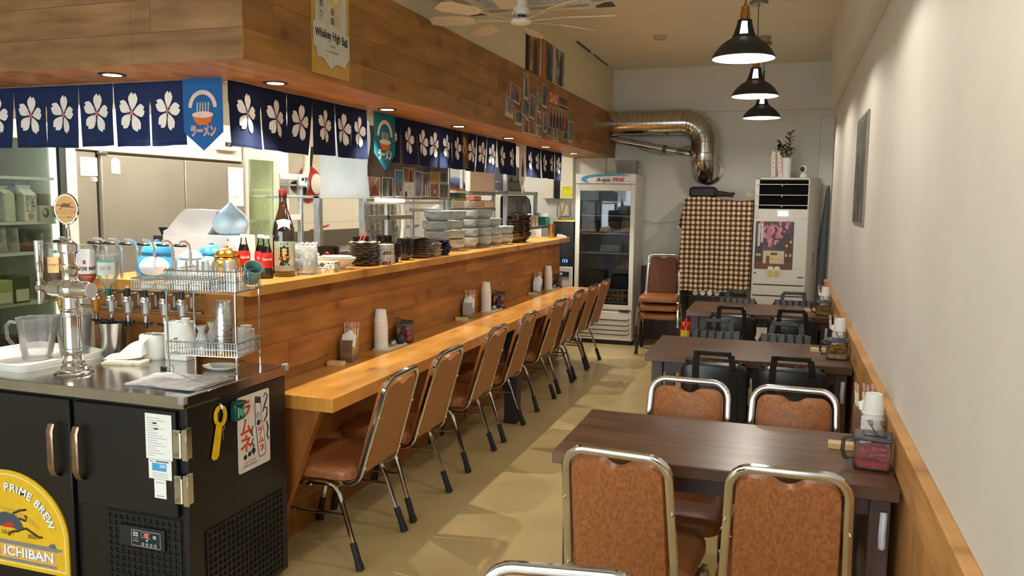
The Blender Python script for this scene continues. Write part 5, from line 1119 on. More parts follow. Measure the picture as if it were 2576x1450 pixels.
for i in range(6):
    m = GOLD if i == 0 else HAM
    o = S('metal_tumbler', 'gold-toned tumbler at the bottom of the upturned stack in the wire rack' if i == 0 else 'hammered steel tumbler in the upturned stack over the gold-toned one', 'tumbler', MB().lathe([(r, z) for r, z in tb], m, seg=28), onrack(0.066, -0.045, 0.0745+0.0145*i), 0, 'stacked metal tumblers')
rnd = random.Random(5)
for i, (x, y) in enumerate(((0.115, 0.0), (0.105, 0.058))):
    S('clear_jar', 'clear square glass jar at the %s of the lower basket' % ('front corner', 'back corner')[i], 'jar', MB().prism(rrect(0.055, 0.055, 0.012, 4), 0, 0.085, GLASSW).lathe([(0.022, 0.085), (0.022, 0.1), (0, 0.1)], GLASSW, seg=18), onrack(x, y, 0.0745), 0.1, 'clear jars in the lower basket')
S('oval_dish', 'pale oval dish on the worktop under the wire rack', 'dish', MB().lathe([(0, 0), (0.05, 0), (0.085, 0.014), (0.088, 0.018), (0.08, 0.016), (0.045, 0.005), (0, 0.005)], WHT, seg=32, sx=0.85, sy=0.62), (-2.13, 2.665, ZW), 0.2)
for i, (dx, dy, a) in enumerate(((0, 0, 0.10), (0.012, 0.012, 0.02), (-0.012, 0.004, 0.16), (0.006, -0.012, -0.04))):
    mb = MB().prism(rrect(0.30, 0.21, 0.006, 3), 0, 0.0014, glassm('laminate_film', (0.9, 0.9, 0.92), 0.9, 0.1, 0.45)).rect(-0.135, 0.135, -0.09, 0.09, print_mat('menu_print', ((206, 204, 208), (184, 178, 184), (222, 220, 222)), 20), None, 0.0016)
    for q in range(5): mb.rect(-0.12+0.05*q, -0.09+0.05*q, 0.03-0.02*(q % 3), 0.036-0.02*(q % 3), M((120, 116, 124), 0.5), None, 0.0018)
    S('laminated_menu', 'laminated grey menu sheet, %s of the fanned pile on the worktop corner' % ['lowest', 'second lowest', 'second highest', 'topmost'][i], 'menu', mb, (-2.13+dx, 2.425+dy, ZW+0.0022*i), a, 'menus on the worktop')
S('binder_clip', 'small blue and black clip on the worktop beside the menus', 'clip', MB().tube([(0, 0, 0.002), (0.004, 0, 0.018), (0.024, 0.003, 0.018), (0.028, 0.003, 0.002)], 0.0016, M((50, 60, 150), 0.4), 6).box(-0.03, -0.004, -0.006, 0.006, 0, 0.012, BLACK, 0.003), (-2.325, 2.585, ZW), 0.1)

# ---------------------------------------------------------------- spirit dispensers on the bar return
op = T('spirit_dispenser_rack', 'row of clear spirit measures hung on steel rails on the plank front', 'dispenser rack', (0, 2.865, 0))
P('rail', MB().box(-3.10, -2.37, -0.016, -0.002, 1.172, 1.192, STEEL, 0.003), op); P('rail', MB().box(-3.10, -2.37, -0.016, -0.002, 1.095, 1.108, STEEL, 0.003), op)
OX = [-3.05, -2.855, -2.77, -2.68, -2.585, -2.485, -2.393]
for i, x in enumerate(OX):
    y = -0.105
    br = P('bracket', MB().box(x-0.038, x-0.026, -0.012, -0.004, 1.12, 1.37, ALU, 0.001).tube([(x-0.032, -0.008, 1.37), (x-0.033, -0.014, 1.396), (x-0.030, -0.04, 1.41), (x-0.02, -0.085, 1.412), (x, y, 1.408)], 0.006, ALU, 8, ry=0.002).box(x-0.016, x+0.016, -0.075, -0.014, 1.176, 1.184, STEEL, 0.001), op)
    P('bottle_pad', MB().lathe([(0, 0), (0.024, 0), (0.027, 0.006), (0.02, 0.012), (0, 0.013)], BLACK, (x, y, 1.392), 18, sx=1.25, sy=0.7), br)
    ds = MB().lathe([(0.022, 0.0), (0.026, 0.002), (0.026, 0.010), (0.021, 0.013), (0.021, 0.022), (0.016, 0.024)], CHROME, (x, y, 1.148), 22)
    d = P('measure_collar', ds, op)
    P('measure_glass', MB().lathe([(0.022, 1.148), (0.021, 1.125), (0.013, 1.09), (0.011, 1.085)], glassm('measure_gold', (0.9, 0.66, 0.2), 0.8, 0.05, 0.12) if i < 2 else PLASTIC, (x, y, 0), 20).lathe([(0.010, 1.146), (0.010, 1.10), (0, 1.10)], M((232, 232, 230), 0.4) if i > 1 else M((206, 150, 40), 0.3), (x, y, 0), 14), d)
    P('spout', MB().lathe([(0.010, 1.09), (0.0085, 1.062), (0.006, 1.06)], CHROME, (x, y, 0), 16), d)
    P('lever', MB().tube([(x-0.042, y+0.004, 1.058), (x, y, 1.052), (x+0.035, y-0.008, 1.058), (x+0.042, y-0.012, 1.064)], 0.0055, BLACK, 8).cyl((x, y, 1.038), (x, y, 1.062), 0.008, BLACK, 10), d)
    if i > 2: P('stopper', MB().lathe([(0.012, 1.172), (0.0105, 1.205), (0.007, 1.206), (0.006, 1.214), (0, 1.215)], [BLACK, BLACK, WHITE, WHITE], (x, y, 0), 14), d)
def spirit(x, label, gtint, liq, lz, bodyz, w, neckc):
    t = T('spirit_bottle', label, 'bottle', (x, 2.76, 0), 0, 'upturned spirit bottles')
    P('bottle_body', MB().lathe([(0.012, 1.172), (0.012, 1.20), (0.016, 1.212), (w*0.7, 1.235), (w, bodyz), (w, 1.375), (w*0.9, 1.388), (0, 1.390)], glassm('spirit_glass_'+gtint, (0.93, 0.95, 0.93), 1.0, 0.03, 0.05), seg=28), t)
    P('spirit', MB().lathe([(0.009, 1.18), (0.010, 1.20), (0.014, 1.213), (w*0.66, 1.237), (w*0.95, bodyz+0.002), (w*0.95, lz), (0, lz)], glassm('spirit_'+gtint, liq, 0.3, 0.1, 0.1), seg=24), t)
    P('neck_cap', MB().lathe([(0.0135, 1.171), (0.0135, 1.196), (0.012, 1.198)], neckc, seg=18), t)
    return t
s1 = spirit(-3.075, 'upturned amber whiskey bottle farthest along the dispenser row', 'amber', (0.72, 0.26, 0.06), 1.325, 1.262, 0.046, BLACK)
P('label', (lambda m: (label_patch(m, 0.0468, -1.0, 0.5, 1.26, 1.33, M((226, 190, 130), 0.5)), text_on(m, 'WHISKY', 0.012, 0.0472, -1.0, 1.295, M((120, 60, 20), 0.5)), m)[-1])(MB()), s1)
s2 = spirit(-2.90, 'upturned whiskey bottle with a large white label, beside the tap tower', 'bourbon', (0.75, 0.36, 0.12), 1.30, 1.262, 0.046, BLACK)
mb = MB(); label_patch(mb, 0.0468, -0.95, 0.95, 1.262, 1.37, M((230, 226, 226), 0.5)); label_patch(mb, 0.0471, -0.95, 0.12, 1.305, 1.322, M((176, 40, 64), 0.5))
tmp = MB().text('JIM BEAM', 0.022, M((60, 50, 54), 0.5), Matrix.Identity(4), 0, 0, 0, 0, 0.0006); mb.add([(0.0473*math.cos(-0.95-v.x/0.0473), 0.0473*math.sin(-0.95-v.x/0.0473), 1.286-v.y) for v in tmp.v], [f for f, _ in tmp.f], M((60, 50, 54), 0.5))
P('label', mb, s2)
s3 = spirit(-2.785, 'upturned clear gin bottle with a teal neck and a white label', 'clear', (0.92, 0.95, 0.90), 1.345, 1.262, 0.047, M((20, 104, 92), 0.4))
mb = MB(); label_patch(mb, 0.0478, -0.95, 0.8, 1.262, 1.322, M((226, 232, 228), 0.5)); label_patch(mb, 0.0480, -0.95, 0.8, 1.316, 1.324, M((110, 190, 186), 0.5))
tmp = MB().text('SUIS', 0.024, M((120, 130, 130), 0.5), Matrix.Identity(4)); mb.add([(0.0482*math.cos(-0.95-v.x/0.0482), 0.0482*math.sin(-0.95-v.x/0.0482), 1.292-v.y) for v in tmp.v], [f for f, _ in tmp.f], M((120, 130, 130), 0.5))
P('label', mb, s3)
# plain ceramic jars and the white machine on the bar return
BLU = speckle('blue_glaze', (60, 148, 200), (78, 166, 214), 12, 0.3, coat=0.3); DBL = M((26, 62, 124), 0.35); JW = M((226, 230, 236), 0.3)
def jar(x, y, s, a, label, body, belly, z=ZB):
    t = T('ceramic_jar', label, 'jar', (x, y, z), a, 'ceramic jars on the bar return')
    P('jar_body', MB().lathe([(q*s, w*s) for q, w in ((0, 0), (0.075, 0), (0.088, 0.012), (0.092, 0.05), (0.080, 0.09), (0.062, 0.112), (0.058, 0.118))], body, seg=32), t)
    P('jar_front', MB().sphere((0, -0.044*s, 0.056*s), 0.068*s, belly, 24, 14, sx=1.0, sy=0.85, sz=0.8), t)
    P('lid', MB().lathe([(q*s, w*s) for q, w in ((0.064, 0.116), (0.068, 0.124), (0.06, 0.145), (0.03, 0.164), (0.012, 0.168), (0.012, 0.176), (0, 0.178))], body, seg=28), t)
jar(-2.655, 2.915, 0.98, 0.5, 'largest blue jar with a white belly, first along the plank return', BLU, JW)
jar(-2.545, 3.0, 0.76, 0.5, 'smaller pale blue jar with a white belly, behind the largest blue jar', speckle('pale_blue_glaze', (170, 204, 226), (186, 216, 234), 12, 0.3), JW)
jar(-2.545, 3.14, 0.86, 0.5, 'blue jar with a white belly, beside the gold jar', BLU, JW)
jar(-2.455, 3.13, 0.80, 0.4, 'shiny gold jar behind the upturned tumblers', speckle('gold_glaze', (190, 150, 70), (210, 172, 90), 12, 0.22, metal=0.9), speckle('gold_glaze', (190, 150, 70), (210, 172, 90), 12, 0.22))
wm = T('ice_crusher', 'white boxy kitchen machine with a sloping top, behind the ceramic jars', 'machine', (-2.72, 3.33, ZB))
P('lower_housing', MB().box(-0.225, 0.225, -0.06, 0.08, 0, 0.182, M((232, 232, 234), 0.35, var=0.02), 0.006), wm)
P('upper_housing', MB().prism([(-0.225, 0.182), (0.04, 0.182), (0.08, 0.235), (0.10, 0.30), (-0.09, 0.305), (-0.13, 0.275), (-0.20, 0.205), (-0.225, 0.195)], -0.07, 0.05, M((234, 234, 236), 0.35, var=0.02), plane((0, 0, 0), (1, 0, 0), (0, 0, 1))), wm)
P('bolt', MB().lathe([(0, 0), (0.004, 0), (0.004, 0.003)], STEEL, seg=10, T=TR(0.04, -0.063, 0.12) @ RX(PI/2)), wm); P('bolt', MB().lathe([(0, 0), (0.004, 0), (0.004, 0.003)], STEEL, seg=10, T=TR(0.17, -0.063, 0.16) @ RX(PI/2)), wm)
S('drop_humidifier', 'pale blue drop-shaped humidifier standing on the white machine', 'humidifier', MB().lathe([(0, 0), (0.05, 0), (0.075, 0.018), (0.086, 0.05), (0.078, 0.085), (0.052, 0.115), (0.025, 0.138), (0.008, 0.155), (0, 0.162)], speckle('pale_blue_plastic', (176, 212, 236), (196, 226, 244), 8, 0.3), seg=36), (-2.585, 3.335, ZB+0.183))
S('black_scoop', 'black open tray sticking out beside the white machine', 'tray', MB().prism([(0, 0), (0.075, 0), (0.06, -0.04), (0.02, -0.04)], -0.06, 0.03, BLACK, plane((0, 0, 0), (1, 0, 0), (0, 0, 1))), (-3.02, 3.36, ZB+0.21))
S('machine_foot_box', 'dark low box under the black tray beside the white machine', 'box', MB().box(-0.03, 0.05, -0.05, 0.05, 0, 0.17, M((60, 60, 62), 0.5), 0.004), (-3.01, 3.36, ZB))
def sheet_mat(name):
    m, n, l, out = nodes(name); b = n.new('ShaderNodeBsdfPrincipled'); b.inputs['Roughness'].default_value = 0.08; b.inputs['Coat Weight'].default_value = 1
    t = noise(n, l, coords(n, l), 5, 2); c = ramp(n, l, t.outputs[0], ((0.4, lin((216, 232, 242))), (0.6, lin((226, 238, 246))))); l.new(c, b.inputs['Base Color'])  # bluish white of reflected daylight is put into the base colour
    tr = n.new('ShaderNodeBsdfTranslucent'); l.new(c, tr.inputs[0]); mx = n.new('ShaderNodeMixShader'); mx.inputs[0].default_value = 0.3
    l.new(b.outputs[0], mx.inputs[1]); l.new(tr.outputs[0], mx.inputs[2]); l.new(mx.outputs[0], out.inputs[0]); return m
# ---------------------------------------------------------------- kitchen behind the bar
KW = M((232, 226, 206), 0.4, var=0.02); KS = speckle('kitchen_steel', (176, 168, 150), (182, 174, 156), 3, 0.42, metal=0.5)
for i, (x, y) in enumerate(((-3.25, 4.1), (-3.25, 6.0), (-3.25, 8.0))):
    t = T('ceiling_panel_lamp', 'flat white lamp panel on the kitchen ceiling, %s from the entrance' % ORD[i], 'ceiling light', (x, y, 2.53), 0, 'kitchen lamp panels')
    P('frame', MB().box(-0.17, 0.17, -0.62, 0.62, 0.0, 0.03, WHITE, 0.003), t); P('diffuser', MB().rect(-0.15, 0.15, -0.6, 0.6, glow('panel_glow', (1, 0.96, 0.88), 3.0), None, -0.001), t)
# glass-door bottle fridge
gf = T('bottle_fridge', 'tall white fridge with a glass door full of cartons and bottles, behind the beer tap', 'fridge', (-3.9, 2.2, 0))
FXk = FX(0, 0, 0)
inn = M((150, 152, 140), 0.5)
P('carcass', MB().box(-0.6, -0.575, 0, 1.44, 0.05, 2.0, inn).box(-0.6, 0, 0, 0.03, 0.05, 2.0, KW).box(-0.6, 0, 1.41, 1.44, 0.05, 2.0, KW).box(-0.6, 0, 0.03, 1.41, 1.96, 2.0, KW).box(-0.6, 0, 0.03, 1.41, 0.05, 0.25, KW), gf)
for z in (1.70, 1.455, 1.287, 1.012, 0.72): P('shelf', MB().box(-0.56, -0.05, 0.035, 1.405, z-0.016, z, M((222, 224, 216), 0.4)), gf)
dr = P('door', MB().box(0.002, 0.03, 1.375, 1.44, 0.25, 1.99, M((240, 234, 218), 0.4)).box(0.002, 0.025, 1.335, 1.375, 0.25, 1.99, M((70, 74, 72), 0.4)).box(0.002, 0.03, 0.0, 0.06, 0.25, 1.99, KW).box(0.002, 0.03, 0.06, 1.375, 1.90, 1.99, KW).box(0.002, 0.03, 0.06, 1.375, 0.25, 0.33, KW), gf)
P('glass', MB().box(0.012, 0.018, 0.06, 1.335, 0.33, 1.90, glassm('fridge_glass', (0.84, 0.88, 0.82), 0.5, 0.02, 0.0)), dr)
P('glow_strip', MB().box(-0.08, -0.05, 1.36, 1.40, 0.4, 1.9, glow('fridge_led', (0.9, 1.0, 0.86), 2.6)), gf)
def carton(y, label, z, c, band, txt):
    t = S('milk_carton', label, 'carton', MB().box(-0.04, 0.04, -0.04, 0.04, 0, 0.145, M(c, 0.4), 0.002).prism([(-0.04, 0.145), (0.04, 0.145), (0.006, 0.175), (-0.006, 0.175)], -0.04, 0.04, M(c, 0.4), plane((0, 0, 0), (1, 0, 0), (0, 0, 1))).box(-0.005, 0.005, -0.04, 0.04, 0.175, 0.192, M(c, 0.4)), (-4.0, y, z), 0.25, 'cartons in the bottle fridge')
    return t
m = MB().box(-0.045, 0.045, -0.045, 0.045, 0, 0.145, M((236, 234, 226), 0.4), 0.002).prism([(-0.045, 0.145), (0.045, 0.145), (0.006, 0.18), (-0.006, 0.18)], -0.045, 0.045, M((236, 234, 226), 0.4), plane((0, 0, 0), (1, 0, 0), (0, 0, 1))).box(-0.006, 0.006, -0.045, 0.045, 0.18, 0.198, M((240, 238, 230), 0.4))
fx = FX(0.0455, 0, 0)
for ch, x, y in (('お', -0.018, 0.125), ('い', -0.018, 0.095), ('し', -0.018, 0.065), ('い', 0.018, 0.125), ('生', 0.018, 0.095), ('酒', 0.018, 0.065)): m.text(ch, 0.034, M((90, 92, 90), 0.5), fx, x, y, 0.001, 0, 0.0008)
m.disc(0.0, 0.026, 0.022, M((214, 150, 136), 0.5), fx, 0.001, 6)
S('sake_carton', 'white drink carton with grey brush writing and a pink seal, in the bottle fridge', 'carton', m, (-4.0, 3.40, 1.456), 0.12)
carton(3.275, 'plain pale carton next to the carton with brush writing, in the bottle fridge', 1.456, (214, 212, 200), None, None)
BOT = [(0, 0), (0.034, 0), (0.036, 0.006), (0.036, 0.10), (0.030, 0.125), (0.015, 0.165), (0.0135, 0.205), (0.015, 0.206), (0.015, 0.218), (0, 0.22)]
def bottle(y, z, m, label, x=-4.0, s=1.0, band=None):
    t = T('drink_bottle', label, 'bottle', (x, y, z), 0, 'bottles in the bottle fridge'); P('bottle_body', MB().lathe([(r*s, q*s) for r, q in BOT], m, seg=22), t)
    if band: P('label', MB().lathe([(0.0365*s, 0.02*s), (0.0367*s, 0.085*s)], M(band, 0.5), seg=22), t)
bottle(3.17, 1.456, M((34, 60, 46), 0.2), 'dark green bottle with a white label in the bottle fridge', s=1.15, band=(228, 232, 228))
bottle(3.545, 1.456, M((62, 46, 34), 0.2), 'brown bottle standing by the door side of the bottle fridge', s=1.05, x=-4.12); bottle(3.48, 1.456, M((70, 54, 40), 0.2), 'second brown bottle behind the printed carton in the bottle fridge', x=-4.15)
m = MB().box(-0.04, 0.04, -0.07, 0.07, 0, 0.085, M((226, 224, 214), 0.4), 0.002)
for k in (-0.035, 0.035): m.disc(k, 0.045, 0.022, M((60, 62, 64), 0.5), FX(0.0405, 0, 0), 0.0006, 14, 0.028).disc(k-0.006, 0.05, 0.014, M((226, 214, 170), 0.5), FX(0.0405, 0, 0), 0.001, 14, 0.018)
S('small_carton', 'small white carton with two dark round prints in the bottle fridge', 'carton', m, (-3.99, 3.53, 1.456))
S('grey_tub', 'dark covered tub on the second shelf of the bottle fridge', 'tub', MB().box(-0.1, 0.1, -0.16, 0.16, 0, 0.09, M((74, 74, 70), 0.5), 0.012), (-4.1, 3.33, 1.70-0.14+0.0), 0)
for k, y in enumerate((3.16, 3.235, 3.31)):
    S('glass_jug', 'clear chilled glass upside down on the third shelf of the bottle fridge', 'glass', MB().lathe([(0.036, 0), (0.035, 0.004), (0.03, 0.13), (0.028, 0.134), (0, 0.134)], GLASSW, seg=20), (-3.99, y, 1.288), 0, 'chilled glasses in the bottle fridge')
S('dark_pot', 'dark round pot beside the chilled glasses in the bottle fridge', 'pot', MB().lathe([(0, 0), (0.075, 0), (0.085, 0.02), (0.085, 0.10), (0.05, 0.12), (0, 0.125)], M((84, 84, 82), 0.4), seg=24), (-4.05, 3.45, 1.288))
for k, (y, c, w, h, lb) in enumerate(((3.20, (176, 176, 118), 0.06, 0.13, 'pale yellow box'), (3.315, (84, 84, 48), 0.05, 0.15, 'dark olive box'), (3.53, (196, 186, 96), 0.045, 0.16, 'yellow carton'))):
    S('drink_box', '%s on the fourth shelf of the bottle fridge' % lb, 'box', MB().box(-0.05, 0.05, -w, w, 0, h, M(c, 0.45), 0.003).rect(-w*0.8, w*0.8, 0.01, h*0.5, M((222, 218, 196), 0.5), FX(0.051, 0, 0)), (-3.99, y, 1.013), 0, 'boxes in the bottle fridge')
for k, (y, c, lb) in enumerate(((3.2, (70, 48, 34), 'brown box'), (3.36, (54, 52, 44), 'dark box'), (3.51, (122, 100, 66), 'tan box'))):
    S('food_box', '%s on the lowest visible shelf of the bottle fridge' % lb, 'box', MB().box(-0.06, 0.06, -0.07, 0.07, 0, 0.12-0.02*k, M(c, 0.5), 0.003), (-4.0, y, 0.721), 0, 'boxes low in the bottle fridge')
for k, (y, c, h) in enumerate(((3.17, (60, 70, 60), 0.16), (3.27, (150, 140, 96), 0.14), (3.37, (44, 40, 38), 0.18), (3.48, (90, 84, 70), 0.15))):
    S('storage_jar', ('greenish jar', 'straw-coloured jar', 'black jar', 'grey-brown jar')[k]+' with a pale lid at the bottom of the bottle fridge', 'jar', MB().lathe([(0, 0), (0.042, 0), (0.045, 0.01), (0.045, h-0.03), (0.03, h)], M(c, 0.3), seg=22).lathe([(0.034, h-0.004), (0.034, h+0.02), (0, h+0.02)], CREAM, seg=20), (-3.98, y, 0.331), 0, 'jars at the bottom of the bottle fridge')
P('shelf', MB().box(-0.56, -0.05, 0.035, 1.405, 0.312, 0.33, M((222, 224, 216), 0.4)), gf)
# steel upright fridge
su = T('steel_fridge', 'large steel two-door upright fridge with notices stuck on it', 'fridge', (-3.9, 3.66, 0))
P('carcass', MB().box(-0.58, -0.03, 0, 1.50, 0.08, 2.12, KS, 0.004), su)
P('header', MB().box(-0.03, 0.02, 0, 1.50, 1.865, 2.12, M((240, 234, 216), 0.4), 0.004), su, 'cream header strip')
P('side_stile', MB().box(-0.03, 0.006, 0.0, 0.15, 0.12, 1.86, KS, 0.006), su)
for a, b in ((0.165, 0.865), (0.875, 1.495)):
    d = P('door', MB().box(-0.028, 0.03, a, b, 0.98, 1.845, KS, 0.003), su); P('door', MB().box(-0.028, 0.03, a, b, 0.12, 0.97, KS, 0.003), su)
P('gap_shade_filler', MB().box(-0.029, 0.0, 0.86, 0.88, 0.12, 1.85, M((40, 36, 30), 0.8)).box(-0.029, 0.0, 0.15, 0.168, 0.12, 1.85, M((40, 36, 30), 0.8)).box(-0.029, 0.0, 0.15, 1.5, 1.84, 1.868, M((90, 82, 68), 0.8)), su)  # dark filler boxes stand in for the shade between doors
P('hinge', MB().box(0.006, 0.04, 0.15, 0.21, 1.845, 1.862, STEELM, 0.003), su)
c = P('controller', MB().box(0.02, 0.05, 1.20, 1.42, 1.935, 2.02, M((238, 234, 220), 0.4), 0.004), su, 'white digital controller'); P('display', MB().rect(1.27, 1.35, 1.965, 1.995, M((60, 52, 44), 0.3), FX(0.0505, 0, 0)).text('88', 0.022, M((210, 200, 180), 0.4), FX(0.0505, 0, 0), 1.31, 1.98, 0.001), c)
kf = FX(-3.868, 0, 0)
S('notice', 'square white notice on the steel fridge stile', 'paper', MB().rect(3.69, 3.815, 1.715, 1.825, M((238, 236, 226), 0.7), FX(-3.892, 0, 0)).rect(3.70, 3.75, 1.81, 1.813, gl_, FX(-3.8915, 0, 0)), group='notices on the steel fridge')
S('notice', 'tiny white sticker under the square notice on the steel fridge', 'paper', MB().rect(3.765, 3.812, 1.685, 1.708, M((238, 236, 226), 0.7), FX(-3.892, 0, 0)).rect(3.772, 3.78, 1.69, 1.703, M((90, 90, 90), 0.7), FX(-3.8915, 0, 0)), group='notices on the steel fridge')
S('notice', 'round-topped white tag on the first steel fridge door', 'paper', MB().poly([(3.895, 1.735), (3.965, 1.735), (3.965, 1.80)]+[(3.93+0.035*math.cos(a), 1.80+0.03*math.sin(a)) for a in [PI*i/8 for i in range(9)]]+[(3.895, 1.80)], M((240, 238, 226), 0.7), kf).rect(3.91, 3.95, 1.755, 1.757, gl_, FX(-3.8675, 0, 0)), group='notices on the steel fridge')
S('notice', 'tall white sheet on the second steel fridge door, above the humidifier', 'paper', MB().rect(4.975, 5.15, 1.535, 1.82, M((244, 243, 238), 0.7), kf).rect(5.0, 5.12, 1.80, 1.81, M((206, 214, 160), 0.7), FX(-3.8675, 0, 0)).rect(5.035, 5.095, 1.60, 1.603, gl_, FX(-3.8675, 0, 0)), group='notices on the steel fridge')
# second glass-door fridge
g2 = T('glass_door_cooler', 'narrow white cooler with a greenish glass door beside the steel fridge', 'fridge', (-3.9, 5.19, 0))
P('carcass', MB().box(-0.6, -0.58, 0, 0.42, 0.05, 2.12, M((196, 200, 178), 0.5)).box(-0.6, 0, 0, 0.02, 0.05, 2.12, KW).box(-0.6, 0, 0.40, 0.42, 0.05, 2.12, KW).box(-0.6, 0.02, 0.0, 0.42, 1.89, 2.12, KW).box(-0.6, 0, 0.02, 0.40, 0.05, 0.3, KW), g2)
for z in (1.42, 1.15): P('shelf', MB().box(-0.56, -0.05, 0.02, 0.40, z-0.015, z, M((222, 224, 208), 0.4)), g2)
P('glow_strip', MB().box(-0.05, -0.03, 0.02, 0.05, 0.4, 1.85, glow('cooler_fill_glow', (0.92, 1.0, 0.84), 14.0)), g2)  # added glow that brightens the dark interior, not a known lamp
d = P('door', MB().box(0.0, 0.03, 0.355, 0.42, 0.3, 1.89, M((206, 208, 186), 0.4)).box(0.0, 0.03, 0.0, 0.025, 0.3, 1.89, KW), g2); P('glass', MB().box(0.01, 0.016, 0.025, 0.355, 0.3, 1.89, glassm('green_glass', (0.90, 0.94, 0.84), 0.5, 0.03, 0.02)), d)
S('white_bundle', 'pale wrapped bundle on the upper shelf inside the narrow cooler', 'bundle', MB().sphere((0, 0, 0.14), 0.14, M((238, 236, 214), 0.7), 20, 12, sx=0.9, sy=0.95, sz=1.0), (-4.15, 5.39, 1.42))
S('dark_bundle', 'greenish bundle under the shelf inside the narrow cooler', 'bundle', MB().sphere((0, 0, 0.08), 0.09, M((120, 128, 92), 0.7), 16, 10, sz=0.9), (-4.15, 5.40, 1.15))
S('kitchen_pillar', 'white boxed-in pillar beside the narrow cooler', 'pillar', MB().box(-4.5, -3.95, 5.63, 5.86, 0, 2.56, M((244, 240, 226), 0.5), 0.003))['kind'] = 'structure'
# tiles, dark splashback and things hanging on the kitchen wall
tm, n_, l_, o_ = nodes('kitchen_tile'); v_ = coords(n_, l_, (1, 2)); bt = n_.new('ShaderNodeTexBrick'); l_.new(v_, bt.inputs[0]); bt.offset = 0
bt.inputs['Color1'].default_value = (*lin((224, 212, 184)), 1); bt.inputs['Color2'].default_value = (*lin((228, 217, 190)), 1); bt.inputs['Mortar'].default_value = (*lin((196, 184, 156)), 1)
bt.inputs['Scale'].default_value = 1; bt.inputs['Brick Width'].default_value = 0.6; bt.inputs['Row Height'].default_value = 0.34; bt.inputs['Mortar Size'].default_value = 0.0035
l_.new(bt.outputs[0], bsdf(n_, l_, o_, None, 0.3).inputs['Base Color'])
tw_ = MB().box(-4.5, -4.46, 5.86, 9.5, 1.28, 2.56, tm); ST('wall_tiles', tw_)
S('splashback', 'dark brown panel along the kitchen wall behind the worktop', 'panel', MB().box(-4.5, -4.44, 5.86, 9.0, 0.0, 1.28, M((92, 80, 64), 0.5)))['kind'] = 'structure'
wr_ = T('steel_wall_rack', 'steel rack frame with white crossbars behind the tall brown bottle', 'rack', (-3.9, 5.9, 0))
for y in (-0.28, 0.045): P('post', MB().box(-0.02, 0.02, y-0.018, y+0.018, 0.0, 1.80, ALU, 0.003), wr_)
for z in (1.775, 1.44): P('crossbar', MB().box(-0.018, 0.022, -0.262, 0.027, z-0.025, z+0.022, M((236, 230, 214), 0.4), 0.003), wr_)
P('crossbar', MB().box(-0.018, 0.018, -0.262, 0.027, 1.70, 1.715, ALU), wr_)
t = T('kitchen_timer', 'small white timer clipped to the steel rack post', 'timer', (-3.875, 5.92, 1.725)); P('timer_body', MB().box(0, 0.02, -0.045, 0.045, -0.03, 0.075, WHITE, 0.012), t); P('display', MB().box(0.0195, 0.0215, -0.015, 0.02, 0.02, 0.045, BLACK, 0.002), t)
wk = T('red_wok', 'red round pan hanging on the tiled kitchen wall', 'pan', (-4.445, 6.93, 1.74)); P('pan', MB().lathe([(0, 0.10), (0.06, 0.095), (0.13, 0.055), (0.175, 0.0), (0.18, 0.004), (0.135, 0.062), (0.06, 0.105), (0, 0.11)], M((186, 44, 28), 0.35), seg=36, T=RY(PI/2)), wk)
P('inner_disc', MB().lathe([(0, 0.112), (0.07, 0.108), (0.10, 0.09)], CREAM, seg=28, T=RY(PI/2)), wk); P('handle', MB().cyl((0.01, 0.02, 0.17), (0.03, 0.03, 0.36), 0.014, BLACK, 10), wk)
S('vent_pipe', 'cream bent pipe coming down the kitchen wall in front of the red pan', 'pipe', MB().tube([(-4.2, 6.52, 2.4), (-4.2, 6.52, 2.0), (-4.2, 6.51, 1.85), (-4.19, 6.46, 1.78)], 0.032, CREAM, 14))
S('spot_lamp', 'silver spot lamp head at the end of the cream pipe', 'lamp', MB().lathe([(0, 0), (0.03, 0.0), (0.06, 0.04), (0.085, 0.14), (0.08, 0.145), (0.05, 0.05), (0, 0.03)], STEELM, seg=24, T=TR(-4.17, 6.45, 1.77) @ RX(2.2)), (0, 0, 0))
S('round_knob', 'round steel thermostat knob on the white pillar', 'knob', MB().lathe([(0, 0.03), (0.03, 0.028), (0.04, 0.015), (0.042, 0)], STEELM, seg=20, T=TR(-4.455, 6.42, 1.86) @ RY(PI/2)))
S('red_ladle_stick', 'thin red stick on the ledge of the dark splashback', 'stick', MB().cyl((-4.448, 6.95, 1.287), (-4.45, 7.3, 1.33), 0.007, M((206, 60, 36), 0.4), 8))
wt = T('kitchen_worktop', 'steel worktop along the kitchen wall', 'worktop', (-4.15, 7.4, 0)); P('top', MB().box(-0.28, 0.28, -1.2, 1.2, 1.08, 1.12, STEELM, 0.003), wt); P('base_cabinet', MB().box(-0.27, 0.26, -1.19, 1.19, 0.05, 1.08, STEELM, 0.003), wt)
S('sink_tap', 'dark bent tap on the kitchen worktop behind the shelf posts', 'tap', MB().tube([(-3.95, 6.95, 1.12), (-3.95, 6.95, 1.24), (-3.85, 6.75, 1.20), (-3.8, 6.6, 1.16)], 0.012, M((90, 88, 82), 0.3, 0.8), 10))
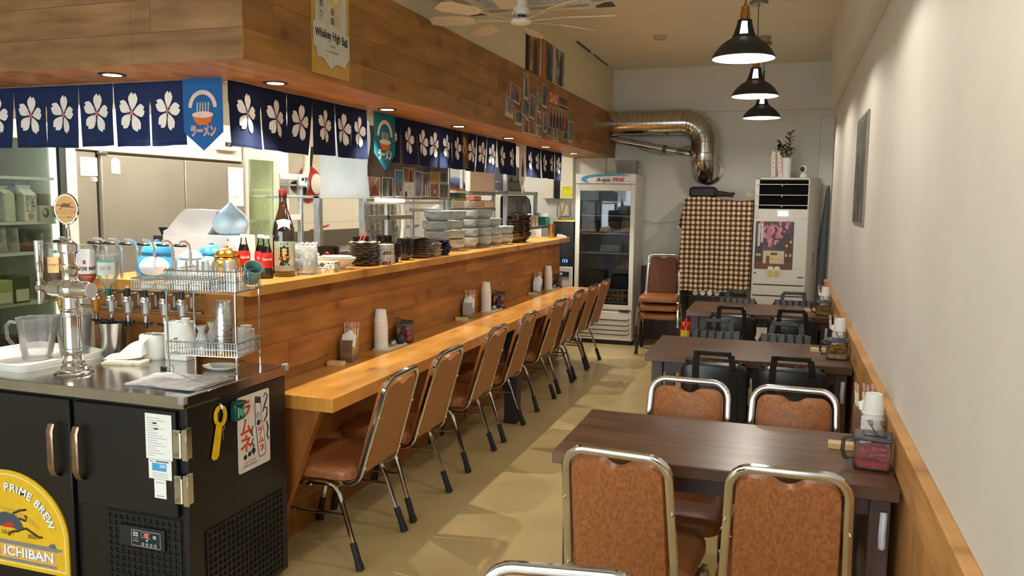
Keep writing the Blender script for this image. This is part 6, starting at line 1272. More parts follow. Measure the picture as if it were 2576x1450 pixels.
# aluminium shelf frame behind the bar, with its front sheet and photo board
al = T('aluminium_shelf', 'aluminium shelf frame standing on the kitchen side of the bar', 'shelf', (-2.64, 0, 0))
for y in (4.21, 4.75, 6.05, 6.17): P('post', MB().box(-0.02, 0.02, y-0.02, y+0.02, 1.0, 1.615, ALU, 0.003), al)
P('post', MB().box(-0.35, -0.32, 5.72, 5.75, 1.0, 1.60, ALU, 0.003), al)
P('shelf_board', MB().box(-0.36, 0.02, 4.19, 6.19, 1.60, 1.615, ALU, 0.002), al); P('crossbar', MB().box(-0.35, -0.32, 5.30, 6.17, 1.44, 1.475, ALU, 0.002), al); P('crossbar', MB().box(-0.01, 0.015, 4.77, 6.05, 1.565, 1.585, M((206, 200, 186), 0.4), 0.002), al)
m = MB(); nu, nv = 24, 12; V = []
for j in range(nv+1):
    for i in range(nu+1):
        u, v = i/nu, j/nv; V.append((0.004*math.sin(5*u+3*v)+0.006*math.sin(9*u*v+1)+0.005*math.sin(7*v-4*u*u), 4.16+0.60*u, 1.602+0.50*v))
m.add(V, [(j*(nu+1)+i, j*(nu+1)+i+1, (j+1)*(nu+1)+i+1, (j+1)*(nu+1)+i) for j in range(nv) for i in range(nu)], sheet_mat('sheet_daylight_reflection'))
S('glossy_sheet', 'glossy plastic sheet, reflected daylight in its colour, hanging on the shelf front under the curtain', 'sheet', m, (-2.60, 0, 0))
S('photo_board', 'brown smoky panel on the shelf front with photos along its lower edge', 'board', MB().box(-2.618, -2.612, 4.765, 6.10, 1.604, 2.08, speckle('smoky_panel', (104, 96, 84), (140, 130, 114), 5, 0.2, spec=0.7), 0))
PB = [(4.76, 4.93, 1.611, 1.747, 4, 'city-street print in reds at the near end of the photo board', None), (4.95, 5.12, 1.612, 1.75, 3, 'dark drawing of a pale figure in a bordered print, second on the photo board', [(0.0, 0.8, (150, 146, 128))]), (5.14, 5.28, 1.613, 1.808, 2, 'tall pale print with a blue block and a dark music note, on the photo board', None),
      (5.27, 5.46, 1.72, 1.829, 4, 'brown beach picture at the top edge of the photo board', [(0.15, 0.8, (50, 34, 30))]), (5.285, 5.46, 1.611, 1.725, 2, 'white card with grey writing and a little black penguin-like mark, on the photo board', None), (5.465, 5.59, 1.613, 1.812, 5, 'blue and pink print in the middle of the photo board', None), (5.60, 5.725, 1.617, 1.805, 0, 'tall black print with white figures on the photo board', [(-0.1, 0.5, (224, 224, 224)), (0.2, 0.6, (214, 214, 216))]),
      (5.74, 5.91, 1.73, 1.817, 1, 'yellow-ochre picture at the top of the photo board', None), (5.735, 5.90, 1.618, 1.727, 4, 'print of an orange flame-like glow on a dark ground, on the photo board', None), (5.905, 6.095, 1.61, 1.729, 3, 'dark green drawing at the far end of the photo board', [(0.0, 0.7, (128, 126, 98))]), (5.92, 6.085, 1.735, 1.82, 0, 'dark figure picture at the far top of the photo board', [(0.05, 0.95, (40, 28, 28))])]
for i, (a, b, c, d, pal, lb, fg) in enumerate(PB):
    o = photo('photo_print', lb, 'photo', a, b, c, d, 60+i, pal, 'photos on the shelf board', -2.606+0.0004*(i % 2), 0, 0.07, 0.06, fig=fg)
    w, h = b-a, d-c; ex = MB(); F = FX(0, 0, 0)
    if i == 2: ex.rect(-w*0.32, w*0.32, 0, h*0.44, M((60, 134, 170), 0.5), F, 0.0012).disc(0.02, -h*0.22, 0.016, M((60, 56, 52), 0.5), F, 0.0012, 12).rect(0.032, 0.037, -h*0.22, -h*0.02, M((60, 56, 52), 0.5), F, 0.0012)
    elif i == 4: ex.rect(-w*0.44, w*0.44, -h*0.46, h*0.46, M((228, 224, 222), 0.5), F, 0.0012).text('さけ', 0.036, M((96, 92, 92), 0.5), F, 0.0, 0.01, 0.0016).rect(0.0, 0.05, -0.02, -0.018, gl_, F, 0.0016).rect(0.0, 0.045, -0.032, -0.03, gl_, F, 0.0016).disc(-0.055, -0.032, 0.018, M((40, 36, 36), 0.5), F, 0.0016, 16, 0.024)
    elif i == 7: ex.rect(-w*0.42, w*0.42, -h*0.42, h*0.44, M((196, 148, 66), 0.5), F, 0.0012).rect(-w*0.42, w*0.42, -h*0.42, -h*0.2, M((190, 156, 40), 0.5), F, 0.0014)
    elif i == 8: ex.disc(0, 0, 0.026, M((190, 74, 36), 0.5), F, 0.0012, 12, 0.034).disc(0.004, -0.008, 0.014, M((236, 200, 150), 0.5), F, 0.0014, 12, 0.018)
    elif i == 0: ex.poly([(-w*0.4, -h*0.44), (w*0.4, -h*0.44), (w*0.1, h*0.1), (-w*0.05, h*0.1)], M((120, 60, 52), 0.5), F, 0.0012).poly([(0, h*0.1), (w*0.36, h*0.45), (w*0.1, h*0.45)], M((210, 208, 196), 0.5), F, 0.0012)
    if ex.v: P('picture_detail', ex, o)
S('tube_lamp', 'short white tube lamp under the photo board', 'lamp', MB().cyl((-2.59, 4.84, 1.595), (-2.59, 5.24, 1.59), 0.014, glow('tube_glow', (1, 0.96, 0.86), 2.2), 12))
# lace curtain and towel
lc = speckle('lace_cloth', (136, 128, 120), (176, 168, 156), 34, 0.9, 0.42, 0.58, spec=0.1); m = MB(); nu, nv = 60, 8; V = []
for j in range(nv+1):
    for i in range(nu+1):
        u, v = i/nu, j/nv; V.append((0.02*math.sin(u*40+0.6*math.sin(5*v))*(0.4+0.6*v), 5.93+0.60*u+0.03*v*(u-0.3), 1.61-0.5*v))
S('lace_curtain', 'grey lace curtain hanging behind the shelf posts', 'curtain', m.add(V, [(j*(nu+1)+i, j*(nu+1)+i+1, (j+1)*(nu+1)+i+1, (j+1)*(nu+1)+i) for j in range(nv) for i in range(nu)], lc), (-3.3, 0, 0))
S('curtain_rod', 'thin steel rod the lace curtain hangs from', 'rod', MB().cyl((-3.3, 5.9, 1.612), (-3.3, 6.6, 1.612), 0.006, STEEL, 8).cyl((-3.3, 6.6, 0), (-3.3, 6.6, 1.62), 0.012, ALU, 10).cyl((-3.3, 5.9, 0), (-3.3, 5.9, 1.62), 0.012, ALU, 10))
S('cream_towel', 'cream towel hanging beside the lace curtain', 'towel', MB().tube([(-3.26, 6.58, 1.60), (-3.26, 6.62, 1.5), (-3.26, 6.61, 1.36), (-3.26, 6.57, 1.25)], [0.03, 0.05, 0.04, 0.02], CREAM, 12, ry=0.02))
# cook
def cook():
    me = bpy.data.meshes.new('cook_body'); bm = bmesh.new()
    J = {'pel': (0, -0.10, 0.93), 'wst': (0.0, -0.06, 1.08), 'chs': (0.0, 0.08, 1.30), 'nek': (0.0, 0.22, 1.45), 'hed': (0.0, 0.29, 1.58), 'top': (0, 0.31, 1.67),
         'ls': (-0.18, 0.16, 1.39), 'le': (-0.25, 0.30, 1.16), 'lw': (-0.16, 0.50, 1.14), 'lh': (-0.13, 0.58, 1.14), 'rs': (0.18, 0.16, 1.39), 're': (0.25, 0.30, 1.16), 'rw': (0.16, 0.50, 1.14), 'rh': (0.13, 0.58, 1.14),
         'lk': (-0.11, 0.03, 0.48), 'la': (-0.11, -0.03, 0.08), 'lf': (-0.11, 0.14, 0.04), 'rk': (0.11, 0.03, 0.48), 'ra': (0.11, -0.03, 0.08), 'rf': (0.11, 0.14, 0.04), 'lp': (-0.09, -0.08, 0.86), 'rp': (0.09, -0.08, 0.86)}
    RD = dict(pel=(.15, .11), wst=(.14, .10), chs=(.165, .115), nek=(.058, .058), hed=(.085, .10), top=(.06, .07), ls=(.07, .07), le=(.05, .05), lw=(.034, .034), lh=(.038, .022), rs=(.07, .07), re=(.05, .05), rw=(.034, .034), rh=(.038, .022), lp=(.09, .09), rp=(.09, .09), lk=(.06, .06), la=(.045, .045), lf=(.04, .035), rk=(.06, .06), ra=(.045, .045), rf=(.04, .035))
    E_ = 'pel-wst wst-chs chs-nek nek-hed hed-top chs-ls ls-le le-lw lw-lh chs-rs rs-re re-rw rw-rh pel-lp lp-lk lk-la la-lf pel-rp rp-rk rk-ra ra-rf'.split()
    sk = bm.verts.layers.skin.verify()
    vs = {k: bm.verts.new(p) for k, p in J.items()}
    for k, v in vs.items(): v[sk].radius = RD[k]; v[sk].use_root = (k == 'pel')
    for e in E_: a, b = e.split('-'); bm.edges.new((vs[a], vs[b]))
    # five short finger chains on each palm
    for s, h in ((-1, 'lh'), (1, 'rh')):
        for q in range(5):
            b = Vector(J[h]); d = Vector((0.022*(q-1.5)*1.0, 0.0, 0)); prev = vs[h]
            ln = (0.05, 0.06, 0.064, 0.058, 0.045)[q]; pts = [b+d+Vector((0, 0.03, -0.004)), b+d+Vector((0, 0.03+ln*0.6, -0.012)), b+d+Vector((0, 0.03+ln, -0.032))]
            if q == 0: pts = [b+Vector((-s*0.04, 0.0, 0)), b+Vector((-s*0.055, 0.03, -0.008)), b+Vector((-s*0.055, 0.05, -0.02))]
            for p in pts:
                w = bm.verts.new(p); w[sk].radius = (0.0095, 0.0095); bm.edges.new((prev, w)); prev = w
    bm.to_mesh(me); bm.free()
    o = bpy.data.objects.new('cook_tmp', me); COL.objects.link(o); o.modifiers.new('s', 'SKIN'); sb = o.modifiers.new('d', 'SUBSURF'); sb.levels = sb.render_levels = 1
    dg = bpy.context.evaluated_depsgraph_get(); m2 = bpy.data.meshes.new_from_object(o.evaluated_get(dg)); bpy.data.objects.remove(o); bpy.data.meshes.remove(me)
    m2.materials.clear(); skin = speckle('skin', (206, 160, 130), (214, 170, 140), 20, 0.5); shirt = M((238, 234, 224), 0.85); trou = M((46, 46, 52), 0.8)
    for m in (skin, shirt, trou, BLACK): m2.materials.append(m)
    for p in m2.polygons:
        c = p.center; k = 0
        if c.z < 0.07: k = 3
        elif c.z < 0.93: k = 2 if abs(c.x) < 0.2 and c.y < 0.3 else 0
        elif c.z < 1.46 and c.y < 0.42: k = 1
        p.material_index = k
    m2.polygons.foreach_set('use_smooth', [True]*len(m2.polygons)); return m2
me = cook(); root = bpy.data.objects.new('person', me); COL.objects.link(root); root.location = (-3.42, 7.82, 0.105); root.rotation_euler = (0, 0, -0.1)
tag(root, 'person in a dark blue cap and white shirt bending over behind the shelf photos', 'person')
NV = speckle('cap_cotton', (30, 36, 62), (42, 50, 80), 30, 0.85)
P('cap', MB().lathe([(0.102, 0.0), (0.106, 0.02), (0.10, 0.06), (0.075, 0.10), (0.03, 0.118), (0, 0.12)], NV, (0, 0, 0), 28, T=TR(0, 0.29, 1.62) @ RX(-0.2), sy=1.12).prism([(-0.08, 0.08)]+[(0.09*math.cos(a), 0.10+0.09*math.sin(a)) for a in [PI-PI*i/10 for i in range(11)]]+[(0.08, 0.08)], -0.004, 0.004, NV, TR(0, 0.30, 1.628) @ RX(-0.3)), root)
fc_ = MB(); hd = TR(0, 0.29, 1.58) @ RX(-0.35)
fc_.lathe([(0, 0.028), (0.008, 0.02), (0.014, 0.0), (0.010, -0.012), (0, -0.014)], speckle('skin', (206, 160, 130), (214, 170, 140), 20, 0.5), (0, 0, 0), 10, T=hd @ TR(0, 0.098, -0.015))
P('nose', fc_, root); 
for s in (-1, 1):
    e = P('eye', MB().sphere((0, 0, 0), 0.012, M((236, 234, 230), 0.3), 12, 8, T=hd @ TR(s*0.032, 0.082, 0.012)).sphere((0, 0.008, 0), 0.006, BLACK, 10, 6, T=hd @ TR(s*0.032, 0.082, 0.012)), root)
    P('ear', MB().sphere((0, 0, 0), 0.028, speckle('skin', (206, 160, 130), (214, 170, 140), 20, 0.5), 12, 8, T=hd @ TR(s*0.088, -0.005, -0.01), sx=0.3, sy=0.7), root)
P('mouth', MB().sphere((0, 0, 0), 0.02, M((168, 96, 88), 0.5), 12, 6, T=hd @ TR(0, 0.083, -0.05), sy=0.4, sz=0.28), root)
P('hair', MB().lathe([(0.10, 0.0), (0.098, -0.04), (0.085, -0.075)], M((34, 30, 28), 0.7), seg=24, T=TR(0, 0.272, 1.63) @ RX(-0.2), sy=1.05), root)
S('duckboard', 'dark low platform on the kitchen floor under the person', 'platform', MB().box(-3.8, -2.55, 5.0, 9.0, 0, 0.10, M((70, 64, 58), 0.7)))['kind'] = 'structure'
# far end of the kitchen: shelf racks, oven, containers
rk2 = T('steel_shelf_rack', 'steel shelf rack with stacked plates at the far end of the kitchen', 'shelf', (-2.95, 7.6, 0))
for y in (-0.95, 0.23):
    for x in (-0.25, 0.1): P('post', MB().box(x-0.016, x+0.016, y-0.016, y+0.016, 0, 1.98, ALU, 0.003), rk2)
for z, ya in ((1.525, -0.97), (1.68, -0.40)): P('shelf_board', MB().box(-0.27, 0.12, ya, 0.25, z-0.03, z, STEELM, 0.003), rk2)
trp = MB().prism(rrect(0.2, 0.28, 0.03, 4), 0, 0.012, M((206, 200, 190), 0.4)).prism(rrect(0.19, 0.27, 0.03, 4), 0.012, 0.014, M((226, 220, 208), 0.4))
stack('serving_plate', 'pale rectangular plate in the low pile on the steel shelf rack', 'plate', trp, -2.92, 6.86, 4, 0.016, 'pale plates on the steel rack', z0=1.5255, rots=False)
for i, (c, h, lb) in enumerate((((150, 156, 60), 0.02, 'yellow-green'), ((40, 92, 84), 0.02, 'dark teal'), ((24, 44, 50), 0.03, 'near-black'), ((226, 220, 206), 0.02, 'cream'), ((176, 84, 64), 0.018, 'brick red'))):
    z = 1.591 + (0.0, 0.021, 0.042, 0.073, 0.094)[i]
    S('lacquer_tray', '%s tray in the coloured pile behind the photo board end' % lb, 'tray', MB().prism(rrect(0.22, 0.3, 0.02, 4), 0, h, M(c, 0.35)), (-2.92, 6.86, z), 0.04*i, 'coloured trays on the steel rack')
stack('side_plate', 'pinkish-white plate in the second pile on the steel shelf rack', 'plate', MB().prism(rrect(0.2, 0.26, 0.03, 4), 0, 0.010, M((214, 200, 190), 0.4)), -2.90, 7.30, 5, 0.014, 'pinkish plates on the steel rack', z0=1.5255, rots=False)
S('salmon_box', 'salmon-pink lidded box on the second plate pile', 'box', MB().box(-0.09, 0.09, -0.1, 0.1, 0, 0.045, M((206, 126, 108), 0.45), 0.004), (-2.90, 7.28, 1.5965))
S('cream_tub', 'cream lidded tub beside the salmon-pink box on the steel rack', 'tub', MB().box(-0.09, 0.09, -0.13, 0.13, 0, 0.075, M((222, 212, 192), 0.45), 0.012), (-2.90, 7.62, 1.5255))
S('white_board', 'plain white board standing upright on the upper shelf of the steel rack', 'board', MB().box(-0.025, 0.025, -0.33, 0.33, 0, 0.24, M((236, 232, 222), 0.4), 0.006), (-2.86, 7.48, 1.6805))
ov = T('toaster_oven', 'black counter oven with a curved glass hood beyond the noodle bowls', 'oven', (-2.88, 8.41, 0))
P('oven_body', MB().box(-0.25, 0.08, -0.45, 0.5, 1.0, 1.40, M((38, 40, 44), 0.3), 0.01), ov)
P('glass_hood', MB().prism([(-0.45, 1.40), (0.5, 1.40), (0.5, 1.52), (0.46, 1.60), (0.36, 1.635), (-0.45, 1.635)], 0.06, 0.09, glassm('dark_hood_glass', (0.30, 0.34, 0.36), 1.0, 0.03, 0.04), plane((0, 0, 0), (0, 1, 0), (0, 0, 1))), ov)
P('hood_rim', MB().tube([(0.08, -0.45, 1.64), (0.08, 0.34, 1.645), (0.08, 0.45, 1.61), (0.08, 0.51, 1.53), (0.08, 0.51, 1.40)], 0.014, BLACK, 8), ov)
P('stand', MB().box(-0.24, 0.07, -0.44, 0.49, 0.05, 1.0, STEELM, 0.003), ov)
rk3 = T('pass_shelf', 'steel pass shelf carrying dark machines over the curved oven', 'shelf', (-2.75, 8.35, 0))
for y in (-0.44, 0.62): P('post', MB().box(-0.02, 0.02, y-0.018, y+0.018, 0.05, 1.98 if y < 0 else 1.70, ALU, 0.003), rk3)
P('shelf_board', MB().box(-0.3, 0.02, -0.46, 0.64, 1.665, 1.70, STEELM, 0.003), rk3)
S('dark_machine', 'black slicing machine with a round guard on the pass shelf', 'machine', MB().box(-0.25, 0, -0.28, 0.28, 0, 0.10, M((46, 48, 52), 0.4), 0.006).box(-0.22, -0.02, -0.1, 0.28, 0.10, 0.26, M((52, 54, 58), 0.4), 0.01).lathe([(0, 0.01), (0.09, 0.01), (0.10, 0.0), (0.10, 0.03), (0.07, 0.035), (0, 0.03)], M((70, 72, 76), 0.3), seg=28, T=TR(0.0, -0.17, 0.2) @ RY(PI/2)), (-2.76, 8.30, 1.7005))
tb_ = T('prep_table', 'steel prep table with small containers near the end of the bar', 'table', (-2.62, 8.62, 0))
P('top', MB().box(-0.09, 0.08, -0.6, 0.4, 1.30, 1.33, STEELM, 0.003), tb_); P('side_panel', MB().box(0.065, 0.078, -0.56, -0.08, 0.9, 1.30, CREAM), tb_)
for y in (-0.58, 0.38):
    for x in (-0.07, 0.045): P('leg', MB().box(x-0.015, x+0.015, y-0.015, y+0.015, 0, 1.30, ALU, 0.002), tb_)
for i, y in enumerate((8.10, 8.18, 8.26)): S('hook', 'small steel hook under the prep table', 'hook', MB().tube([(0, 0, 0), (0.01, 0, -0.03), (0.012, 0.02, -0.055), (0.012, 0.04, -0.045)], 0.003, STEEL, 6), (-2.545, y, 1.30), 0, 'hooks under the prep table')
for i, (y, c, w, h, lb) in enumerate(((8.18, (206, 190, 90), 0.05, 0.05, 'yellow wrapped snack'), (8.33, (196, 152, 104), 0.045, 0.09, 'tan cardboard box'), (8.46, (224, 206, 190), 0.04, 0.11, 'pale pink carton'))):
    S('small_packet', '%s on the prep table' % lb, 'packet', MB().box(-0.05, 0.05, -w, w, 0, h, M(c, 0.5), 0.006), (-2.62, y, 1.3305), 0, 'packets on the prep table')
S('teal_basket', 'teal plastic basket on the prep table', 'basket', MB().prism([(-0.07, 0), (0.07, 0), (0.09, 0.075), (0.095, 0.085), (-0.095, 0.085), (-0.09, 0.075)], -0.07, 0.07, M((38, 130, 120), 0.4), plane((0, 0, 0), (0, 1, 0), (0, 0, 1))), (-2.62, 8.80, 1.3305))
S('white_bowl', 'white bowl sitting on the teal basket', 'bowl', MB().lathe([(0, 0), (0.06, 0), (0.075, 0.01), (0.078, 0.05), (0.07, 0.05), (0, 0.02)], WHT, seg=28), (-2.62, 8.80, 1.416))
# back wall of the kitchen
S('electric_box', 'white electrical box with a yellow note on the back wall beside the glass-door fridge', 'box', MB().box(-2.578, -2.422, 9.40, 9.5, 1.632, 2.12, M((240, 236, 216), 0.45), 0.004))
mb = MB(); sk_ = FY(-2.488, 9.3985, 1.79); mb.tube([sk_ @ Vector((0.018*math.cos(a), 0.05+0.018*math.sin(a), 0.0008)) for a in [PI*i/8 for i in range(9)]], 0.0022, M((150, 140, 80), 0.5), 5, ry=0.0004).rect(-0.02, 0.015, -0.028, -0.022, gl_, sk_, 0.0006)
S('sticker', 'small printed emblem sticker above the yellow note', 'sticker', mb)
S('note', 'bright yellow note on the white electrical box', 'note', MB().rect(-2.553, -2.428, 1.65, 1.775, M((240, 230, 40), 0.6), FY(0, 9.3985, 0)).rect(-2.545, -2.45, 1.755, 1.762, M((190, 180, 50), 0.6), FY(0, 9.398, 0)).rect(-2.50, -2.44, 1.735, 1.739, M((190, 180, 50), 0.6), FY(0, 9.398, 0)))
S('wall_box', 'plain cream box on the back wall next to the black panel', 'box', MB().box(-2.80, -2.655, 9.38, 9.5, 1.63, 1.86, CREAM, 0.004))
S('blackboard', 'black glossy board between the two pale boxes on the back wall', 'panel', MB().box(-2.65, -2.585, 9.42, 9.5, 1.63, 1.98, M((24, 26, 32), 0.25), 0.003))
S('gas_hose', 'yellow gas hose curving down from a pipe on the back wall', 'hose', MB().tube([(-2.53, 9.44, 1.60), (-2.525, 9.42, 1.55), (-2.53, 9.40, 1.50), (-2.555, 9.38, 1.44), (-2.58, 9.36, 1.38)], 0.013, M((206, 152, 46), 0.5), 10))
S('gas_pipe', 'grey pipe with taps along the back wall beside the yellow hose', 'pipe', MB().tube([(-2.46, 9.45, 1.60), (-2.46, 9.45, 1.44), (-2.475, 9.45, 1.42), (-2.62, 9.45, 1.42)], 0.011, STEELM, 10).cyl((-2.62, 9.45, 1.42), (-2.62, 9.45, 1.60), 0.009, STEELM, 10))
dw = T('dishwasher', 'tall black appliance with a blue display at the end of the bar', 'dishwasher', (-2.375, 9.1, 0))
P('cabinet', MB().box(-0.14, 0.10, -0.2, 0.3, 0.30, 1.37, M((34, 35, 38), 0.35), 0.006), dw); P('top_edge', MB().box(-0.145, 0.105, -0.205, 0.3, 1.37, 1.385, M((196, 190, 90), 0.5)), dw)
P('lower_unit', MB().box(-0.13, 0.10, -0.21, 0.3, 0.05, 0.86, M((196, 192, 180), 0.4), 0.006), dw, 'pale lower control unit'); P('display', MB().box(-0.10, 0.085, -0.207, -0.199, 0.885, 0.965, M((16, 18, 26), 0.2)).text('/13', 0.05, glow('blue_digits', (0.1, 0.25, 1.0), 4), FY(0.01, -0.2085, 0.925), 0, 0, 0, 0, 0.001), dw)
P('knob', MB().lathe([(0, 0.02), (0.014, 0.018), (0.016, 0)], WHITE, seg=16, T=TR(-0.03, -0.225, 0.775) @ RX(PI/2)).box(-0.08, 0.06, -0.222, -0.209, 0.745, 0.805, BLACK, 0.003), dw); P('status_light', MB().disc(0, 0, 0.006, glow('red_dot', (1, 0.1, 0.05), 4), FY(-0.06, -0.2085, 1.06)), dw)
S('white_cloth', 'bluish-white cloth draped over the black appliance front', 'cloth', MB().poly([(-0.06, 0.0, 0), (0.06, -0.01, 0), (0.05, 0.09, -0.02), (-0.01, 0.12, -0.03), (-0.05, 0.08, -0.01)], M((206, 216, 228), 0.8), FY(-2.41, 8.895, 1.19)).poly([(-0.06, 0.0, 0), (-0.05, 0.08, -0.01), (-0.05, 0.07, -0.05), (-0.055, 0.0, -0.04)], M((206, 216, 228), 0.8), FY(-2.41, 8.895, 1.19)))
S('wall_panel_door', 'pale rounded access panel on the back wall above the glass-door fridge', 'panel', MB().prism(rrect(0.30, 0.42, 0.03, 4), 0, 0.02, M((230, 224, 204), 0.5), FY(-2.20, 9.497, 2.02)).prism(rrect(0.14, 0.42, 0.03, 4), 0, 0.02, M((230, 224, 204), 0.5), FY(-1.955, 9.497, 2.02)))
# ---------------------------------------------------------------- back of the dining room
FRW = M((226, 222, 208), 0.4, var=0.02)
fr_ = T('glass_door_fridge', 'tall white display fridge with a glass door and a blue swoosh header', 'fridge', (-1.92, 9.15, 0))
P('carcass', MB().box(-0.335, -0.31, -0.22, 0.3, 0.04, 1.905, FRW).box(0.31, 0.335, -0.22, 0.3, 0.04, 1.905, FRW).box(-0.31, 0.31, 0.27, 0.3, 0.04, 1.905, M((150, 154, 158), 0.5)).box(-0.31, 0.31, -0.22, 0.27, 0.04, 0.41, FRW).box(-0.31, 0.31, -0.22, 0.27, 1.75, 1.905, FRW), fr_)
hf = FY(0, -0.262, 1.852); h = P('header', MB().box(-0.337, 0.337, -0.26, -0.22, 1.80, 1.906, M((238, 236, 230), 0.35), 0.004), fr_, 'white header with the maker lettering')
sw = MB(); b1 = M((78, 166, 206), 0.4)
sw.poly([(-0.275, -0.005), (-0.26, 0.02), (-0.2, 0.04), (-0.1, 0.05), (0.2, 0.05), (0.285, 0.028), (0.15, 0.033), (-0.08, 0.026), (-0.19, 0.012), (-0.215, -0.01), (-0.20, -0.03), (-0.17, -0.046), (-0.235, -0.038), (-0.268, -0.022)], b1, hf, 0.0008)
sw.text('A-qua', 0.062, M((40, 36, 36), 0.4), hf, -0.02, -0.012, 0.0012, 0, 0.0014, 0.155, warp=lambda x, y: (x+0.18*y, y)).text('FINE', 0.058, M((200, 40, 36), 0.4), hf, 0.15, -0.012, 0.0012, 0, 0.0022, 0.125, warp=lambda x, y: (x+0.2*y, y)).rect(0.22, 0.30, -0.030, -0.026, gl_, hf, 0.001)
P('logo', sw, h)
d = P('door', MB().box(-0.335, -0.285, -0.255, -0.222, 0.40, 1.79, FRW, 0.003).box(0.285, 0.335, -0.255, -0.222, 0.40, 1.79, FRW, 0.003).box(-0.285, 0.285, -0.255, -0.222, 1.72, 1.79, FRW, 0.003).box(-0.285, 0.285, -0.255, -0.222, 0.40, 0.45, FRW, 0.003), fr_)
P('glass', MB().box(-0.285, 0.285, -0.243, -0.237, 0.45, 1.72, glassm('display_glass', (0.80, 0.83, 0.85), 1.3, 0.02, 0.0)), d)
P('handle', MB().box(-0.352, -0.338, -0.275, -0.225, 0.86, 1.13, BLACK, 0.004), d); P('lock', MB().box(0.19, 0.30, -0.262, -0.254, 0.372, 0.396, BLACK, 0.002), fr_)
for z in (1.45, 1.25, 1.03, 0.62): P('shelf', MB().box(-0.305, 0.305, -0.19, 0.26, z-0.012, z, M((206, 208, 204), 0.4)), fr_)
vg = MB().box(-0.33, 0.33, -0.255, -0.22, 0.05, 0.375, FRW, 0.006)
P('vent_panel', vg, fr_); sl = MB()
for z in (0.275, 0.215, 0.16, 0.11): sl.box(-0.31, 0.27, -0.262, -0.254, z, z+0.010, M((70, 66, 60), 0.6)).tube([(0.27, -0.258, z+0.005), (0.295, -0.258, z+0.012), (0.308, -0.258, z+0.03)], 0.005, M((70, 66, 60), 0.6), 6)
P('vent_slot', sl, fr_); P('plinth', MB().box(-0.32, 0.32, -0.22, 0.28, 0.0, 0.05, BLACK), fr_)
egg = MB().sphere((0, 0, 0.024), 0.021, M((206, 168, 136), 0.5), 12, 8, sz=1.18); eg = None
for r, z in ((0, 0.462), (1, 0.545)):
    tr_ = MB().box(-0.25, 0.25, -0.14, 0.12, 0, 0.02, M((150, 146, 136), 0.8), 0.004)
    S('egg_tray', ['lower', 'upper'][r]+' grey egg tray at the bottom of the display fridge', 'egg tray', tr_, (-1.92, 9.10, z), 0, 'egg trays')
    for i in range(9):
        for j in range(2):
            loc = (-2.12+0.05*i, 8.985+0.05*j, z+0.019); lb = 'brown egg standing in the %s grey egg tray' % ['lower', 'upper'][r]
            if eg is None: eg = S('egg', lb, 'egg', egg, loc, 0, 'eggs in the lower tray')
            else: dup(eg, loc, 0, lb, 'eggs in the %s tray' % ['lower', 'upper'][r])
S('egg_shelf', 'grey base shelf for the eggs in the display fridge', 'shelf', MB().box(-0.30, 0.30, -0.18, 0.24, 0, 0.04, M((120, 118, 112), 0.6)), (-1.92, 9.15, 0.4145))
for i, (x, z, w, h_, c, lb) in enumerate(((-2.06, 1.451, 0.1, 0.16, (70, 74, 80), 'grey bagged packet on the top shelf'), (-1.80, 1.451, 0.12, 0.11, (52, 60, 58), 'dark green packet on the top shelf'), (-2.08, 1.251, 0.06, 0.13, (60, 46, 42), 'dark jar on the second shelf'), (-1.86, 1.251, 0.1, 0.15, (58, 36, 34), 'maroon box on the second shelf'), (-1.71, 1.251, 0.055, 0.16, (150, 104, 70), 'stack of tan packets on the second shelf'), (-1.88, 1.031, 0.12, 0.09, (150, 156, 160), 'pale tub on the third shelf'), (-2.05, 0.621, 0.12, 0.2, (60, 62, 66), 'dark crate on the lowest shelf'), (-1.76, 0.621, 0.1, 0.16, (46, 48, 52), 'dark box on the lowest shelf'))):
    S('food_packet', lb+' of the display fridge', 'packet', MB().box(-w, w, -0.1, 0.1, 0, h_, M(c, 0.45), 0.012), (x, 9.12, z), 0, 'food in the display fridge')
bk = T('plastic_basket', 'grey perforated plastic basket on top of the display fridge', 'basket', (-1.72, 9.08, 1.9065)); gb_ = M((142, 144, 136), 0.5); m = MB()
V = [(-0.10, -0.08, 0), (0.10, -0.08, 0), (0.10, 0.08, 0), (-0.10, 0.08, 0), (-0.115, -0.095, 0.145), (0.115, -0.095, 0.145), (0.115, 0.095, 0.145), (-0.115, 0.095, 0.145)]
P('shell', m.add(V, [(0, 1, 2, 3), (0, 1, 5, 4), (1, 2, 6, 5), (2, 3, 7, 6), (3, 0, 4, 7)], gb_), bk); m = MB()
for i in range(9):
    for j in range(5): m.box(-0.088+0.02*i, -0.078+0.02*i, -0.0965-0.0*j, -0.0945, 0.02+0.02*j, 0.032+0.02*j, M((86, 86, 80), 0.7), 0, TR(0, 0.013-0.0021*j, 0))
P('perforation', m, bk); P('rim', MB().tube([(-0.118, -0.098, 0.145), (0.118, -0.098, 0.145), (0.118, 0.098, 0.145), (-0.118, 0.098, 0.145)], 0.006, gb_, 6, True), bk)
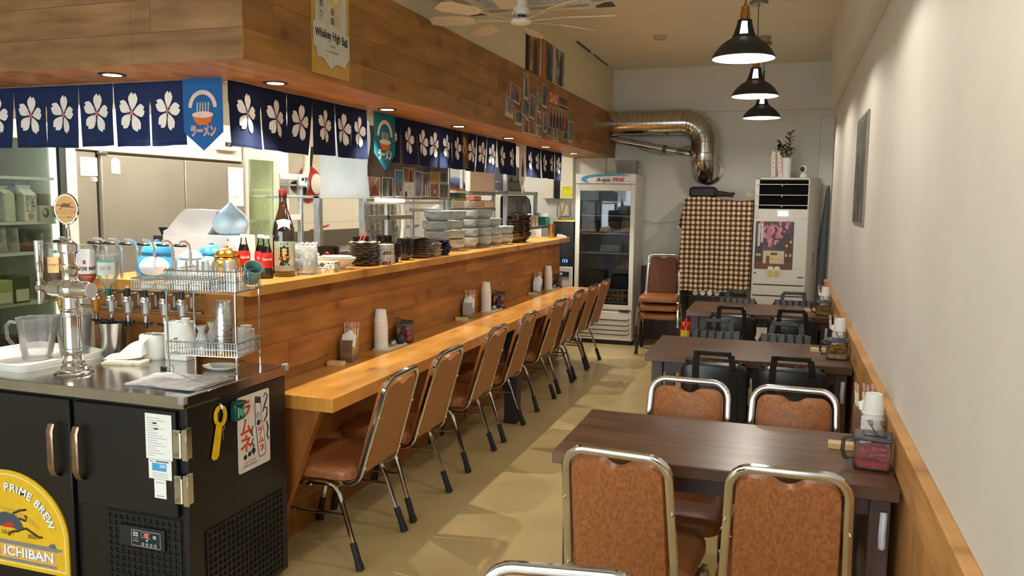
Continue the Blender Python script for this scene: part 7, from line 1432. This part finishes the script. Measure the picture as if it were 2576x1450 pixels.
# duct
dt = T('exhaust_duct', 'fat shiny spiral duct leaving the soffit end and bending down to the back wall', 'duct', (0, 9.22, 0)); DM = speckle('galvanised_foil', (186, 184, 176), (202, 200, 192), 30, 0.17, metal=1, bmp=0.04)
path = [(-1.965, 0, 2.48), (-1.90, 0, 2.48), (-1.05, 0, 2.48)]; m = MB().tube([(-1.938, 0, 2.48), (-1.12, 0, 2.48)], 0.147, DM, 32)
P('straight_run', m, dt); cpts = [(-1.12+0.22*math.sin(a), 0, 2.26+0.22*math.cos(a)) for a in [PI/2*i/8 for i in range(9)]]
P('elbow', MB().tube(cpts+[(-0.90, 0, 2.14)], 0.147, DM, 32), dt); P('drop', MB().tube([(-0.90, 0, 2.14), (-0.90, 0.0, 2.05), (-0.90, 0.03, 1.98), (-0.90, 0.10, 1.91)], [0.142, 0.14, 0.138, 0.138], DM, 32), dt)
rr = MB()
for i in range(15): rr.tube([(-1.90+0.055*i, 0.149*math.cos(a), 2.48+0.149*math.sin(a)) for a in [2*PI*k/28 for k in range(28)]], 0.004, DM, 5, True)
for i in range(1, 9, 1):
    a = PI/2*i/8; c0 = Vector((-1.12+0.22*math.sin(a), 0, 2.26+0.22*math.cos(a))); rad = Vector((math.sin(a), 0, math.cos(a)))
    rr.tube([c0+rad*0.149*math.cos(b)+Vector((0, 0.149*math.sin(b), 0)) for b in [2*PI*k/28 for k in range(28)]], 0.004, DM, 5, True)
for z in (2.14, 2.05): rr.tube([(-0.90+0.148*math.cos(b), 0.148*math.sin(b), z) for b in [2*PI*k/28 for k in range(28)]], 0.004, DM, 5, True)
P('spiral_seam', rr, dt); P('dark_opening', MB().tube([(-0.90, -0.02, 1.845), (-0.90, -0.01, 1.875)], [0.07, 0.09], BLACK, 20, ry=0.05), dt)
P('wall_flange', MB().lathe([(0.135, 0), (0.175, 0), (0.178, 0.006), (0.135, 0.02)], DM, seg=32, T=TR(-0.87, 0.235, 1.98) @ RX(PI/2)), dt)
dp = T('flue_pipe', 'thin steel flue slanting under the fat duct toward its elbow', 'pipe', (0, 9.2, 0)); P('pipe_body', MB().cyl((-1.93, 0, 2.305), (-1.05, -0.0, 2.135), 0.032, STEEL, 16), dp); P('clamp', MB().cyl((-1.345, 0, 2.193), (-1.31, 0, 2.186), 0.045, M((70, 68, 64), 0.5), 16), dp)
P('flexible_end', MB().tube([(-1.10-0.0075*i, 0, 2.145+0.0014*i) for i in range(14)], [0.036 if i % 2 else 0.031 for i in range(14)], STEEL, 14), dp)
S('grey_hose', 'pale ribbed hose hanging behind the thin flue', 'hose', MB().tube([(-1.75+0.05*i, 9.38, 2.30-0.09*math.sin(PI*i/14)*1.0-0.006*i) for i in range(15)], [0.035 if i % 2 else 0.031 for i in range(15)], M((170, 166, 156), 0.5), 12))
# wire shelf under the checked cloth
cs = T('wire_shelf', 'black-legged wire shelf unit mostly hidden under the checked cloth', 'shelf', (-0.70, 9.12, 0))
for x in (-0.34, 0.34):
    for y in (-0.2, 0.2): P('leg', MB().cyl((x, y, 0), (x, y, 1.63), 0.012, BLACK, 10), cs)
for z in (0.16, 0.60, 1.1, 1.60):
    m = MB().tube([(-0.35, -0.21, z), (0.35, -0.21, z), (0.35, 0.21, z), (-0.35, 0.21, z)], 0.005, STEEL, 6, True)
    for i in range(1, 12): m.tube([(-0.35+0.7*i/12, -0.21, z), (-0.35+0.7*i/12, 0.21, z)], 0.003, STEEL, 4)
    P('wire_shelf_level', m, cs)
CK = checker_cloth('checked_cloth'); m = MB(); nu, nv = 44, 24; V = []
for j in range(nv+1):
    for i in range(nu+1):
        u, v = i/nu, j/nv; xl = -1.045-0.06*v; xr = -0.338; x = xl+(xr-xl)*u
        z = 1.645+(0.02*math.sin(6*u) if v == 0 else 0)-(0.985+0.0*u)*v
        V.append((x, 8.865-0.022*v*math.sin(21*u+2*v)-0.03*v-0.02*v*math.sin(8*u+1.3), z))
F = [(j*(nu+1)+i, j*(nu+1)+i+1, (j+1)*(nu+1)+i+1, (j+1)*(nu+1)+i) for j in range(nv) for i in range(nu)]
b = len(V); 
for i in range(nu+1): V.append((V[i][0], 9.30, V[i][2]+0.002))
for i in range(nu): F.append((i, i+1, b+i+1, b+i))
c = len(V); q = 8
for j in range(q+1):
    v = j/q
    for i in range(5): V.append((-1.04-0.075*v+(0.02+0.012*v)*i*0.5, 8.862-0.012*math.sin(2.2*i), 1.635-0.31*v))
for j in range(q):
    for i in range(4): F.append((c+j*5+i, c+j*5+i+1, c+(j+1)*5+i+1, c+(j+1)*5+i))
S('checked_cloth', 'brown and cream checked cloth draped over the wire shelf', 'cloth', m.add(V, F, CK))
S('black_case', 'black soft case lying on the checked cloth', 'bag', MB().box(-1.01, -0.73, 8.92, 9.2, 1.66, 1.765, M((30, 30, 34), 0.55), 0.02).box(-0.985, -0.755, 8.95, 9.18, 1.765, 1.772, M((40, 40, 44), 0.5), 0.003))
S('black_umbrella', 'black folded umbrella beside the soft case on the checked cloth', 'umbrella', MB().tube([(-0.73, 9.0, 1.70), (-0.65, 9.0, 1.695), (-0.58, 8.98, 1.69), (-0.54, 8.97, 1.705)], [0.035, 0.03, 0.022, 0.012], M((34, 34, 36), 0.7), 10).tube([(-0.66, 8.96, 1.68), (-0.58, 8.95, 1.675), (-0.55, 8.95, 1.672)], 0.012, M((34, 34, 36), 0.7), 8))
for i in range(2): S('wooden_peg', 'pale wooden peg figure standing on the checked cloth by the air conditioner, %s' % ('outer one', 'inner one')[i], 'peg', MB().box(-0.014, 0.014, -0.01, 0.01, 0, 0.05, BLK, 0.004).sphere((0, 0, 0.062), 0.015, BLK, 12, 8), (-0.40+0.036*i, 8.96, 1.665), 0, 'wooden pegs')
for i in range(4):
    for j in range(1): S('cup_sleeve', 'cream sleeve of stacked cups lying on the wire shelf under the cloth', 'cup sleeve', MB().tube([(0, -0.13+0.02*k, 0.03) for k in range(13)], [0.03 if k % 2 else 0.027 for k in range(13)], CREAM, 14), (-0.89+0.066*i, 9.0, 0.606), 0.08*i-0.1, 'cup sleeves under the cloth')
# standing air conditioner
st = T('standing_air_conditioner', 'tall white floor-standing air conditioner with dark louvres and a pink-blossom poster', 'air conditioner', (-0.06, 8.92, 0)); AW = M((232, 228, 218), 0.4, var=0.02)
P('housing', MB().prism([(-0.265, 0.0), (0.265, 0.0), (0.285, 0.02), (0.385, 0.28), (0.37, 0.34), (-0.268, 0.34)], 0.03, 1.868, AW).box(-0.27, 0.27, -0.02, 0.02, 0.03, 1.45, AW, 0.006).box(-0.27, 0.27, -0.02, 0.02, 1.85, 1.868, AW, 0.004).box(-0.27, -0.225, -0.02, 0.02, 1.45, 1.868, AW, 0.006).box(0.255, 0.27, -0.02, 0.02, 1.45, 1.868, AW, 0.004), st)
P('outlet', MB().box(-0.225, 0.255, -0.004, 0.0, 1.545, 1.845, M((12, 12, 14), 0.9, spec=0.1)).box(-0.225, 0.255, -0.012, 0.0, 1.45, 1.545, AW), st, 'dark air outlet')
for z in (1.80, 1.69, 1.585): P('louvre', MB().box(-0.255, 0.262, -0.034, -0.006, z-0.005, z+0.003, AW, 0.002).box(-0.004, 0.004, -0.034, -0.010, z-0.022, z, AW).box(-0.255, -0.249, -0.036, -0.006, z-0.028, z, AW).box(0.255, 0.262, -0.036, -0.006, z-0.028, z, AW), st)
af = FY(0, -0.0205, 0); P('display', MB().poly(rrect(0.10, 0.05, 0.006, 3, 0.02, 1.498), glow('ac_display', (0.95, 0.98, 1.0), 1.5), af), st, 'lit white display')
bt_ = MB()
for i in range(4): bt_.disc(-0.045+0.035*i, 1.455, 0.006, M((196, 192, 184), 0.5), af, 0.0005, 10)
bt_.disc(-0.225, 1.858, 0.007, M((110, 100, 96), 0.5), FY(0, -0.021, 0), 0.0006, 14).text('LG', 0.014, M((120, 116, 110), 0.5), FY(0, -0.021, 0), -0.203, 1.858, 0.0006).rect(0.19, 0.26, 1.448, 1.45, gl_, af, 0.0005)
P('markings', bt_, st); sl = MB()
for a, b, z in ((-0.25, -0.222, 0.872), (0.19, 0.25, 0.84)): sl.box(a, b, -0.0215, -0.018, z-0.006, z+0.004, M((30, 28, 28), 0.6))
for z in (0.745, 0.63, 0.52): sl.box(-0.25, 0.25, -0.0215, -0.018, z, z+0.012, M((50, 46, 44), 0.6))
P('slot', sl, st); P('seam', MB().rect(-0.27, 0.27, 0.925, 0.928, M((190, 186, 178), 0.5), af, 0.0004), st); P('side_handle', MB().box(-0.025, 0.025, -0.003, 0.001, 0.92, 1.10, M((176, 172, 164), 0.5), 0.001, TR(0.335, 0.15, 0) @ RZ(math.atan2(0.26, 0.10))), st)
pf = FY(-0.115, 8.898, 1.165); hw, hh = 0.19, 0.25; m = MB().box(-hw, hw, -hh, hh, -0.002, 0, speckle('night_print', (62, 44, 66), (92, 62, 66), 14, 0.4), 0, pf); rnd = random.Random(11)
pk1, pk2 = M((222, 150, 158), 0.5), M((200, 124, 138), 0.5); br_ = M((116, 74, 50), 0.5); wn_ = M((230, 206, 130), 0.5); gr_ = M((216, 202, 170), 0.5)
m.rect(-hw, hw, -hh, -0.17, br_, pf, 0.0004).rect(0.09, hw, -0.17, 0.06, M((96, 60, 52), 0.5), pf, 0.0004).rect(-hw, -0.12, -0.17, 0.02, M((70, 52, 50), 0.5), pf, 0.0004)
for i in range(60):
    a = rnd.uniform(-0.14, 0.14); y = rnd.uniform(0.0, 0.24)
    if abs(a) > 0.05+0.5*y: a *= 0.4
    m.disc(a-0.01, y, rnd.uniform(0.008, 0.026), (pk1, pk2)[i % 2], pf, 0.0006+0.00001*i, 7, rnd.uniform(0.008, 0.03))
m.rect(-0.105, 0.105, -0.19, -0.055, gr_, pf, 0.0014).rect(-0.03, 0.035, -0.10, -0.075, M((110, 74, 50), 0.5), pf, 0.0016).rect(-0.075, -0.04, -0.19, -0.11, M((120, 84, 50), 0.5), pf, 0.0016).rect(-0.03, 0.04, -0.165, -0.11, wn_, pf, 0.0016).text('Sakurado', 0.02, M((120, 90, 60), 0.5), pf, 0.005, -0.14, 0.002)
for x, y in ((0.125, 0.0), (0.165, 0.04), (0.125, -0.1), (0.165, -0.1), (-0.165, -0.1), (-0.14, -0.1)): m.rect(x-0.009, x+0.009, y-0.014, y+0.014, wn_, pf, 0.0016)
m.rect(-0.165, -0.142, -0.01, 0.225, M((222, 214, 216), 0.5), pf, 0.0018).rect(-0.135, -0.112, 0.03, 0.225, M((222, 214, 216), 0.5), pf, 0.0018)
S('poster', 'night poster of pink blossom over a small shop, on the standing air conditioner', 'poster', m)
sf2 = FY(-0.107, 8.897, 0.885); m = MB()
for s in (-1, 1):
    m.poly([(s*0.033-0.028, -0.05), (s*0.033+0.028, -0.05), (s*0.033+0.028, 0.045), (s*0.033-0.028, 0.045)], M((220, 190, 110), 0.5), sf2).poly([(s*0.033-0.03, 0.02), (s*0.033+0.03, 0.02), (s*0.033+0.026, 0.056), (s*0.033, 0.064), (s*0.033-0.026, 0.056)], M((238, 234, 220), 0.5), sf2, 0.0004)
    m.tube([sf2 @ Vector((s*(0.062+0.025*math.sin(a)), 0.03*math.cos(a), 0.0006)) for a in [PI*i/8 for i in range(9)]], 0.003, M((196, 192, 186), 0.5), 5, ry=0.0005)
S('beer_sticker', 'sticker of two clinking beer mugs below the blossom poster', 'sticker', m)
pl = T('potted_plant', 'dark glossy-leaved plant in a white cylinder pot with ribbons, on the standing air conditioner', 'plant', (-0.03, 9.06, 1.8685)); P('pot', MB().lathe([(0, 0), (0.045, 0), (0.047, 0.005), (0.052, 0.21), (0.047, 0.21), (0.045, 0.19), (0, 0.19)], WHITE, seg=28).box(-0.15, -0.03, -0.03, 0.03, 0, 0.014, WHITE, 0.003), pl)
LF = speckle('dark_leaf', (22, 38, 20), (40, 62, 32), 30, 0.28); m = MB(); rnd = random.Random(21); sm_ = MB()
for (bx, by, tx, tz, n) in ((-0.015, 0.0, 0.03, 0.27, 11), (0.015, 0.0, -0.065, 0.17, 9), (0.02, 0.01, 0.035, 0.10, 7), (-0.02, -0.01, -0.09, 0.12, 7)):
    p0 = Vector((bx, by, 0.19)); p1 = Vector((tx, by-0.02, 0.19+tz)); sm_.tube([p0, (p0+p1)/2+Vector((0.005, 0, 0.01)), p1], 0.005, M((56, 70, 40), 0.5), 6)
    for i in range(n):
        q = p0.lerp(p1, 0.3+0.7*i/(n-1)); s = 1 if i % 2 else -1; yaw = rnd.uniform(0, 6.28) if i > n-3 else (0 if s > 0 else PI)+rnd.uniform(-0.6, 0.6)
        L = 0.066+0.02*rnd.random(); W = 0.020; Tm = TR(*q) @ RZ(yaw) @ RY(-0.5-0.3*rnd.random())
        m.add([(0, 0, 0), (L*0.3, W, 0.006), (L*0.3, 0, 0), (L*0.3, -W, 0.006), (L*0.7, W*0.9, 0.004), (L*0.7, 0, -0.002), (L*0.7, -W*0.9, 0.004), (L, 0, -0.008)], [(0, 1, 2), (0, 2, 3), (1, 4, 5, 2), (2, 5, 6, 3), (4, 7, 5), (5, 7, 6)], LF, Tm)
P('foliage', m, pl); P('stem', sm_, pl); RB = M((232, 210, 202), 0.6); tk = M((110, 84, 84), 0.6)
for i, (x, txt, a) in enumerate(((-0.135, '축개업', -0.05), (-0.075, '대박기원', -0.09))):
    f = plane((x, -0.06, 0.21), (1, 0, -a), (a, 0, 1)); m = MB().poly([(-0.02, -0.2), (0.02, -0.2), (0.02, 0.02), (0.0, 0.045), (-0.02, 0.02)], RB, f)
    for k, ch in enumerate(txt): m.text(ch, 0.026, tk, f, 0, -0.01-0.045*k, 0.0008)
    P('ribbon', m, pl, 'pale pink ribbon with vertical lettering')
P('bow', MB().poly([(-0.045, 0.03), (0, 0.0), (0.045, 0.035), (0.03, -0.02), (0, -0.005), (-0.035, -0.025)], M((226, 222, 190), 0.6), FY(-0.105, -0.065, 0.255)), pl)
cm = T('security_camera', 'small round white camera with a dark face on the standing air conditioner', 'camera', (0.145, 9.0, 1.8685), -0.5); P('camera_base', MB().lathe([(0, 0), (0.038, 0), (0.042, 0.006), (0.036, 0.035), (0.022, 0.05), (0, 0.052)], WHITE, seg=28), cm); P('head', MB().sphere((0, 0, 0.09), 0.042, WHITE, 28, 16), cm); P('lens_face', MB().lathe([(0, 0.043), (0.018, 0.0405), (0.026, 0.034)], BLACK, seg=24, T=TR(0, 0, 0.09) @ RX(PI/2)), cm)
S('rolled_parasol', 'dark grey rolled cloth standing in the corner behind the air conditioner', 'rolled cloth', MB().tube([(0.36, 9.24, 0.0), (0.36, 9.24, 0.6), (0.375, 9.25, 1.2), (0.40, 9.27, 1.75), (0.405, 9.275, 1.80)], [0.05, 0.055, 0.045, 0.02, 0.006], M((92, 96, 98), 0.8), 14))
ex_ = T('fire_extinguisher', 'red fire extinguisher with a yellow label behind the middle table', 'fire extinguisher', (-0.83, 7.5, 0)); P('cylinder', MB().lathe([(0, 0), (0.05, 0), (0.055, 0.01), (0.055, 0.46), (0.045, 0.50), (0.02, 0.52), (0.018, 0.545), (0, 0.545)], M((196, 28, 24), 0.25), seg=28), ex_)
P('valve', MB().box(-0.014, 0.014, -0.02, 0.05, 0.545, 0.575, BLACK, 0.004).tube([(0, -0.02, 0.56), (0, 0.03, 0.60), (0, 0.09, 0.61)], 0.008, BLACK, 8).tube([(0.02, 0, 0.555), (0.06, -0.01, 0.52), (0.066, -0.01, 0.4)], 0.009, BLACK, 8), ex_); lm = MB(); label_patch(lm, 0.0556, -PI/2-0.2, 0.8, 0.25, 0.44, M((226, 196, 60), 0.4)); label_patch(lm, 0.0558, -PI/2-0.2, 0.5, 0.36, 0.38, M((80, 60, 40), 0.4)); P('label', lm, ex_, 'yellow label')
S('wall_cable', 'thin pale cable sagging along the back wall beside the display fridge', 'cable', MB().tube([(-1.60, 9.46, 1.385), (-1.45, 9.465, 1.36), (-1.25, 9.465, 1.375), (-1.05, 9.465, 1.42)], 0.006, M((196, 190, 176), 0.6), 6))
S('power_cord', 'loose pale cord hanging behind the stacked chairs', 'cord', MB().tube([(-1.42, 9.44, 0.22), (-1.3, 9.44, 0.24), (-1.1, 9.44, 0.34)], 0.004, M((170, 160, 140), 0.6), 6))
